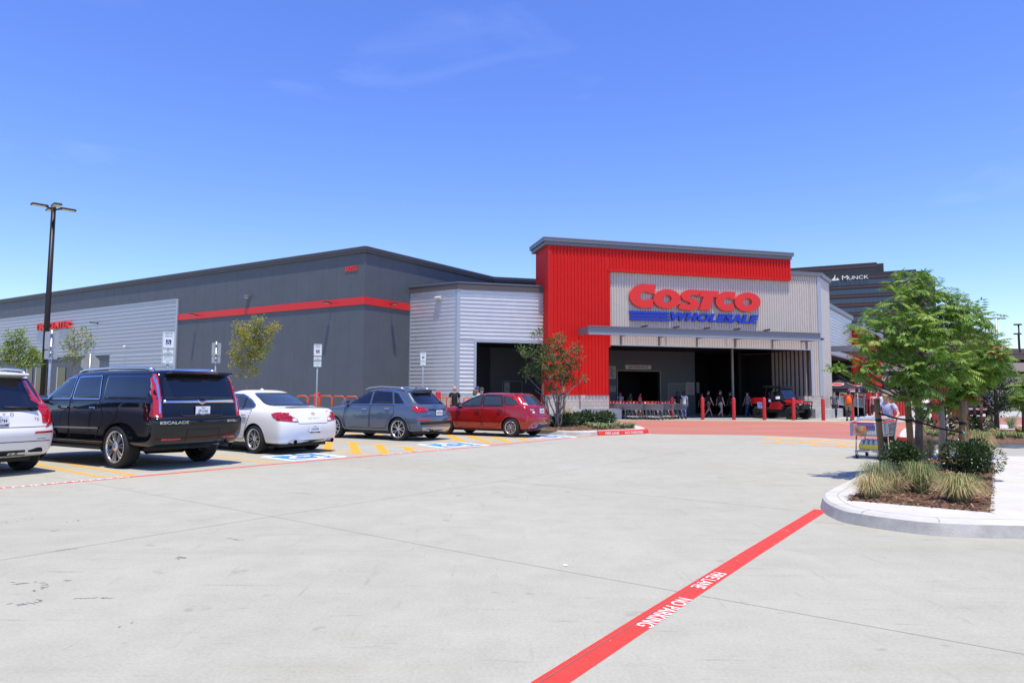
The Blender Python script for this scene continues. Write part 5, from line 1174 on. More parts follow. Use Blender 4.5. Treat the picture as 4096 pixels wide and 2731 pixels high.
# ---------------------------------------------------------------- other cars
def plain_car(name, loc, hd, paint, label, cat='car', group='cars parked far off', h=1.45, L_=4.5, suv=False, s_=1.0):
    t = place_car(name, loc[0], loc[1], hd, s_, label, cat, group); k = h / 1.45
    rows = [dict(z=.22, xr=.3, xf=L_ - .2, w=.76), dict(z=.26, xr=.1, xf=L_ - .06, w=.85), dict(z=.62 * k, xr=.0, xf=L_, w=.9, bow=.12, wr=.94), dict(z=.82 * k, xr=.06, xf=L_ - .04, w=.89, bow=.12, wr=.93), dict(z=[.98 * k, .97 * k, .93 * k, .80 * k], xr=.12, xf=L_ - .14, w=.86, bow=.12, wr=.9),
            dict(z=[1.02 * k, 1.0 * k, .98 * k], xr=.26 if suv else .8, xf=L_ * .76, w=.80, bow=.1, wr=.87, fb=.35), dict(z=1.32 * k, xr=.5 if suv else 1.35, xf=L_ * .60, w=.68, bow=.08, wr=.88, fb=.35), dict(z=1.41 * k, xr=.68 if suv else 1.6, xf=L_ * .54, w=.58, bow=.06, fb=.3), dict(z=h, xr=.95 if suv else 1.85, xf=L_ * .5, w=.4, rb=.1, fb=.15)]
    body, bv = car_body('body', rows, (.9, L_ - .9), .33, .86, t, paint, 1)
    put_wheels(t, (.9, L_ - .9), .87, .33, .22, .21, 'plain')
    x0 = .75 if suv else 1.35
    window_part(t, bv, [(x0, 1.05 * k), (L_ * .71, 1.0 * k), (L_ * .60, 1.22 * k), (L_ * .55, 1.32 * k), (x0 + .35, 1.31 * k)], False)
    mb = MB(); panel(mb, bv, 'B', [(-.6, 1.06 * k), (.6, 1.06 * k), (.52, 1.30 * k), (-.52, 1.30 * k)], .006, 0, .1, True, r=.05); mb.build('rear_window', GLS, t)
    mb = MB(); panel(mb, bv, 'F', [(-.62, 1.04 * k), (.62, 1.04 * k), (.54, 1.32 * k), (-.54, 1.32 * k)], .006, 0, .1, True, r=.05); mb.build('windscreen', GLS, t)
    for sd in (1, -1):
        mb = MB(); a = [(sd * .5, .74 * k), (sd * .8, .74 * k), (sd * .8, .9 * k), (sd * .55, .88 * k)]; panel(mb, bv, 'B', a if sd > 0 else a[::-1], .008, 0, .1); mb.build('taillight', RED, t)
        mb = MB(); a = [(sd * .45, .60 * k), (sd * .78, .62 * k), (sd * .78, .74 * k), (sd * .5, .72 * k)]; panel(mb, bv, 'F', a if sd < 0 else a[::-1], .008, 0, .1); mb.build('headlight', LAMPW, t)
        mirror_side(t, L_ * .66, .82, 1.02 * k, paint, sd)
    mb = MB(); panel(mb, bv, 'F', [(-.42, .42 * k), (.42, .42 * k), (.45, .66 * k), (-.45, .66 * k)], .006, 0, .1); mb.build('grille', BLK, t)
    return t
p = at(60, 1720); plain_car('blue_car', (-12.6, 15.6), -59, PB, 'bright blue car roof between the white and the black SUV', group='cars in the accessible stalls', h=1.62, suv=True)
# ================================================================== bollards
BOL = mat('bollard_red', (.50, .012, .012), .35, coat=.4, var=.05)
ORD = ('first', 'second', 'third', 'fourth', 'fifth', 'sixth', 'seventh', 'eighth', 'ninth', 'tenth')
def bollard_mb(r, h):
    mb = MB(); mb.lathe([(r, 0), (r, h - r * .7)] + [(r * math.cos(R(a)), h - r * .7 + r * .7 * math.sin(R(a))) for a in (20, 40, 60, 78)] + [(.002, h)], 20)
    mb.lathe([(r + .004, .10), (r + .004, .13)], 20); return mb
bol0 = None
def bollard(px, py, ytop, label, group, wpx=None):
    global bol0
    p = at(px, py); h = CH - (p.y * (ytop - (1580 + (px - CX) * .005)) / CF) if py else 1.2
    if bol0 is None:
        bol0 = bollard_mb(.115, 1.0).build('bollard', BOL); o = bol0
    else: o = bol0.copy(); COL.objects.link(o)
    r_ = (wpx / CF * p.y / .23) if wpx else 1
    o.location = p; o.scale = (r_, r_, h); tag(o, label, 'bollard', group); return o
for i, (x, y, yt) in enumerate(((2302, 1671, 1584), (2433, 1676, 1583), (2560, 1677, 1584), (2688, 1676.5, 1585), (2811, 1678, 1587), (2936, 1679, 1589), (3058, 1679.5, 1589), (3175, 1680, 1590), (3294, 1681, 1592), (3410, 1681, 1593))):
    bollard(x, y, yt, '%s red bollard from the left in the row guarding the entrance portal' % ORD[i], 'red bollards along the entrance front', 14.2)
GB = 'red bollards clustered beside the exit tents'
for (x, y, yt, l) in ((3479, 1665, 1596, 'red bollard between the tents and the woman with the cart'), (3533, 1660, 1600, 'red bollard showing just behind the blonde woman'), (3563, 1664, 1600, 'red bollard leftmost in the tight row right of the blonde woman'), (3576, 1664, 1601, 'second red bollard in the tight row right of the blonde woman'),
                      (3590, 1666, 1602, 'widest red bollard in the middle of the tight row'), (3602, 1664, 1602, 'fourth red bollard of the tight row, beside the stake'), (3613, 1663, 1602, 'fifth red bollard of the tight row, close to the stake'), (3625, 1662, 1602, 'rightmost red bollard of the tight row, half behind the stake')):
    bollard(x, y, yt, l, GB, 12)
bollard(3744, 1733, 1603, 'thick red bollard rising from the mulch behind the second young tree', None, 24).location.z = .12
GL2 = 'red bollards along the store wall by the stalls'
bollard(1266, 1690, 1567, 'thick red bollard carrying the sign post behind the white sedan', GL2, 25)
bollard(1752, 1678, 1563, 'red bollard top behind the blue grey SUV', GL2, 20)
bollard(1690, 1700, 1564, 'red bollard at the third sign post behind the blue grey SUV', GL2, 22)
bollard(2167, 1671, 1576, 'red bollard at the corner of the portal beside the thin tree', GL2, 15)
# orange cart rails
ORR = mat('orange_paint', (.62, .085, .02), .4)
def hoop(x0, x1, ytop, depth, label):
    a, b = atd(x0, ytop, depth), atd(x1, ytop, depth); z = a.z; a.z = b.z = 0; u = (b - a)
    t = thing('cart_rail', a, label, 'rail', 'orange pipe rails along the store wall', math.atan2(u.y, u.x)); l_ = u.length
    mb = MB(); mb.tube([(0, 0, 0), (0, 0, z - .08), (.08, 0, z), (l_ - .08, 0, z), (l_, 0, z - .08), (l_, 0, 0)], .028, 6); mb.build('hoop', ORR, t)
    mb = MB(); mb.tube([(0, 0, z * .45), (l_, 0, z * .45)], .02, 6); mb.build('cross_bar', ORR, t)
for i, (a, b, y, d) in enumerate(((1185, 1230, 1583, 29.5), (1236, 1276, 1582, 29.8), (1281, 1327, 1583, 30.2), (1332, 1378, 1584, 30.6), (1384, 1430, 1585, 31), (1762, 1802, 1588, 33), (1786, 1826, 1589, 33.5), (1855, 1895, 1590, 34.5))):
    hoop(a, b, y, d, '%s orange pipe rail from the left at the store wall' % ORD[i])
# ================================================================== sign posts
GALV = mat('galvanised', (.42, .44, .46), .4, .6, var=.12, vscale=12)
SBACK = mat('sign_back', (.36, .37, .38), .42, .4)
SFACE = mat('sign_face', (.72, .74, .74), .4); GRN = mat('sign_green', (.02, .20, .16), .5); SBLU = mat('sign_dark_blue', (.008, .014, .16), .45)
def rr(w_, h_, r=.03): return rnd([(-w_ / 2, -h_ / 2), (w_ / 2, -h_ / 2), (w_ / 2, h_ / 2), (-w_ / 2, h_ / 2)], r, 3)
def sign_panel(par, z, h_, w_, lines, back=False, name='sign_panel', emblem=False):
    mb = MB(); P = [(a, b + z) for a, b in rr(w_, h_)]; y = .02 if back else -.04
    mb.prism(P, y - .004, y, 0); q = mb.build(name, SBACK if back else SFACE, par)
    if not back:
        mb = MB(); yy = y - .0065; O = [(a, b + z) for a, b in rr(w_ - .02, h_ - .02, .025)]; I = [(a, b + z) for a, b in rr(w_ - .036, h_ - .036, .02)]
        n = len(O); mb.add([(a, yy, b) for a, b in O] + [(a, yy, b) for a, b in I], [(i, (i + 1) % n, (i + 1) % n + n, i + n) for i in range(n)], 0)
        for s_, sz, dz in lines: put_text(mb, s_, sz, Matrix.Translation((0, yy, z + dz)), 0, 0, 0, bold=.012, wx=.8)
        if emblem:
            e = .13; mb.add([(-e / 2, yy, z - .06 - e / 2), (e / 2, yy, z - .06 - e / 2), (e / 2, yy, z - .06 + e / 2), (-e / 2, yy, z - .06 + e / 2)], [(0, 1, 2, 3)], 1)
            def f(mb, qd, m):
                A_ = sum(qd[i][0] * qd[(i + 1) % 4][1] - qd[(i + 1) % 4][0] * qd[i][1] for i in range(4)); mb.add([(x * .11, yy - .002, z - .06 + v * .11) for x, v in (qd if A_ > 0 else qd[::-1])], [(0, 1, 2, 3)], 2)
            emblem_polys(mb, f, 2)
        mb.build('lettering', [GRN, SBLU, SFACE], q)
    return q
def sign_post(name, px, ytop, depth, label, group, van=True, back=False, rz=None, k=1.0):
    p = atd(px, ytop, depth); z1 = p.z; p.z = 0
    t = thing(name, p, label, 'sign', group, rz if rz is not None else math.atan2(p.x, p.y) * -1)
    mb = MB(); mb.tube([(0, 0, 0), (0, 0, z1 - (.02 if not back else -.04))], .03, 8); mb.build('post', GALV, t)
    z = z1 - .23 * k
    sign_panel(t, z, .46 * k, .305 * k, [('RESERVED', .055 * k, .17 * k), ('PARKING', .055 * k, .10 * k)], back, emblem=True); z -= .23 * k + .02
    if van: z -= .075 * k; sign_panel(t, z, .15 * k, .29 * k, [('VAN', .045, .03), ('ACCESSIBLE', .045, -.03)], back); z -= .075 * k + .02
    z -= .115 * k; sign_panel(t, z, .23 * k, .29 * k, [('$50-$200 FINE', .036, .06), ('WITHOUT VEHICLE', .032, 0), ('PERMIT', .032, -.055)], back)
    if back:
        
        for zz in (z1 - .06, z1 - .40, z1 - .56, z1 - .7): mb = MB(); mb.box((0, -.03, zz), (.10, .05, .025)); mb.build('bracket', GALV, t)
GS = 'accessible parking sign posts facing the camera'; GS2 = 'sign posts seen from behind'
sign_post('parking_sign', 676, 1326, 18.6, 'accessible parking sign behind the black SUV, largest of the three facing signs', GS)
sign_post('parking_sign', 1272, 1376, 26.3, 'accessible parking sign on the red bollard behind the white sedan', GS)
sign_post('parking_sign', 1693, 1408, 36, 'accessible parking sign without a van plate above the blue grey SUV', GS, van=False)
sign_post('sign_post', 208, 1326, 17.6, 'galvanised sign post seen from behind beside the black lamp post', GS2, van=False, back=True, rz=R(20), k=1.0)
sign_post('sign_post', 866, 1371, 24, 'galvanised sign back above the black SUV roof', GS2, van=False, back=True, rz=R(12), k=1.0)
p = atd(362, 1415, 26); z1 = p.z; p.z = 0; t = thing('stop_sign', p, 'grey back of an octagonal stop sign above the black SUV', 'sign', None, R(20))
mb = MB(); mb.tube([(0, 0, 0), (0, 0, z1)], .03, 8); mb.build('post', GALV, t); mb = MB(); mb.prism([(.33 * math.cos(R(22.5 + 45 * i)), z1 - .36 + .33 * math.sin(R(22.5 + 45 * i))) for i in range(8)], .034, .04); mb.build('sign_panel', SBACK, t)
# ================================================================== lamp posts
POLE = mat('pole_bronze', (.022, .019, .017), .45, .2)
p = atd(176, 1500, 26); ztop = atd(214, 826, 26).z; p = V((p.x, 26, 0)); t = thing('lamp_post', p, 'tall black lamp post with four flat heads beside the left wall', 'lamp post', None, R(10))
mb = MB(); mb.tube([(0, 0, 0), (0, 0, .75)], .28, 16); mb.build('base', PLIN, t)
mb = MB(); mb.tube([(0, 0, .7), (0, 0, ztop)], [.115, .085], 4); mb.build('pole', POLE, t)
for a in (35, 125, 215, 305):
    M = Matrix.Rotation(R(a), 4, 'Z'); mb = MB(); mb.tube([M @ V((.05, 0, ztop - .12)), M @ V((.2, 0, ztop - .06))], .035, 6); mb.box(M @ V((.46, 0, ztop - .03)), (.58, .30, .07), 0, M, .025, .9); h_ = mb.build('lamp_head', POLE, t)
    mb = MB(); mb.box(M @ V((.48, 0, ztop - .072)), (.42, .24, .012), 0, M); mb.build('lens', mat('lamp_lens_pale', (.6, .6, .52), .3), h_)
p = atd(3990, 1400, 150); z1 = atd(3988, 1272, 150).z; t = thing('high_mast_light', (p.x, 150, 0), 'tall grey high mast light with a ring of lamps above the garage', 'lamp post')
mb = MB(); mb.tube([(0, 0, 0), (0, 0, z1)], [.35, .2], 10); mb.build('pole', GALV, t); mb = MB(); mb.tube([(-1, 0, z1), (1, 0, z1)], .12, 6); [mb.box((1.7 * math.cos(k), .8 * math.sin(k), z1 - .1), (.9, .5, .3), 0, None, .1) for k in (0, 1.05, 2.1, 3.14, 4.2, 5.2)]; mb.build('lamp_ring', SBACK, t)
for k, (x, y, l) in enumerate(((4073, 1298, 'taller thin black lamp pole on the garage roof'), (4070, 1335, 'shorter thin black lamp pole on the garage roof'))):
    p = atd(x + 6, 1395, 96 + 4 * k); z1 = atd(x, y, 96 + 4 * k).z; t = thing('roof_lamp_post', (p.x, 96 + 4 * k, atd(4060, 1396, 96 + 4 * k).z - .5), l, 'lamp post', 'lamp poles on the garage roof'); h_ = z1 - t.location.z
    mb = MB(); mb.tube([(0, 0, 0), (0, 0, h_)], .10, 8); mb.build('pole', POLE, t); mb = MB(); mb.box((-.1, 0, h_), (1.0, .4, .2), 0, None, .05); mb.build('lamp_head', POLE, t)
# ================================================================== far buildings
DG = mat('tower_dark_panel', (.030, .026, .026), .35, spec=.6); DG2 = mat('tower_glass', (.035, .045, .065), .08, spec=.9); DR = mat('tower_red_line', (.20, .055, .045), .4); MUL_ = mat('tower_mullion', (.06, .05, .048), .4)
TD = 255.0
o = atd(3686, 1590, TD); TW = Wall((o.x, o.y), -ang(-64.5))               # s negative to the left, faces the camera
tower = thing('office_tower', TW.o, 'dark glass office tower with thin red floor lines behind the store', 'building')
zt = TW.z(3640, 1079); zp = TW.z(3536, 1045); s_l = -75.0; s_p = TW.s(3508, 1050)
mb = MB(); wbox(mb, TW, s_l, 0, 0, 34, 0, zt, 0); wbox(mb, TW, 0, 3.2, 2.5, 34, 0, zt - .3, 0); wbox(mb, TW, 3.2, 6.5, 6, 34, 0, zt - 2.2, 0); mb.build('wall', DG, tower, True)
mb = MB(); wbox(mb, TW, s_l, s_p, 1, 30, zt, zp, 0); wbox(mb, TW, s_p, TW.s(3536, 1050), 3, 30, zt, zp - .2, 0); pen = mb.build('penthouse', DG, tower, True)
mb = MB(); fl = 3.55; z = zt - 1.7; i = 0
while z > 3:
    wbox(mb, TW, s_l, .1, -.25, 0, z - .25, z, 1)
    if i > 0: wbox(mb, TW, s_l, 0, -.06, 0, z + .75, z + 2.5, 0)
    wbox(mb, TW, 0, 3.3, 2.3, 2.5, z - .25, z, 1); z -= fl; i += 1
z = zp - 1.2; wbox(mb, TW, s_l, s_p, .8, 1, z - .25, z, 1)
mb.build('window_band', [DG2, DR], tower, True)
mb = MB(); s_ = s_l
while s_ < 0: wbox(mb, TW, s_ - .05, s_ + .05, -.12, 0, 2, zt - .4, 0); (wbox(mb, TW, s_ - .05, s_ + .05, .9, 1.0, zt, zp - .4, 0) if s_ < s_p else None); s_ += 1.55
mb.build('mullion', MUL_, tower, True)
WSG = mat('sign_pale', (.75, .77, .74), .4); p_ = TW.sz(3400, 1110, -.5); t = thing('tower_sign', TW.pt(p_[0], -.5, p_[1]), 'pale company name letters with a triangle emblem on the dark tower', 'sign')
a0, z1 = TW.sz(3361, 1104, -.5); a1, z0 = TW.sz(3468, 1120, -.5); zc = (TW.z(3361, 1112, -.5) + TW.z(3468, 1107, -.5)) / 2
hz = (TW.z(3370, 1103, -.5) - TW.z(3370, 1121, -.5)); vs_, _ = text('MUNCK', 1.0, bold=.01); W0 = max(v[0] for v in vs_) - min(v[0] for v in vs_)
H0 = max(v[1] for v in vs_) - min(v[1] for v in vs_); cx_ = min(v[0] for v in vs_)
mb = MB(); x_ = a0 + .6
for ch, k in (('M', 1.0), ('U', .8), ('N', .8), ('C', .8), ('K', .8)):
    wl = (a1 - a0) * (.215 if ch == 'M' else .165); vs1, _ = text(ch, 1.0, bold=0); w1 = max(v[0] for v in vs1) - min(v[0] for v in vs1)
    put_text(mb, ch, hz * k / H0, TW.M @ Matrix.Translation((x_ + wl / 2, 0, zc - hz * (1 - k) / 2)), 0,   .3, -.3, bold=0, wx=wl / (w1 * hz * k / H0)); x_ += wl + (a1 - a0) * .027
mb.build('lettering', WSG, t, True)
mb = MB(); 
for P in ([(3324, 1123), (3336, 1110), (3348, 1122)], [(3336, 1108), (3341, 1098), (3341, 1118)], [(3343, 1121), (3349, 1110), (3358, 1121)]): mb.prism([TW.sz(x, y, -.5) for x, y in P], -.6, -.3, 0, TW.M)
mb.build('emblem', WSG, t, True)
# garage
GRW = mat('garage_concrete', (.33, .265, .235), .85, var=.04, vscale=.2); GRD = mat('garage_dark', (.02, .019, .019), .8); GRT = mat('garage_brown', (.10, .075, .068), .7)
o = atd(3990, 1590, 100); GW = Wall((o.x, o.y), ang(92)); t = thing('parking_garage', GW.o, 'pink beige multi storey parking garage with dark open decks', 'building')
def gz(y): return GW.z(4040, y)
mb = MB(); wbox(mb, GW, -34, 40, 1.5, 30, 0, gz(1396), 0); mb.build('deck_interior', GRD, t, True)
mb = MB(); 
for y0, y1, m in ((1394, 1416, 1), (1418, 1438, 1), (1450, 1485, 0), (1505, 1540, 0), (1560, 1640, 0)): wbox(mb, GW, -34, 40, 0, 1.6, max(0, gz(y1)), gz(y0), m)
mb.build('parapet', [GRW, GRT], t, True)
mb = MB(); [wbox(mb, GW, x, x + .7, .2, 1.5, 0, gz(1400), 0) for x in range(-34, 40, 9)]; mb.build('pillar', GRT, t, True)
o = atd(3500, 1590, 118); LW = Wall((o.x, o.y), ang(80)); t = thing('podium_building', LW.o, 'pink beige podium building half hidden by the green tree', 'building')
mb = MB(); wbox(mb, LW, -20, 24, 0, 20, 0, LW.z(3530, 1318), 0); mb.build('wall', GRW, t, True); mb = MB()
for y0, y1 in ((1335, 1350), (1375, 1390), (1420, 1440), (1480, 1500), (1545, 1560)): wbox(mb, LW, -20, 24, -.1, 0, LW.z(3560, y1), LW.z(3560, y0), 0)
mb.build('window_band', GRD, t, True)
# ================================================================== shopping carts
WIRE = mat('cart_wire', (.36, .37, .39), .35, .7); HND = mat('cart_red', (.55, .012, .012), .4)
def cart_parts(par, k=1.0):
    # x forward (front of the cart), z up; handle at the back
    mb = MB(); L0, L1 = -.42, .46; zt, zb = .92, .56
    def wd(x): return .30 - .06 * (x - L0) / (L1 - L0)
    def zf(x): return zb + .10 * (1 - (x - L0) / (L1 - L0)) * 0
    def wire(a, b, r=.005): mb.tube([a, b], r, 3, 0, False, None, False)
    for z, s_ in ((zt, 1.0), ((zt + zb) / 2 + .06, .95), ((zt + zb) / 2 - .08, .91)):
        Q = [(L0, wd(L0) * s_, z), (L1, wd(L1) * s_, z - .04), (L1, -wd(L1) * s_, z - .04), (L0, -wd(L0) * s_, z)]
        mb.tube(Q, .008 if s_ == 1 else .0055, 4, 0, False, None, False, True)
    n = 15
    for i in range(n + 1):
        x = L0 + (L1 - L0) * i / n
        for sd in (1, -1): wire((x, sd * wd(x), zt - .04 * i / n), (L0 + .04 + (L1 - L0 - .1) * i / n, sd * wd(x) * .86, zb))
        wire((L0 + .04 + (L1 - L0 - .1) * i / n, wd(x) * .86, zb), (L0 + .04 + (L1 - L0 - .1) * i / n, -wd(x) * .86, zb))
    for i in range(11):
        f_ = -1 + 2 * i / 10; wire((L1, f_ * wd(L1), zt - .04), (L1 - .06, f_ * wd(L1) * .86, zb)); wire((L0, f_ * wd(L0), zt), (L0 + .04, f_ * wd(L0) * .86, zb))
        wire((L0 + .04, f_ * wd(L0) * .86, zb), (L1 - .06, f_ * wd(L1) * .86, zb))
    mb.build('basket', WIRE, par)
    mb = MB()
    for sd in (1, -1):
        mb.tube([(-.50, sd * .29, 1.02), (-.44, sd * .29, .90), (-.38, sd * .27, .55), (-.40, sd * .27, .14)], .014, 5); mb.tube([(-.40, sd * .27, .16), (.44, sd * .20, .19)], .014, 5); mb.tube([(.40, sd * .20, .18), (.32, sd * .21, .56)], .013, 5)
    mb.tube([(.44, .2, .19), (.44, -.2, .19)], .014, 5); mb.tube([(-.40, .27, .16), (-.40, -.27, .16)], .014, 5)
    for i in range(7): mb.tube([(-.40 + .14 * i, .26 - .01 * i, .175), (-.40 + .14 * i, -.26 + .01 * i, .175)], .007, 3)
    mb.build('chassis', WIRE, par)
    mb = MB(); mb.tube([(-.50, .29, 1.02), (-.50, -.29, 1.02)], .02, 6); mb.tube([(-.42, .3, .925), (-.42, -.3, .925)], .013, 5); mb.build('handle', HND, par)
    for x, y in ((-.38, .25), (-.38, -.25), (.40, .19), (.40, -.19)):
        mb = MB(); A = Matrix.Translation((x - .02, y, .06)) @ Matrix.Rotation(R(90), 4, 'X'); mb.lathe([(.001, -.014), (.058, -.014), (.06, 0), (.058, .014), (.001, .014)], 10, 0, A); mb.box((x, y, .12), (.03, .045, .1), 1); mb.build('castor', [RUB, WIRE], par)
proto = None; GC = 'nested shopping carts beside the red portal'
cd = ang(180 - 40); rz_c = math.atan2(cd.y, cd.x)
def cart_row(px, py, n, label):
    global proto
    p0 = at(px, py)
    for i in range(n):
        p = p0 - cd * (.27 * i + .45)
        if proto is None:
            proto = thing('shopping_cart', p, label, 'shopping cart', GC, rz_c); cart_parts(proto)
        else: copy_thing(proto, p, rz_c, label, GC)
cart_row(2560, 1679, 9, 'red handled shopping cart in the nested row closest to the red portal')
cart_row(2646, 1680, 8, 'red handled shopping cart in the middle nested row, between two bollards')
cart_row(2690, 1678, 6, 'red handled shopping cart in the short nested row behind the third bollard')
cart_row(2740, 1676, 4, 'red handled shopping cart in the row ending nearest the dark recess')
# ================================================================== red utility buggy
p = at(3128, 1674); hb = 180 - 36
t = thing('utility_buggy', p, 'red and black off road buggy displayed in the entrance', 'buggy', None, R(90) - R(hb), 1.17)
TYR = 0.33
def btyre(x, y):
    mb = MB(); A = Matrix.Translation((x, y, TYR)) @ Matrix.Rotation(R(90), 4, 'X'); mb.lathe([(.17, -.12), (.27, -.13), (TYR - .02, -.11), (TYR, -.07), (TYR, .07), (TYR - .02, .11), (.27, .13), (.17, .12)], 22, 0, A)
    for i in range(22):
        a = 2 * math.pi * i / 22; mb.box((x + (TYR + .004) * math.cos(a), y + (.06 if i % 2 else -.06), TYR + (TYR + .004) * math.sin(a)), (.03, .11, .05), 0, Matrix.Rotation(-a, 4, 'Y'))
    w_ = mb.build('wheel', RUB, t); mb = MB(); mb.lathe([(.001, -.05), (.12, -.06), (.175, -.12), (.175, .12), (.12, .06), (.001, .05)], 16, 0, A); mb.build('rim', BLK, w_)
for x in (.95, -.95):
    for y in (.62, -.62): btyre(x, y)
BRD = mat('buggy_red', (.52, .012, .012), .25, coat=1.0)
mb = MB(); mb.box((0, 0, .42), (2.2, .9, .18), 0, None, .05); mb.box((0, 0, .55), (1.0, 1.3, .14), 0, None, .04); mb.tube([(.95, -.6, .36), (.6, 0, .5), (.95, .6, .36)], .035, 6); mb.tube([(-.95, -.6, .36), (-.6, 0, .5), (-.95, .6, .36)], .035, 6); mb.build('chassis', BLK, t)
mb = MB(); mb.prism([(.45, .72), (.62, 1.02), (.9, 1.0), (1.36, .84), (1.34, .70), (1.05, .78), (.7, .74)], -.42, .42, 0); mb.box((.95, .56, .90), (.75, .30, .07), 0, Matrix.Rotation(R(8), 4, 'Y'), .03); mb.box((.95, -.56, .90), (.75, .30, .07), 0, Matrix.Rotation(R(8), 4, 'Y'), .03); mb.build('hood', BRD, t)
mb = MB(); mb.box((1.30, 0, .66), (.14, .8, .26), 0, None, .04); mb.tube([(1.44, -.4, .50), (1.50, -.38, .92), (1.50, .38, .92), (1.44, .4, .50)], .03, 6); mb.tube([(1.47, -.4, .68), (1.47, .4, .68)], .025, 6); [mb.box((1.3, sd * .5, .74), (.1, .24, .09), 0, None, .03) for sd in (1, -1)]; mb.build('bumper', BLK, t)
for sd in (1, -1):
    mb = MB(); mb.prism([(-.30, .50), (.42, .50), (.46, .72), (.30, .92), (-.22, .86)], sd * .66 - .03, sd * .66 + .03, 0); mb.build('door', BRD, t)
    mb = MB(); mb.tube([(.55, sd * .60, .98), (.22, sd * .56, 1.62), (-.50, sd * .56, 1.66), (-.62, sd * .60, .9)], .03, 6); mb.tube([(-.15, sd * .57, 1.65), (-.2, sd * .62, .6)], .025, 6); mb.build('roll_bar', BLK, t)
    mb = MB(); mb.box((-.18, sd * .28, .86), (.44, .46, .14), 0, None, .05); mb.box((-.40, sd * .28, 1.16), (.12, .46, .56), 0, Matrix.Rotation(R(-10), 4, 'Y'), .05); mb.build('seat', BLK, t)
    mb = MB(); mb.box((1.37, sd * .5, .76), (.03, .16, .05), 0, None, .01); mb.build('headlight', LAMPW, t)
mb = MB(); mb.box((-.18, 0, 1.69), (1.05, 1.24, .05), 0, None, .02); mb.box((-.1, 0, 1.72), (.8, .5, .03), 0, None, .01); mb.box((.28, 0, 1.66), (.16, 1.18, .05), 0, Matrix.Rotation(R(25), 4, 'Y')); mb.build('roof', BLK, t)
mb = MB(); mb.add([(.53, -.54, 1.06), (.53, .54, 1.06), (.25, .51, 1.58), (.25, -.51, 1.58)], [(0, 1, 2, 3)]); mb.build('windscreen', GLS, t)
mb = MB(); mb.box((-1.02, 0, .80), (.85, 1.25, .06)); [mb.box((-1.02, sd * .62, .95), (.85, .05, .3), 0, None, .02) for sd in (1, -1)]; mb.box((-1.43, 0, .95), (.05, 1.25, .3), 0, None, .02); mb.build('cargo_bed', BRD, t)
def card(name, px, py, w_, h_, d, label, bgc, tilt=15, lines=()):
    q = atd(px, py, d); t = thing(name, q, label, 'sign', None, R(-8)); mb = MB(); mb.box((0, 0, 0), (w_, .015, h_), 0, Matrix.Rotation(R(-tilt), 4, 'X')); mb.build('panel', bgc, t)
    if lines:
        mb = MB()
        for s_, sz, dz in lines: put_text(mb, s_, sz, Matrix.Rotation(R(-tilt), 4, 'X') @ Matrix.Translation((0, -.011, dz)), 0, 0, 0, bold=.01)
        mb.build('lettering', BTX, t)
PWH = mat('card_white', (.72, .72, .75), .5)
card('price_card', 3111, 1590, .25, .16, p.y - .9, 'small white price card on the buggy hood', PWH, 8)
card('price_card', 3079, 1602, .14, .16, p.y - .6, 'smaller white card on the buggy side', PWH, 15)
card('display_board', 3044, 1620, .42, .38, p.y - .9, 'leaning white and blue display board beside the buggy', mat('board_blue_white', (.34, .42, .62), .5), 18, [('$13,999', .08, .08), ('4X4', .08, -.03)])
# ================================================================== tents
NAVY = mat('tent_navy', (.012, .014, .026), .7); TLEG = mat('tent_leg', (.62, .62, .63), .35, .5); LOGR = mat('logo_red', (.48, .03, .04), .5); LOGW = mat('logo_white', (.68, .68, .70), .6)
def tent(px, py, s_, rz, label, zt=2.55):
    p = at(px, py); t = thing('canopy_tent', p, label, 'tent', 'navy canopy tents at the exit', rz); a = s_ / 2; ze = 1.95
    mb = MB(); mb.add([(-a, -a, ze), (a, -a, ze), (a, a, ze), (-a, a, ze), (0, 0, zt), (-a, -a, ze - .28), (a, -a, ze - .28), (a, a, ze - .28), (-a, a, ze - .28)], [(0, 1, 4), (1, 2, 4), (2, 3, 4), (3, 0, 4), (0, 5, 6, 1), (1, 6, 7, 2), (2, 7, 8, 3), (3, 8, 5, 0)]); mb.build('canopy', NAVY, t)
    for x in (-1, 1):
        for y in (-1, 1):
            mb = MB(); mb.tube([(x * a * .97, y * a * .97, 0), (x * a * .97, y * a * .97, ze - .05)], .025, 5); mb.box((x * a * .97, y * a * .97, .04), (.16, .16, .08), 1); mb.build('leg', [TLEG, BLK], t)
    for k in range(4):                                          # logos on the roof slopes and valance
        M = Matrix.Rotation(R(90 * k), 4, 'Z'); n_ = V((0, -(zt - ze), a)).normalized(); n_ = V((0, -(zt - ze) / math.hypot(a, zt - ze), a / math.hypot(a, zt - ze))); c = V((0, -a * .55, ze + (zt - ze) * .45)) + n_ * .012; u = V((1, 0, 0)); v = V((0, a, zt - ze)).normalized()
        mb = MB()
        for rx, ry, m, off in ((.42, .26, 1, 0), (.36, .20, 0, .006)): mb.add([M @ (c + n_ * off + u * rx * math.cos(2 * math.pi * i / 16) + v * ry * math.sin(2 * math.pi * i / 16)) for i in range(16)], [tuple(range(16))], m)
        mb.build('logo', [LOGR, LOGW], t)
        for xx in (-a * .72, a * .72):
            mb = MB()
            mb.add([M @ V((xx - .2, -a - .008, ze - .25)), M @ V((xx + .2, -a - .008, ze - .25)), M @ V((xx + .2, -a - .008, ze - .03)), M @ V((xx - .2, -a - .008, ze - .03))], [(0, 1, 2, 3)], 1); mb.add([M @ V((xx - .19, -a - .012, ze - .14)), M @ V((xx + .19, -a - .012, ze - .14)), M @ V((xx + .19, -a - .012, ze - .05)), M @ V((xx - .19, -a - .012, ze - .05))], [(0, 1, 2, 3)], 0); mb.build('valance_logo', [LOGR, LOGW], t)
    return t
tent(3362, 1666, 2.7, R(55), 'navy canopy tent nearest the entrance portal, partly behind the grey column')
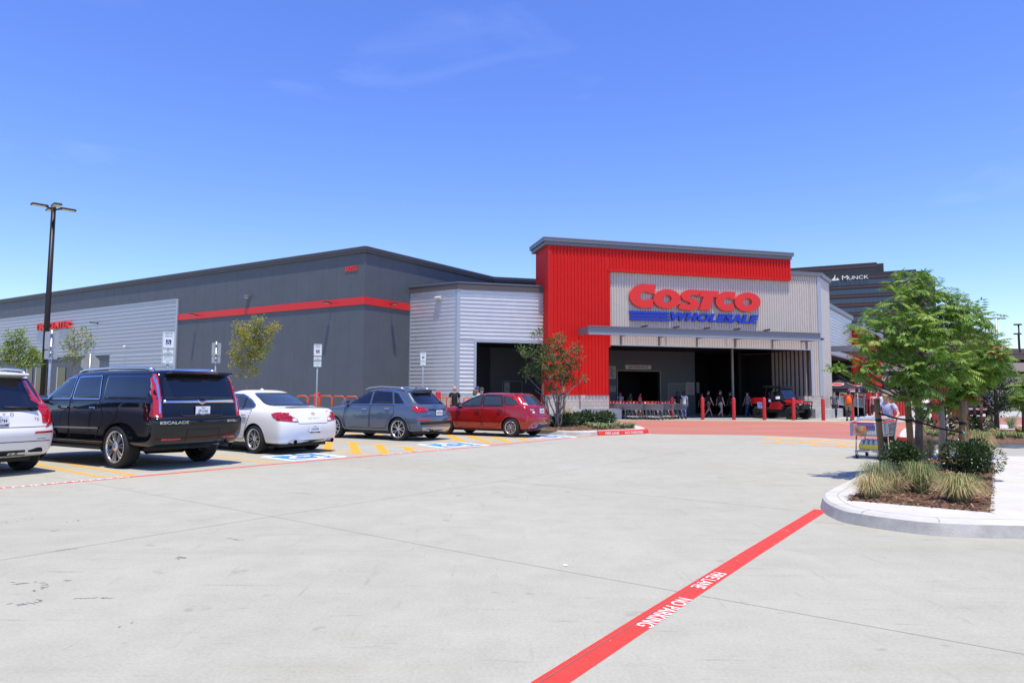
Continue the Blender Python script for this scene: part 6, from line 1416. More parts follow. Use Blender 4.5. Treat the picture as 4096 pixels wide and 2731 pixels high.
tent(3440, 1664.5, 2.6, R(55), 'second navy canopy tent, in front of the red exit volume')
def table(px, py, label):
    t = thing('table', at(px, py), label, 'table', 'black draped tables under the tents', R(55)); mb = MB(); mb.box((0, 0, .37), (1.5, .7, .74), 0, None, .03, .97); mb.build('tablecloth', mat('black_cloth', (.010, .010, .012), .85), t); mb = MB(); mb.box((0, 0, .755), (1.55, .74, .03), 0); mb.build('tabletop', mat('black_cloth', (.01, .01, .012), .85), t)
table(3366, 1663, 'black draped table under the nearer tent'); table(3440, 1662, 'black draped table under the second tent')
def easel(px, py, ytop, w_, label, k):
    p = at(px, py); t = thing('info_board', p, label, 'sign', 'white info boards hanging at the tents', R(-10)); z1 = CH + (1588 - ytop) / CF * p.y; z0 = z1 - w_ * 1.35
    mb = MB(); mb.box((0, 0, (z0 + z1) / 2), (w_, .03, z1 - z0), 0, Matrix.Rotation(R(8), 4, 'Y')); mb.build('panel', LOGW, t); mb = MB(); mb.box((0, -.02, (z0 * .25 + z1 * .75)), (w_ * .7, .006, .14), 0, Matrix.Rotation(R(8), 4, 'Y')); [mb.box((0, -.02, z0 + (z1 - z0) * f_), (w_ * .65, .006, .04), 1, Matrix.Rotation(R(8), 4, 'Y')) for f_ in (.2, .33, .46, .56)]; mb.build('lettering', [LOGR, BTX], t)
easel(3440, 1664, 1573, .75, 'white info board hanging beside the second tent leg', 0); easel(3379, 1667, 1568, .7, 'white info board behind the orange vest', 0)
# red bin and far things
p = at(3460, 1652); t = thing('trash_bin', p, 'round red bin behind the second tent', 'bin'); mb = MB(); mb.lathe([(.4, 0), (.45, .9), (.46, .95), (.3, 1.15), (.02, 1.2)], 16); mb.build('body', BOL, t); mb = MB(); mb.box((-.25, -.36, 1.0), (.3, .1, .14)); mb.build('opening', BLK, t)
# ---------------------------------------------------------------- far vehicles
p = at(3943, 1671)
pk = place_car('pickup_truck', 30.4, 45.6, 40, 1.0, 'dark maroon pickup truck seen from behind through the young trees', 'truck', None)
rows = [dict(z=.45, xr=.3, xf=5.5, w=.85), dict(z=.5, xr=.06, xf=5.7, w=.95), dict(z=.8, xr=0, xf=5.75, w=.99, bow=.02, wr=.98), dict(z=[1.15, 1.12, 1.1], xr=.02, xf=5.7, w=.98, bow=.02, wr=.98), dict(z=[1.2, 1.2, 1.18, 1.12], xr=.04, xf=5.6, w=.95, bow=.02, wr=.98), dict(z=1.22, xr=2.0, xf=4.35, w=.88, fb=.3), dict(z=1.55, xr=2.15, xf=3.9, w=.78, fb=.3), dict(z=1.78, xr=2.3, xf=3.5, w=.7, fb=.3), dict(z=1.82, xr=2.5, xf=3.3, w=.5, rb=.1, fb=.2)]
body, bv = car_body('body', rows, (1.15, 4.6), .40, .95, pk, PM, 1); put_wheels(pk, (1.15, 4.6), .97, .40, .28, .24, 'plain'); under(pk, .4, 5.2, 1.4, .3, .5)
mb = MB(); panel(mb, bv, 'B', [(-.6, 1.3), (.6, 1.3), (.55, 1.68), (-.55, 1.68)], .008, 0, .1, True, r=.05); mb.build('rear_window', GLS, pk)
mb = MB(); mb.box((-.06, 0, .62), (.14, 1.9, .16), 0, None, .04); mb.build('bumper', CHR, pk); mb = MB(); lineP(mb, bv, 'B', [(-.8, .75), (-.8, 1.12), (.8, 1.12), (.8, .75), (-.8, .75)], .015, .004); mb.build('tailgate_seam', GAP, pk)
for sd in (1, -1):
    mb = MB(); a = [(sd * .82, .78), (sd * .97, .78), (sd * .97, 1.12), (sd * .82, 1.12)]; panel(mb, bv, 'B', a if sd > 0 else a[::-1], .01, 0, .1); mb.build('taillight', RED, pk); mirror_side(pk, 4.0, .92, 1.3, BLK, sd)
mb = MB(); panel(mb, bv, 'B', [(-.2, .9), (.2, .9), (.2, 1.05), (-.2, 1.05)], .01, 0, .1); mb.build('emblem', CHR, pk)
GF = 'cars parked beyond the red crossing'
for (x, d, hd, pm, l, h, suv) in ((3828, 66, 40, PR, 'bright red car far off between two stakes', 1.45, True), (3898, 66, 220, PG, 'blue grey car far off facing the camera', 1.4, False), (3785, 62, 120, PK, 'dark car far off right of the second trunk', 1.5, True), (3700, 64, 100, PS, 'silver car far off behind the first trunk', 1.45, False), (3655, 60, 80, PW, 'white car far off left of the first trunk', 1.5, True), (4120, 66, 60, PB, 'blue car far off at the right frame edge', 1.45, False), (3745, 70, 100, PK, 'black car far off behind the thick bollard', 1.4, False)):
    q = atd(x, 1600, d); plain_car('distant_car', (q.x, d), hd, pm, l, 'car', GF, h, 4.4, suv)
# ================================================================== people
SKIN = mat('skin_fair', (.52, .30, .22), .55); SKIN2 = mat('skin_dark', (.12, .062, .04), .55)
def skin_mesh(joints, edges, sub=2, root=0):
    me = bpy.data.meshes.new('b'); me.from_pydata([j[0] for j in joints], edges, []); me.update()
    ob = bpy.data.objects.new('b', me); COL.objects.link(ob); ob.modifiers.new('k', 'SKIN').use_smooth_shade = True
    for i, j in enumerate(joints):
        r_ = j[1] if isinstance(j[1], tuple) else (j[1], j[1]); me.skin_vertices[0].data[i].radius = r_; me.skin_vertices[0].data[i].use_root = (i == root)
    s_ = ob.modifiers.new('s', 'SUBSURF'); s_.levels = sub; s_.render_levels = sub
    dg = bpy.context.evaluated_depsgraph_get(); m2 = bpy.data.meshes.new_from_object(ob.evaluated_get(dg))
    bpy.data.objects.remove(ob); bpy.data.meshes.remove(me)
    m2.polygons.foreach_set('use_smooth', [True] * len(m2.polygons)); return m2
def bend(a, b, l1, l2, pole):                                  # joint between a and b
    a, b = V(a), V(b); d = b - a; D = min(d.length, (l1 + l2) * .999); d = d.normalized(); x = (l1 * l1 - l2 * l2 + D * D) / (2 * D); h = math.sqrt(max(0, l1 * l1 - x * x)); p = V(pole); p = (p - d * p.dot(d)).normalized()
    return a + d * x + p * h
def person(px, py, hd, label, H=1.70, top=(.1, .1, .1), legs=(.03, .04, .08), hair=(.03, .02, .015), skin=SKIN, stride=.0, handL=None, handR=None, shorts=False, long_hair=False, bald=False, cap=None, vest=None, fingers=False, lean=0.0, depth=None, group='shoppers around the entrance', name='person', face=False, female=False, sleeves=True):
    p = at(px, py) if depth is None else V((atd(px, 1600, depth).x, depth, 0))
    t = thing(name, p, label, 'person', group, R(90) - R(hd), H / 1.70)
    ln = lean; pel = V((0, 0, .94)); ch = V((ln * .6, 0, 1.28)); cl = V((ln * .9, 0, 1.385)); nk = V((ln, 0, 1.45)); sh = [V((ln * .9, sd * (.165 if female else .19), 1.40)) for sd in (1, -1)]
    hp = [V((0, sd * .09, .90)) for sd in (1, -1)]; an = [V((stride * .5, .09, .09 + (0 if stride >= 0 else .06))), V((-stride * .5, -.09, .09 + (.05 if abs(stride) > .2 else 0)))]
    kn = [bend(hp[i], an[i], .43, .42, (1, 0, 0)) for i in (0, 1)]
    hl = [V(handL) if handL else V((.02 - stride * .35, .235, .83)), V(handR) if handR else V((.02 + stride * .35, -.235, .83))]
    el = [bend(sh[i], hl[i], .29, .26, (-1, .3 if i == 0 else -.3, -.3)) for i in (0, 1)]
    J = [(pel, (.125, .10)), (ch, (.13, .095) if not female else (.12, .09)), (nk, .055), (V((ln + .01, 0, 1.53)), (.066, .066)), (V((ln + .025, 0, 1.60)), (.078, .092)), (V((ln + .02, 0, 1.675)), (.055, .065))]
    J.append((cl, (.10, .07)))
    E = [(0, 1), (1, 6), (6, 2), (2, 3), (3, 4), (4, 5)]
    def add(j, par): J.append(j); E.append((par, len(J) - 1)); return len(J) - 1
    for i in (0, 1):
        a = add((sh[i], .052), 6); b = add((el[i], .040), a); c = add((hl[i], .026), b); d_ = (hl[i] - el[i]).normalized()
        if not fingers: add((hl[i] + d_ * .09, (.036, .018)), c)
        else:
            pm = add((hl[i] + d_ * .05, (.034, .016)), c); side = d_.cross(V((0, 0, 1))).normalized()
            for k, l_ in enumerate((.05, .062, .058, .044)):
                q = add((hl[i] + d_ * .085 + side * (.03 - .02 * k), .009), pm); q = add((hl[i] + d_ * (.085 + l_ * .6) + side * (.03 - .02 * k) - V((0, 0, .016)), .0085), q); add((hl[i] + d_ * (.09 + l_ * .7) + side * (.03 - .02 * k) - V((0, 0, .042)), .008), q)
            q = add((hl[i] + d_ * .04 + side * (.05 if i else -.05) - V((0, 0, .01)), .011), pm); add((hl[i] + d_ * .075 + side * (.055 if i else -.055) - V((0, 0, .035)), .0095), q)
        a = add((hp[i], .092), 0); b = add((kn[i], .058), a); c = add((an[i], .040), b); add((an[i] + V((.15, 0, -.05)), (.04, .03)), c)
    o = link('body', skin_mesh(J, E, 2), t); o.data.materials.append(skin)
    def cloth(nm, col, J2, E2):
        m = mat('cloth_%s_%d_%d_%d' % (nm, col[0] * 999, col[1] * 999, col[2] * 999), col, .85, var=.12, vscale=14, bump=.5, bscale=18)
        q = link(nm, skin_mesh(J2, E2, 2), t); q.data.materials.append(m); return q
    J2 = [(V((0, 0, .82)), (.17, .15)), (V((0, 0, .93)), (.175, .15)), (V((ln * .3, 0, 1.1)), (.165, .15) if not female else (.15, .135)), (ch, (.18, .14) if not female else (.16, .13)), (V((ln * .95, 0, 1.40)), (.105, .085))]; E2 = [(0, 1), (1, 2), (2, 3), (3, 4)]
    if sleeves:
        for i in (0, 1): J2.append((sh[i], .068)); E2.append((4, len(J2) - 1)); J2.append((sh[i] + (el[i] - sh[i]) * .62, .062)); E2.append((len(J2) - 2, len(J2) - 1))
    cloth('shirt', top, J2, E2)
    J3 = [(V((0, 0, 1.0)), (.165, .135))]; E3 = []
    for i in (0, 1):
        J3.append((hp[i] - V((0, 0, .04)), .105)); E3.append((0, len(J3) - 1)); J3.append((kn[i] + (V((0, 0, .06)) if shorts else V()), .078)); E3.append((len(J3) - 2, len(J3) - 1))
        if not shorts: J3.append((an[i] + V((0, 0, .02)), .062)); E3.append((len(J3) - 2, len(J3) - 1))
    cloth('shorts' if shorts else 'trousers', legs, J3, E3)
    for i in (0, 1):
        mb = MB(); mb.box((0, 0, 0), (.27, .10, .09), 0, None, .035); q = mb.build('shoe', mat('shoe_%d' % (legs[0] > .3), (.6, .6, .6) if shorts else (.03, .03, .03), .6), t); q.location = an[i] + V((.06, 0, -.045))
    hc = V((ln + .012, 0, 1.625))
    if vest: cloth('vest', vest, [(V((0, 0, .88)), (.20, .18)), (V((0, 0, 1.05)), (.205, .18)), (ch, (.215, .17)), (V((ln * .95, 0, 1.43)), (.14, .115))], [(0, 1), (1, 2), (2, 3)])
    if not bald:
        mb = MB(); bm = bmesh.new(); bmesh.ops.create_uvsphere(bm, u_segments=18, v_segments=12, radius=1)
        bmesh.ops.delete(bm, geom=[v for v in bm.verts if v.co.z < (-.5 if v.co.x < .1 else (-.2 if v.co.x < .45 else .16))], context='VERTS')
        rg = random.Random(len(label))
        for v in bm.verts: k = 1 + rg.uniform(-.035, .05); v.co = V((v.co.x * .116 * k, v.co.y * .102 * k, v.co.z * .115 * k))
        mb.bm(bm, 0, Matrix.Translation(hc + V((-.006, 0, -.006))), True)
        if long_hair: mb.ball(hc + V((-.06, 0, -.10)), (.07, .105, .17), 0, 12)
        mb.build('hair', mat('hair_%d_%d' % (hair[0] * 999, hair[1] * 999), hair, .6, var=.3, vscale=60, stretch=(1, 1, .2)), t)
    if cap:
        mb = MB(); mb.lathe([(.115, 0), (.112, .06), (.08, .115), (.002, .135)], 16, 0, Matrix.Translation(hc + V((0, 0, .03)))); mb.box(hc + V((.13, 0, .035)), (.12, .14, .012), 0, None, .004); mb.build('cap', mat('cap_%d' % (cap[2] * 999), cap, .7), t)
    mb = MB(); mb.ball(hc + V((-.004, 0, .0)), (.098, .083, .108), 0, 14); mb.ball(V((ln + .105, 0, 1.595)), (.018, .014, .026), 0, 8); [mb.ball(V((ln + .01, sd * .083, 1.60)), (.02, .012, .032), 0, 8) for sd in (1, -1)]; mb.build('face', skin, t)
    if face:
        for sd in (1, -1): mb = MB(); mb.ball(V((ln + .088, sd * .034, 1.622)), (.010, .017, .009), 0, 8); mb.build('eye', mat('eye_dark', (.05, .035, .03), .3), t); mb = MB(); mb.box(V((ln + .093, sd * .034, 1.648)), (.008, .04, .008)); mb.build('eyebrow', mat('brow', (.14, .085, .04), .7), t)
        mb = MB(); mb.ball(V((ln + .086, 0, 1.545)), (.011, .028, .009), 0, 8); mb.build('mouth', mat('lips', (.36, .09, .08), .5), t)
    return t
# the woman pushing a loaded cart
hdw = 180 + 44
pc = at(3497, 1831); cw = thing('loaded_cart', pc, 'loaded silver cart with red rim pushed by the blonde woman', 'shopping cart', None, R(90) - R(hdw), (1.17, 1.17, .90))
cart_parts(cw)
LAV = mat('bumper_lavender', (.22, .20, .36), .5)
mb = MB(); mb.box((.46, .245, .73), (.05, .05, .34), 0, None, .01); mb.box((.46, -.245, .73), (.05, .05, .34), 0, None, .01); mb.build('corner_guard', LAV, cw)
mb = MB(); mb.tube([(-.42, .31, .925), (.47, .25, .89), (.47, -.25, .89), (-.42, -.31, .925)], .016, 5, 0, True); mb.build('rim', HND, cw)
mb = MB(); mb.box((.46, 0, .86), (.01, .3, .10)); mb.build('number_plate', LAV, cw)
person(3559, 1822, hdw - 4, 'blonde woman in a pale lavender top pushing the loaded cart', 1.44, (.42, .45, .62), (.02, .02, .025), (.42, .27, .10), SKIN, .12, (.46, .30, 1.10), (.46, -.28, 1.10), fingers=True, face=True, female=True, lean=.12, group=None)
WM_c = WM[cw.name]
def goods(name, c, d, m, label, cat, bev=.015, extra=None):
    t = thing(name, WM_c @ V(c), label, cat, 'goods in the loaded cart', R(90) - R(hdw), 1.15); mb = MB(); mb.box((0, 0, d[2] / 2), d, 0, None, bev); mb.build('carton' if cat == 'box' else 'pack', m, t)
    mb = MB(); mb.box((d[0] / 2 + .002, 0, d[2] * .55), (.004, d[1] * .7, d[2] * .35), 0); mb.build('print', extra or mat('print_purple', (.10, .05, .28), .5), t); return t
goods('carton', (.12, -.02, .58), (.36, .40, .26), mat('carton_white', (.66, .66, .68), .5), 'large white and purple carton in the cart basket', 'box')
goods('carton', (-.05, -.08, .875), (.34, .36, .10), mat('carton_blue', (.30, .48, .68), .5), 'light blue flat carton on top of the cart load', 'box', .01, mat('print_orange', (.7, .33, .06), .5))
goods('carton', (-.22, .0, .60), (.2, .38, .34), mat('carton_pale', (.50, .55, .62), .5), 'pale carton at the back of the cart basket', 'box')
t = thing('shopping_bag', WM_c @ V((-.14, .08, .98)), 'cream cloth bag draped over the top of the cart', 'bag', 'goods in the loaded cart', R(90) - R(hdw), 1.15); mb = MB(); mb.ball((0, 0, 0), (.20, .20, .04), 0, 12); mb.build('pack', mat('bag_cream', (.55, .48, .36), .8, col2=(.06, .07, .05), vscale=9), t)
t = thing('snack_bag', WM_c @ V((.33, -.12, .70)), 'shiny yellow and red snack bag at the front of the basket', 'bag', 'goods in the loaded cart', R(90) - R(hdw), 1.15); mb = MB(); mb.ball((0, 0, 0), (.06, .11, .13), 0, 10); mb.build('pack', mat('snack_foil', (.6, .42, .12), .3, col2=(.45, .03, .03), vscale=8), t)
t = thing('bottle_pack', WM_c @ V((.02, -.02, .19)), 'plastic wrapped pack of water bottles with red and blue print on the lower rack', 'bottle pack', 'goods in the loaded cart', R(90) - R(hdw), 1.15)
BTL = mat('bottle_plastic', (.52, .58, .68), .15, coat=.5)
mb = MB()
for i in range(6):
    for j in range(4): mb.lathe([(.034, 0), (.036, .02), (.036, .15), (.014, .20), (.014, .215), (.001, .216)], 10, 0, Matrix.Translation((-.2 + .08 * i, -.13 + .085 * j, 0)))
mb.build('bottles', BTL, t); mb = MB()
mb.box((0, 0, .075), (.49, .36, .11), 0, None, .02); mb.build('wrap', mat('wrap_blue', (.30, .34, .52), .2, col2=(.40, .05, .06), vscale=7), t)

for sx in (1, -1): mb = MB(); mb.box((sx * .246, 0, .08), (.004, .34, .09), 0); mb.build('label', mat('label_yellow', (.68, .58, .08), .4), t)
# others
NV, WHT = (.012, .014, .03), (.62, .62, .64)
person(1818, 1692, -12, 'bald man in a black polo walking beside the red hatchback', 1.72, (.012, .012, .014), (.03, .045, .09), bald=True, stride=.25, depth=30.5)
person(1900, 1690, 20, 'woman with curly brown hair in a turquoise top behind the red hatchback', 1.60, (.22, .52, .50), (.03, .04, .07), (.17, .075, .03), long_hair=True, female=True, depth=30.2)
person(1927, 1690, 190, 'man in a dark cap and white shirt facing the turquoise woman', 1.64, (.6, .58, .62), (.05, .05, .06), cap=(.04, .045, .05), depth=31.6)
person(1909, 1690, 200, 'person in a blue cap hidden behind the turquoise woman', 1.70, (.3, .3, .33), (.04, .04, .05), cap=(.03, .04, .22), depth=33.2)
person(2711, 1668, 0, 'dark haired person in black behind the end of the cart rows', 1.62, (.012, .012, .014), (.02, .02, .03), long_hair=True, depth=42.5)
person(2736, 1668, 5, 'dark haired person in a white shirt beside the last carts', 1.62, WHT, (.12, .16, .3), long_hair=True, depth=42.5)
person(2806, 1668, 80, 'person in a dark top leading the walkers left of the fourth bollard', 1.55, NV, (.10, .08, .06), stride=.4, depth=45)
person(2832, 1668, 80, 'man in black and khaki shorts striding behind the fourth bollard', 1.72, (.012, .012, .014), (.16, .13, .09), stride=.6, shorts=True, depth=44.5)
person(2880, 1668, 75, 'man in a black shirt and pale grey shorts between two bollards', 1.74, (.010, .010, .014), (.30, .31, .33), stride=.4, shorts=True, depth=44.2)
person(2920, 1668, 80, 'dark figure pushing a cart in the shade behind the fifth bollard', 1.66, (.02, .02, .022), (.03, .03, .04), depth=46, stride=.3)
person(2990, 1668, 250, 'woman in jeans and a grey top walking in the dark recess', 1.62, (.22, .22, .24), (.06, .10, .2), long_hair=True, female=True, stride=.5, depth=45.5)
person(2481, 1668, 190, 'blonde person in white inside the dark entrance doorway', 1.55, WHT, (.05, .05, .06), (.3, .2, .08), depth=47)
person(2515, 1668, 60, 'person in a grey green shirt bending in the dark doorway', 1.58, (.09, .12, .10), (.04, .04, .05), depth=47, lean=.15)
person(2560, 1668, 120, 'person in black at the right side of the dark doorway', 1.55, (.02, .02, .02), (.04, .04, .05), depth=47.5)
person(3337, 1668, 200, 'man in a grey shirt and dark trousers under the nearer tent', 1.66, (.09, .10, .13), (.03, .03, .04), depth=44.5)
person(3394, 1674, 20, 'man in an orange safety vest and khaki shorts beside the tents', 1.74, (.30, .04, .03), (.25, .20, .13), skin=SKIN2, shorts=True, vest=(.85, .14, .02), depth=39.5, stride=.2)
person(3494, 1660, 15, 'man in a pink striped shirt behind the red bollards', 1.62, (.55, .26, .28), (.04, .04, .05), depth=47)
person(3524, 1660, 15, 'man in a white shirt behind the blonde woman', 1.62, WHT, (.04, .04, .05), depth=48.5)
person(3563, 1660, 200, 'person in a white cap behind the tight row of bollards', 1.55, (.10, .10, .10), (.04, .04, .05), cap=(.6, .6, .6), depth=50)
person(3580, 1660, 10, 'man in a light blue shirt walking away beyond the bollards', 1.62, (.38, .44, .55), (.04, .04, .06), depth=52)
# ================================================================== plants
def leaf_mat(name, c, c2, rough=.45):
    if name in _M: return _M[name]
    m = bpy.data.materials.new(name); m.use_nodes = True; n, l = m.node_tree.nodes, m.node_tree.links; b = n['Principled BSDF']; b.inputs['Roughness'].default_value = rough
    tc = n.new('ShaderNodeTexCoord'); t = n.new('ShaderNodeTexNoise'); t.inputs['Scale'].default_value = 2.6; t.inputs['Detail'].default_value = 4; l.new(tc.outputs['Object'], t.inputs['Vector'])
    r = n.new('ShaderNodeValToRGB'); r.color_ramp.elements[0].color, r.color_ramp.elements[1].color = (*c, 1), (*c2, 1); r.color_ramp.elements[0].position, r.color_ramp.elements[1].position = .35, .65
    l.new(t.outputs['Fac'], r.inputs[0]); l.new(r.outputs[0], b.inputs['Base Color'])
    tr = n.new('ShaderNodeBsdfTranslucent'); l.new(r.outputs[0], tr.inputs[0]); mx = n.new('ShaderNodeMixShader'); mx.inputs[0].default_value = .42; l.new(b.outputs[0], mx.inputs[1]); l.new(tr.outputs[0], mx.inputs[2]); l.new(mx.outputs[0], n['Material Output'].inputs[0])
    _M[name] = m; return m
BARK = mat('bark', (.075, .055, .042), .9, col2=(.15, .12, .095), vscale=22, bump=.8, bscale=50, stretch=(1, 1, .25)); BARKP = mat('bark_pale', (.26, .21, .17), .8, var=.2, vscale=20)
rg = random.Random(11)
def leaflet(mb, p, d, up, l_, w_, m):                          # folded lance leaf
    s_ = d.cross(up)
    if s_.length < 1e-4: return
    s_ = s_.normalized(); u2 = s_.cross(d).normalized()
    k = len(mb.v); mid = p + d * l_ * .45; tip = p + d * l_ - u2 * l_ * .12
    mb.v += [p, mid + s_ * w_ / 2 - u2 * w_ * .12, tip, mid - s_ * w_ / 2 - u2 * w_ * .12, mid + u2 * w_ * .10]
    for f in ((0, 1, 4), (1, 2, 4), (2, 3, 4), (3, 0, 4)): mb.f.append([k + i for i in f]); mb.m.append(m); mb.s.append(False)
def compound(mb, p, d, n, L_, ll, lw, m):                       # pinnate leaf drooping at the tip
    d = d.normalized(); up = V((0, 0, 1)); s_ = d.cross(up)
    if s_.length < .05: s_ = V((1, 0, 0))
    s_ = s_.normalized(); q = p.copy(); dd = d.copy(); st_ = L_ / n
    for i in range(n):
        q = q + dd * st_; dd = (dd + V((0, 0, -.14))).normalized(); u2 = s_.cross(dd); k = math.sin(math.pi * (i + 1.2) / (n + 1.6))
        for sd in (1, -1):
            ld = (dd * .62 + s_ * sd * .8 + V((0, 0, -.28 + rg.uniform(-.1, .1)))).normalized(); leaflet(mb, q, ld, u2, ll * (.55 + .5 * k), lw, m)
    leaflet(mb, q, dd, s_.cross(dd), ll * .8, lw, m)
def rvec(): 
    while True:
        v = V((rg.uniform(-1, 1), rg.uniform(-1, 1), rg.uniform(-1, 1)))
        if .05 < v.length < 1: return v
def limb(mb, a, b, r0, r1, n=5, wob=.06, seg=5, m=0):
    a, b = V(a), V(b); pts = []; L_ = (b - a).length
    for i in range(seg + 1): t = i / seg; pts.append(a.lerp(b, t) + (rvec() * wob * L_ * math.sin(math.pi * t) if 0 < i < seg else V()) + V((0, 0, -.10 * L_ * math.sin(math.pi * t) * .5)))
    mb.tube(pts, [r0 + (r1 - r0) * i / seg for i in range(seg + 1)], n, m); return pts
def lobe_tree(name, base, stem, lobes, label, leaf, kind, trunk_r, nleaf, group=None, depth=None, bark=BARK, stems=1, dens=1.0, sizes=None, red=.0, htop=None):
    """lobes: (px, py, r_px, dy) ; every lobe is a leaf mass on its own limb, dy metres nearer/farther than the stem"""
    b = V(base); t = thing(name, b, label, 'tree', group); D = b.y; K = D / CF
    tk = MB(); cr = MB(); L3 = []
    for (x, y, r_, dy) in lobes: c = atd(x, y, D + dy); L3.append((c, r_ * K))
    fork = atd(stem[-1][0], stem[-1][1], D)
    P = [b - V((0, 0, .05))] + [atd(x, y, D) for x, y in stem]
    n_ = len(P)
    tk.tube(P, [trunk_r * (1.25 if i == 0 else 1 - .62 * i / (n_ - 1)) for i in range(n_)], 10, 0)
    for (c, r_) in L3:
        # root of the limb: highest trunk point clearly below the lobe
        best = min(P[1:], key=lambda q: (q - c).length + (2.5 if q.z > c.z - .1 else 0))
        pts = limb(tk, best, c, trunk_r * .38, trunk_r * .10, 5, .07)
        for k in range(int(5 * dens)):
            e = c + rvec() * r_ * .9; limb(tk, pts[rg.choice((3, 4, 5))], e, trunk_r * .10, trunk_r * .03, 3, .08, 3)
    W = sum(r_ ** 2 for c, r_ in L3)
    for (c, r_) in L3:
        n = max(3, int(nleaf * r_ ** 2 / W))
        for i in range(n):
            v = rvec(); v = v.normalized() * (v.length ** .5); p = c + V((v.x * r_, v.y * r_, v.z * r_ * .8)); d = (v + V((0, 0, .15)) + rvec() * .5).normalized()
            m = 0 if rg.random() > .3 else 1
            if rg.random() < red: m = 2
            if kind == 'pinnate' and i % 3: continue
            if kind == 'pinnate':                                    # a burst of drooping leaves at a twig tip
                a0 = rg.uniform(0, 6.28); nb = rg.randint(3, 5)
                for k in range(nb):
                    a1 = a0 + 6.283 * k / nb + rg.uniform(-.4, .4); dd = (V((math.cos(a1), math.sin(a1), rg.uniform(-.7, 1.0))) + d * .7).normalized()
                    compound(cr, p + rvec() * .04, dd, sizes[0], sizes[1] * rg.uniform(.7, 1.15), sizes[2], sizes[3], m)
            elif kind == 'pinnate_old': compound(cr, p, V((d.x, d.y, d.z * .5 + rg.uniform(-.35, .5))), sizes[0], sizes[1] * rg.uniform(.7, 1.15), sizes[2], sizes[3], m)
            else:
                for k in range(sizes[0]):
                    q = p + rvec() * sizes[1]; leaflet(cr, q, (d + rvec() * .9).normalized(), (V((0, 0, 1)) + rvec() * .5).normalized(), sizes[2] * rg.uniform(.7, 1.2), sizes[3], m)
    tk.build('trunk', bark, t, True); cr.build('crown', leaf, t, True); return t
PIS = [leaf_mat('pistache_leaf', (.10, .205, .022), (.175, .31, .04)), leaf_mat('pistache_leaf_light', (.19, .31, .035), (.29, .41, .07)), leaf_mat('leaf_rust', (.30, .08, .03), (.38, .13, .05))]
OAK = [leaf_mat('oak_leaf', (.022, .055, .012), (.05, .095, .022), .35), leaf_mat('oak_leaf_light', (.06, .11, .03), (.09, .15, .05), .35), leaf_mat('leaf_rust', (.3, .08, .03), (.38, .13, .05))]
YEL = [leaf_mat('young_yellow_leaf', (.30, .29, .04), (.45, .39, .06)), leaf_mat('young_green_leaf', (.18, .25, .035), (.28, .34, .06)), leaf_mat('leaf_rust', (.3, .08, .03), (.38, .13, .05))]
MYR = [leaf_mat('myrtle_leaf', (.05, .10, .02), (.11, .17, .045), .5), leaf_mat('myrtle_leaf_light', (.10, .16, .04), (.18, .23, .08), .5), leaf_mat('leaf_rust', (.3, .08, .03), (.38, .13, .05))]
zz = V((0, 0, .16)); GT = 'young staked trees in the planted islands'
tb = at(3673, 1880, .16)
lobe_tree('young_tree', tb, [(3676, 1700), (3672, 1600), (3680, 1480), (3690, 1350), (3680, 1230), (3668, 1140)],
    [(3650, 1118, 36, 0), (3618, 1150, 42, .1), (3690, 1160, 44, -.2), (3745, 1170, 32, .1), (3600, 1215, 52, -.3), (3670, 1225, 60, .3), (3740, 1240, 58, -.1), (3800, 1215, 44, .2), (3830, 1255, 50, -.2), (3870, 1215, 34, .1), (3545, 1265, 42, .2), (3600, 1300, 56, -.4), (3680, 1310, 66, -.5), (3770, 1310, 62, .4), (3850, 1290, 52, .2), (3905, 1262, 36, -.1), (3900, 1300, 34, .1), (3545, 1340, 50, -.2), (3610, 1390, 60, .4), (3690, 1400, 64, -.6), (3780, 1390, 62, -.2), (3850, 1370, 50, .3), (3470, 1315, 34, .1), (3490, 1365, 44, -.2), (3560, 1440, 56, .3), (3500, 1430, 46, .1), (3640, 1475, 60, -.4), (3730, 1480, 60, .3), (3810, 1455, 52, -.3), (3430, 1470, 34, -.2), (3385, 1478, 28, .1), (3352, 1500, 14, 0), (3475, 1490, 34, .2), (3560, 1478, 36, -.3), (3620, 1530, 44, .2), (3700, 1540, 46, -.4), (3780, 1530, 44, .1), (3655, 1590, 24, -.2), (3725, 1600, 26, .2), (3700, 1640, 12, -.1)],
    'nearest young tree with bright green feathery leaves in the mulch island', PIS, 'pinnate', .062, 640, GT, sizes=(5, .23, .13, .034), red=.012, dens=.8)
tb2 = at(3772, 1836, .16)
lobe_tree('young_tree', tb2, [(3768, 1700), (3765, 1600), (3790, 1500), (3830, 1420)],
    [(3880, 1400, 40, .2), (3930, 1390, 38, 0), (3960, 1420, 42, -.2), (3900, 1450, 50, .3), (3850, 1480, 48, -.2), (3960, 1470, 40, .1), (3990, 1440, 28, 0), (3800, 1530, 46, .2), (3860, 1550, 46, -.1), (3770, 1590, 40, .2), (3830, 1600, 36, 0), (3915, 1510, 40, .2), (3740, 1640, 22, 0), (3960, 1372, 26, 0)],
    'second young tree with rust tipped leaves just behind the nearest one', PIS, 'pinnate', .066, 520, GT, sizes=(5, .24, .12, .034), red=.10, dens=.8, bark=BARKP)
tb3 = at(3988, 1727, .16)
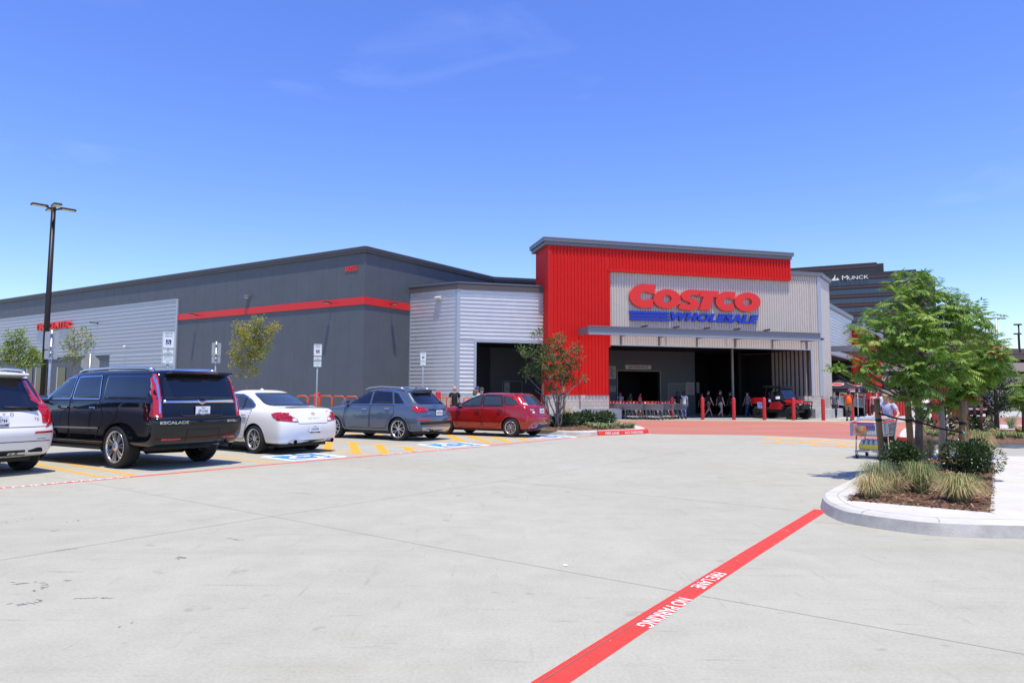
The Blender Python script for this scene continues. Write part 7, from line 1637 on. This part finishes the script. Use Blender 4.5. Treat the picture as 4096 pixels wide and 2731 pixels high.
lobe_tree('young_oak', tb3, [(3985, 1640), (3982, 1560), (3972, 1480), (3960, 1400), (3945, 1340)],
    [(3935, 1330, 30, 0), (3965, 1350, 30, .3), (3905, 1370, 34, 0), (3950, 1395, 44, .3), (3905, 1430, 46, -.4), (3965, 1450, 52, .2), (4010, 1440, 34, 0), (3900, 1490, 52, .4), (3960, 1510, 56, -.5), (4020, 1500, 42, .2), (4050, 1510, 26, 0), (3880, 1550, 46, 0), (3940, 1570, 54, .3), (4000, 1560, 50, -.3), (4045, 1560, 34, .2), (3910, 1610, 36, 0), (3970, 1615, 42, .3), (4030, 1605, 36, 0), (4060, 1590, 22, 0), (3995, 1630, 30, -.2)],
    'dark glossy young oak in the second planted island', OAK, 'simple', .075, 620, GT, sizes=(9, .16, .105, .045), dens=1.0)
tb4 = at(4098, 1745, .16)
lobe_tree('young_tree', tb4, [(4098, 1640), (4100, 1560)], [(4100, 1590, 34, 0), (4110, 1540, 40, .2), (4085, 1610, 20, 0), (4130, 1600, 40, 0)], 'young tree cut off by the right frame edge', PIS, 'pinnate', .05, 120, GT, sizes=(5, .3, .13, .04))
lobe_tree('young_tree', V((at(3800, 1700).x, 36, .1)), [(3802, 1640), (3805, 1590)], [(3790, 1600, 26, 0), (3815, 1570, 34, .3), (3840, 1540, 36, 0), (3785, 1545, 36, 0), (3760, 1580, 22, 0)], 'thin young tree farther back between the two nearer trunks', OAK, 'simple', .06, 200, GT, sizes=(7, .2, .12, .05))
# crape myrtle in front of the portal
cm_ = at(2225, 1708, .16)
cmt = lobe_tree('crape_myrtle', cm_, [(2228, 1600), (2222, 1520), (2205, 1440)],
    [(2148, 1340, 17, 0), (2135, 1395, 16, 0), (2085, 1400, 16, .2), (2110, 1425, 16, -.2), (2165, 1415, 28, .2), (2200, 1380, 24, 0), (2235, 1360, 22, .2), (2190, 1450, 34, -.3), (2235, 1420, 32, .3), (2270, 1440, 26, 0), (2300, 1390, 16, .1), (2312, 1430, 14, 0), (2130, 1470, 22, .2), (2102, 1495, 16, 0), (2165, 1500, 26, .2), (2220, 1490, 34, -.3), (2265, 1490, 28, .3), (2300, 1470, 16, 0), (2330, 1515, 12, 0), (2210, 1540, 24, 0), (2260, 1530, 20, .2), (2290, 1520, 16, 0), (2310, 1400, 12, 0)],
    'multi stemmed thin tree with sparse leaves in front of the red portal', MYR, 'simple', .045, 520, None, sizes=(6, .14, .13, .06), bark=BARKP, dens=1.2)
tk = MB(); 
for (x, y) in ((2140, 1560), (2105, 1500), (2180, 1520), (2250, 1520), (2300, 1540), (2335, 1500), (2160, 1430), (2270, 1450)):
    a = cm_ + V((rg.uniform(-.14, .14), rg.uniform(-.14, .14), 0)); b = atd(x, y, cm_.y + rg.uniform(-.5, .5)); limb(tk, a, a.lerp(b, .45) + V((0, 0, .5)), .032, .022, 5, .05); limb(tk, a.lerp(b, .45) + V((0, 0, .5)), b, .022, .008, 4, .06)
tk.build('stem', BARKP, cmt, True)
# left trees by the slate wall
def wall_tree(px, depth, lobes, stem, label, nleaf, leaf, r=.04, sizes=(7, .13, .10, .042), bark=BARKP): lobe_tree('young_wall_tree', V((atd(px, 1500, depth).x, depth, 0)), stem, lobes, label, leaf, 'simple', r, nleaf, 'young trees along the slate wall', sizes=sizes, bark=bark, dens=1.2)
wall_tree(985, 24, [(1035, 1275, 20, 0), (1020, 1300, 26, 0), (965, 1310, 26, .2), (1000, 1340, 40, -.2), (1050, 1340, 34, .2), (1085, 1320, 22, 0), (1100, 1305, 18, 0), (955, 1350, 30, .2), (1000, 1390, 42, 0), (1050, 1380, 36, .3), (945, 1400, 26, 0), (990, 1440, 38, .2), (1030, 1420, 28, 0), (960, 1440, 22, 0), (1000, 1480, 24, 0), (940, 1450, 10, 0), (925, 1470, 10, 0), (1025, 1490, 12, 0), (955, 1490, 12, 0)], [(990, 1600), (985, 1540), (985, 1490), (1000, 1430)], 'yellow green young tree against the slate wall above the black SUV', 520, YEL)
wall_tree(75, 24, [(80, 1325, 14, 0), (70, 1350, 22, 0), (95, 1370, 20, 0), (35, 1340, 12, 0), (55, 1390, 30, .2), (25, 1400, 24, 0), (100, 1410, 18, 0), (130, 1410, 24, .2), (60, 1430, 30, 0), (20, 1440, 18, 0), (120, 1440, 26, 0), (150, 1450, 14, 0), (140, 1420, 22, 0), (90, 1460, 16, 0)], [(75, 1560), (75, 1470), (72, 1400)], 'leafy green young tree left of the lamp post', 380, [YEL[1], PIS[1], YEL[2]])
wall_tree(300, 25, [(320, 1330, 16, 0), (290, 1340, 18, 0), (345, 1330, 12, 0), (265, 1370, 20, 0), (300, 1375, 24, .2), (340, 1365, 20, 0), (365, 1350, 14, 0), (280, 1410, 22, 0), (315, 1410, 22, 0), (350, 1395, 14, 0), (270, 1440, 14, 0), (310, 1450, 14, 0), (370, 1375, 10, 0)], [(300, 1560), (298, 1470), (300, 1400)], 'sparse twiggy young tree right of the lamp post', 150, [YEL[1], YEL[0], YEL[2]], .035, (6, .12, .09, .045))
# stakes and straps
WOOD = mat('stake_wood', (.20, .115, .05), .85, col2=(.30, .18, .085), vscale=10, stretch=(6, 6, .6), bump=.4); WOODR = mat('stake_red_brown', (.10, .035, .028), .85, var=.2)
def stake(x0, y0, x1, y1, r, label, m=WOOD, zb=.16, group='wooden tree stakes'):
    b = at(x0, y0, zb); D = b.y; p1 = atd(x1, y1, D); mb = MB(); mb.tube([b - V((0, 0, .1)), b.lerp(p1, .5), p1], [r * 1.05, r, r * .97], 8); mb.tube([b.lerp(p1, .66), b.lerp(p1, .70)], r * 1.12, 8, 1)
    o = mb.build('tree_stake', [m, mat('strap_black', (.012, .014, .012), .6)]); return tag(o, label, 'stake', group), p1
_, s1 = stake(3532, 1862, 3506, 1594, .052, 'leaning wooden stake directly in front of the pushed cart')
_, s2 = stake(3650, 1868, 3629, 1594, .055, 'wooden stake just left of the nearest trunk')
_, s3 = stake(3846, 1884, 3853, 1603, .055, 'thick pale wooden stake right of the two trunks')
stake(3868, 1822, 3860, 1606, .045, 'darker wooden stake standing right behind the pale thick one')
stake(3786, 1834, 3770, 1604, .042, 'dark stake hidden behind the second trunk', WOODR)
for (x0, y0, x1, y1, l) in ((3800, 1712, 3797, 1612, 'short red brown stake farther back left of the pale stake'), (3872, 1712, 3868, 1560, 'tall red brown stake right of the pale stake'), (3900, 1712, 3898, 1555, 'second tall red brown stake right of the pale stake'), (3924, 1736, 3926, 1615, 'brown stake at the left side of the pickup'), (3967, 1715, 3966, 1612, 'brown stake in front of the pickup middle'), (4093, 1735, 4092, 1612, 'brown stake at the right frame edge')):
    stake(x0, y0, x1, y1, .04, l, WOODR)
def strap(pts, label, r=.014):
    mb = MB(); mb.tube(pts, r, 5); tag(mb.build('tree_strap', mat('strap_black', (.012, .014, .012), .6)), label, 'strap', 'black tree straps')
a = atd(3513, 1652, s1.y - .03); b_ = atd(3674, 1688, tb.y - .07); c_ = atd(3852, 1730, s3.y - .06)
strap([a, a.lerp(b_, .5) - V((0, 0, .02)), b_, b_.lerp(c_, .5) - V((0, 0, .02)), c_], 'black strap from the left stake past the nearest trunk to the pale stake', .017)
strap([atd(3637, 1655, s2.y), atd(3664, 1690, tb.y)], 'short black strap between the stake and the nearest trunk', .012)
strap([atd(3770, 1612, tb2.y), atd(3800, 1612, tb2.y), atd(3855, 1625, tb2.y)], 'thin black strap right of the second trunk', .012)
strap([atd(3925, 1622, tb3.y), atd(3985, 1618, tb3.y), atd(4092, 1635, tb3.y)], 'thin black strap across the oak trunk', .014)
mb = MB(); q = c_ + V((.0, -.02, 0)); mb.lathe([(.03, -.005), (.03, .005), (.001, .006)], 12, 0, Matrix.Translation(q) @ Matrix.Rotation(R(90), 4, 'X')); mb.lathe([(.008, .006), (.012, .012), (.001, .013)], 8, 1, Matrix.Translation(q) @ Matrix.Rotation(R(90), 4, 'X')); tag(mb.build('strap_washer', [mat('washer_green', (.05, .30, .12), .4), SFACE]), 'small green washer on the pale thick stake', 'washer')
# shrubs, grasses, liriope
SHR = [leaf_mat('shrub_leaf', (.020, .050, .010), (.045, .085, .020), .3), leaf_mat('shrub_leaf_light', (.06, .10, .03), (.09, .14, .05), .3)]
def shrub(p, r, h, label, n=1500, group='evergreen shrubs', ls=.045, mats_=SHR):
    t = thing('shrub', p, label, 'shrub', group); mb = MB()
    lob = [(V((rg.uniform(-.45, .45) * r, rg.uniform(-.45, .45) * r, h * rg.uniform(.35, .62))), r * rg.uniform(.45, .65)) for _ in range(7)]
    for i in range(n):
        c, q = rg.choice(lob); v = rvec(); v = v.normalized() * v.length ** .35; x = c + V((v.x * q, v.y * q, v.z * q * h / r * .62)); 
        if x.z < .02: x.z = rg.uniform(.02, .1)
        leaflet(mb, x, (v + rvec() * .7).normalized(), (V((0, 0, 1)) + rvec() * .6).normalized(), ls * rg.uniform(.8, 1.5), ls * .55, 0 if rg.random() < .7 else 1)
    mb.build('foliage', mats_, t); mb = MB()
    for i in range(7): limb(mb, (0, 0, 0), (rg.uniform(-.6, .6) * r, rg.uniform(-.6, .6) * r, h * .6), .012, .005, 4)
    mb.build('stem', BARK, t)
GA = [mat('grass_green', (.20, .26, .08), .6), mat('grass_straw', (.50, .38, .18), .7), mat('grass_blue', (.19, .24, .14), .6)]
def tuft(p, h, r, label, n=260, mix=(.5, .5, 0), group='feathery grass tufts', w_=.0028):
    mb = MB()
    for i in range(n):
        a = rg.uniform(0, 6.283); d = V((math.cos(a), math.sin(a), 0)); out = r * rg.random() ** .7; hh = h * rg.uniform(.55, 1.1); x = rg.random(); m = 0 if x < mix[0] else (1 if x < mix[0] + mix[1] else 2)
        h_ = h; b = V(p) + d * rg.uniform(0, .10); s_ = V((-d.y, d.x, 0)); P = [b, b + d * out * .3 + V((0, 0, hh * .5)), b + d * out * .68 + V((0, 0, hh * .8)), b + d * out * 1.05 + V((0, 0, hh * (.90 - .5 * out / r)))]
        if m == 1 and rg.random() < .5: P[3] = b + d * out * 1.3 + V((0, 0, hh * .35)); P[2] = b + d * out * .8 + V((0, 0, hh * .6))
        k = len(mb.v)
        for j, q in enumerate(P): ww = w_ * (1, .9, .6, .15)[j]; mb.v += [q - s_ * ww, q + s_ * ww]
        for j in range(3): mb.f.append([k + 2 * j, k + 2 * j + 1, k + 2 * j + 3, k + 2 * j + 2]); mb.m.append(m); mb.s.append(False)
    tag(mb.build('grass_tuft', GA), label, 'grass tuft', group)
Z1 = .16
shrub(at(3630, 1905, Z1), .36, .55, 'dark rounded shrub left of the nearest trunk', 2400); shrub(at(3590, 1900, Z1), .26, .42, 'dark low shrub behind the left feathery grass', 1300); shrub(at(3655, 1868, Z1), .30, .50, 'shrub behind the left dark shrub near the pushed cart', 1500)
shrub(at(3880, 1912, Z1), .40, .58, 'large dark green shrub right of the pale stake', 2800); shrub(at(3870, 1866, Z1), .34, .52, 'green shrub behind the large right one', 1800)
tuft(at(3515, 1960, Z1), .44, .24, 'blue green grass tuft left of the dark shrub', 680, (.25, .25, .5)); tuft(at(3482, 1990, Z1), .33, .25, 'straw coloured low grass tuft at the left mulch corner', 600, (.25, .75, 0))
tuft(at(3680, 1968, Z1), .46, .25, 'tall green grass tuft in the middle of the mulch front', 760, (.75, .25, 0)); tuft(at(3835, 2005, Z1), .38, .32, 'wide straw and green grass tuft nearest the camera', 920, (.5, .5, 0)); tuft(at(3580, 1972, Z1), .34, .25, 'small dry grass tuft between the two left tufts', 150, (.3, .6, .1))
tuft(at(3715, 1826, Z1), .50, .30, 'pale straw grass tuft behind the second trunk, left side', 400, (.2, .8, 0)); tuft(at(3925, 1850, Z1), .70, .34, 'tall pale straw grass at the back right of the island', 520, (.15, .85, 0)); tuft(at(3790, 1834, Z1), .45, .25, 'thin grey green grass beside the second trunk', 130, (.3, .3, .4))
G2 = 'plants in the second planted island'
for i, (x, y, h, r, mx, l) in enumerate(((3690, 1727, .42, .5, (.2, .8, 0), 'dry grass mound left of the thick bollard'), (3720, 1738, .25, .35, (.9, .1, 0), 'short green tuft left of the thick bollard'), (3742, 1744, .25, .35, (.95, .05, 0), 'short green tuft at the foot of the thick bollard'), (3805, 1742, .26, .4, (.95, .05, 0), 'short green tuft left of the pale stake'), (3850, 1728, .4, .5, (.1, .9, 0), 'dry grass mound left of the dark leafy shrubs'), (3895, 1742, .26, .35, (.9, .1, 0), 'short green tuft right of the pale stake'), (3935, 1752, .28, .38, (.95, .05, 0), 'short green tuft in front of the brown stake'), (3965, 1722, .5, .6, (.05, .95, 0), 'dry straw grass left of the oak trunk'), (3975, 1710, .7, .6, (.5, .1, .4), 'grey green grass behind the oak trunk'), (4000, 1754, .3, .4, (.95, .05, 0), 'short green tuft in front of the oak trunk'), (4045, 1712, .7, .65, (.6, .05, .35), 'large grey green grass right of the oak trunk'), (4042, 1748, .26, .35, (.95, .05, 0), 'short green tuft right of the oak trunk'), (4072, 1752, .26, .35, (.9, .1, 0), 'short green tuft near the right frame edge'), (4080, 1728, .4, .6, (.05, .95, 0), 'dry arching straw grass near the right frame edge'), (3985, 1738, .3, .4, (.1, .9, 0), 'small dry grass in the second island middle'))):
    tuft(at(x, y, Z1), h * .85, r * .65, l, 150, mx, G2, .008)
shrub(at(3822, 1722, Z1), .55, .55, 'dark broad leaved shrub behind the pale stake', 500, G2, .11); shrub(at(3905, 1728, Z1), .7, .6, 'dark broad leaved shrub behind the brown stake', 700, G2, .12); shrub(at(3708, 1722, Z1), .45, .5, 'dark shrub behind the dry grass mound', 350, G2, .1)
G3 = 'plants in the corner bed before the portal'
for i, (x, y, r, h, l) in enumerate(((2214, 1706, .65, .45, 'leafy shrub under the thin tree, leftmost in the corner bed'), (2275, 1702, .7, .55, 'leafy shrub second from the left in the corner bed'), (2335, 1699, .65, .58, 'leafy shrub in the middle of the corner bed'), (2375, 1698, .62, .55, 'leafy shrub right of the middle in the corner bed'), (2418, 1697, .62, .55, 'leafy shrub before the second bollard in the corner bed'), (2300, 1697, .55, .5, 'leafy shrub in the back row of the corner bed'))):
    shrub(at(x, y, Z1), r, h, l, 620, G3, .12)
for i, (x, y) in enumerate(((2360, 1708), (2380, 1714), (2402, 1710), (2412, 1716), (2443, 1713), (2470, 1704), (2490, 1711), (2508, 1708), (2527, 1710))): tuft(at(x, y, Z1), .24, .26, '%s spiky green tuft from the left in the corner bed' % ORD[i], 70, (.6, .0, .4), G3, .013)
tuft(at(2270, 1694, Z1), .9, .4, 'pale dry grass behind the corner bed shrubs', 120, (.05, .95, 0), G3, .01)
for (x0, y0, x1, y1, l) in ((2236, 1698, 2233, 1570, 'thin stake at the thin tree, dark one'), (2255, 1700, 2254, 1515, 'thin pale wooden stake right of the thin tree'), (2172, 1700, 2172, 1525, 'thin wooden stake left of the thin tree')): stake(x0, y0, x1, y1, .04, l, WOOD if 'pale' in l else WOODR)
_, q_ = stake(1050, 1620, 1047, 1543, .04, 'short wooden stake top behind the white sedan', WOOD, 0); stake(985, 1625, 978, 1540, .04, 'short wooden stake at the yellow green tree', WOOD, 0)
# distant verge trees
for i, (x, d, y, r_) in enumerate(((3640, 95, 1565, 26), (4030, 92, 1600, 22), (3760, 100, 1590, 24), (4090, 90, 1598, 24))):
    lobe_tree('distant_tree', V((atd(x, 1600, d).x, d, 0)), [(x, 1610), (x, 1590)], [(x - r_ * .5, y + 8, r_ * .6, 0), (x + r_ * .4, y + 4, r_ * .65, .5), (x, y - r_ * .5, r_ * .6, 0)], '%s small dark tree from the left beyond the far road' % ORD[i], OAK, 'simple', .12, 110, 'small trees beyond the far road', sizes=(8, .5, .4, .22))
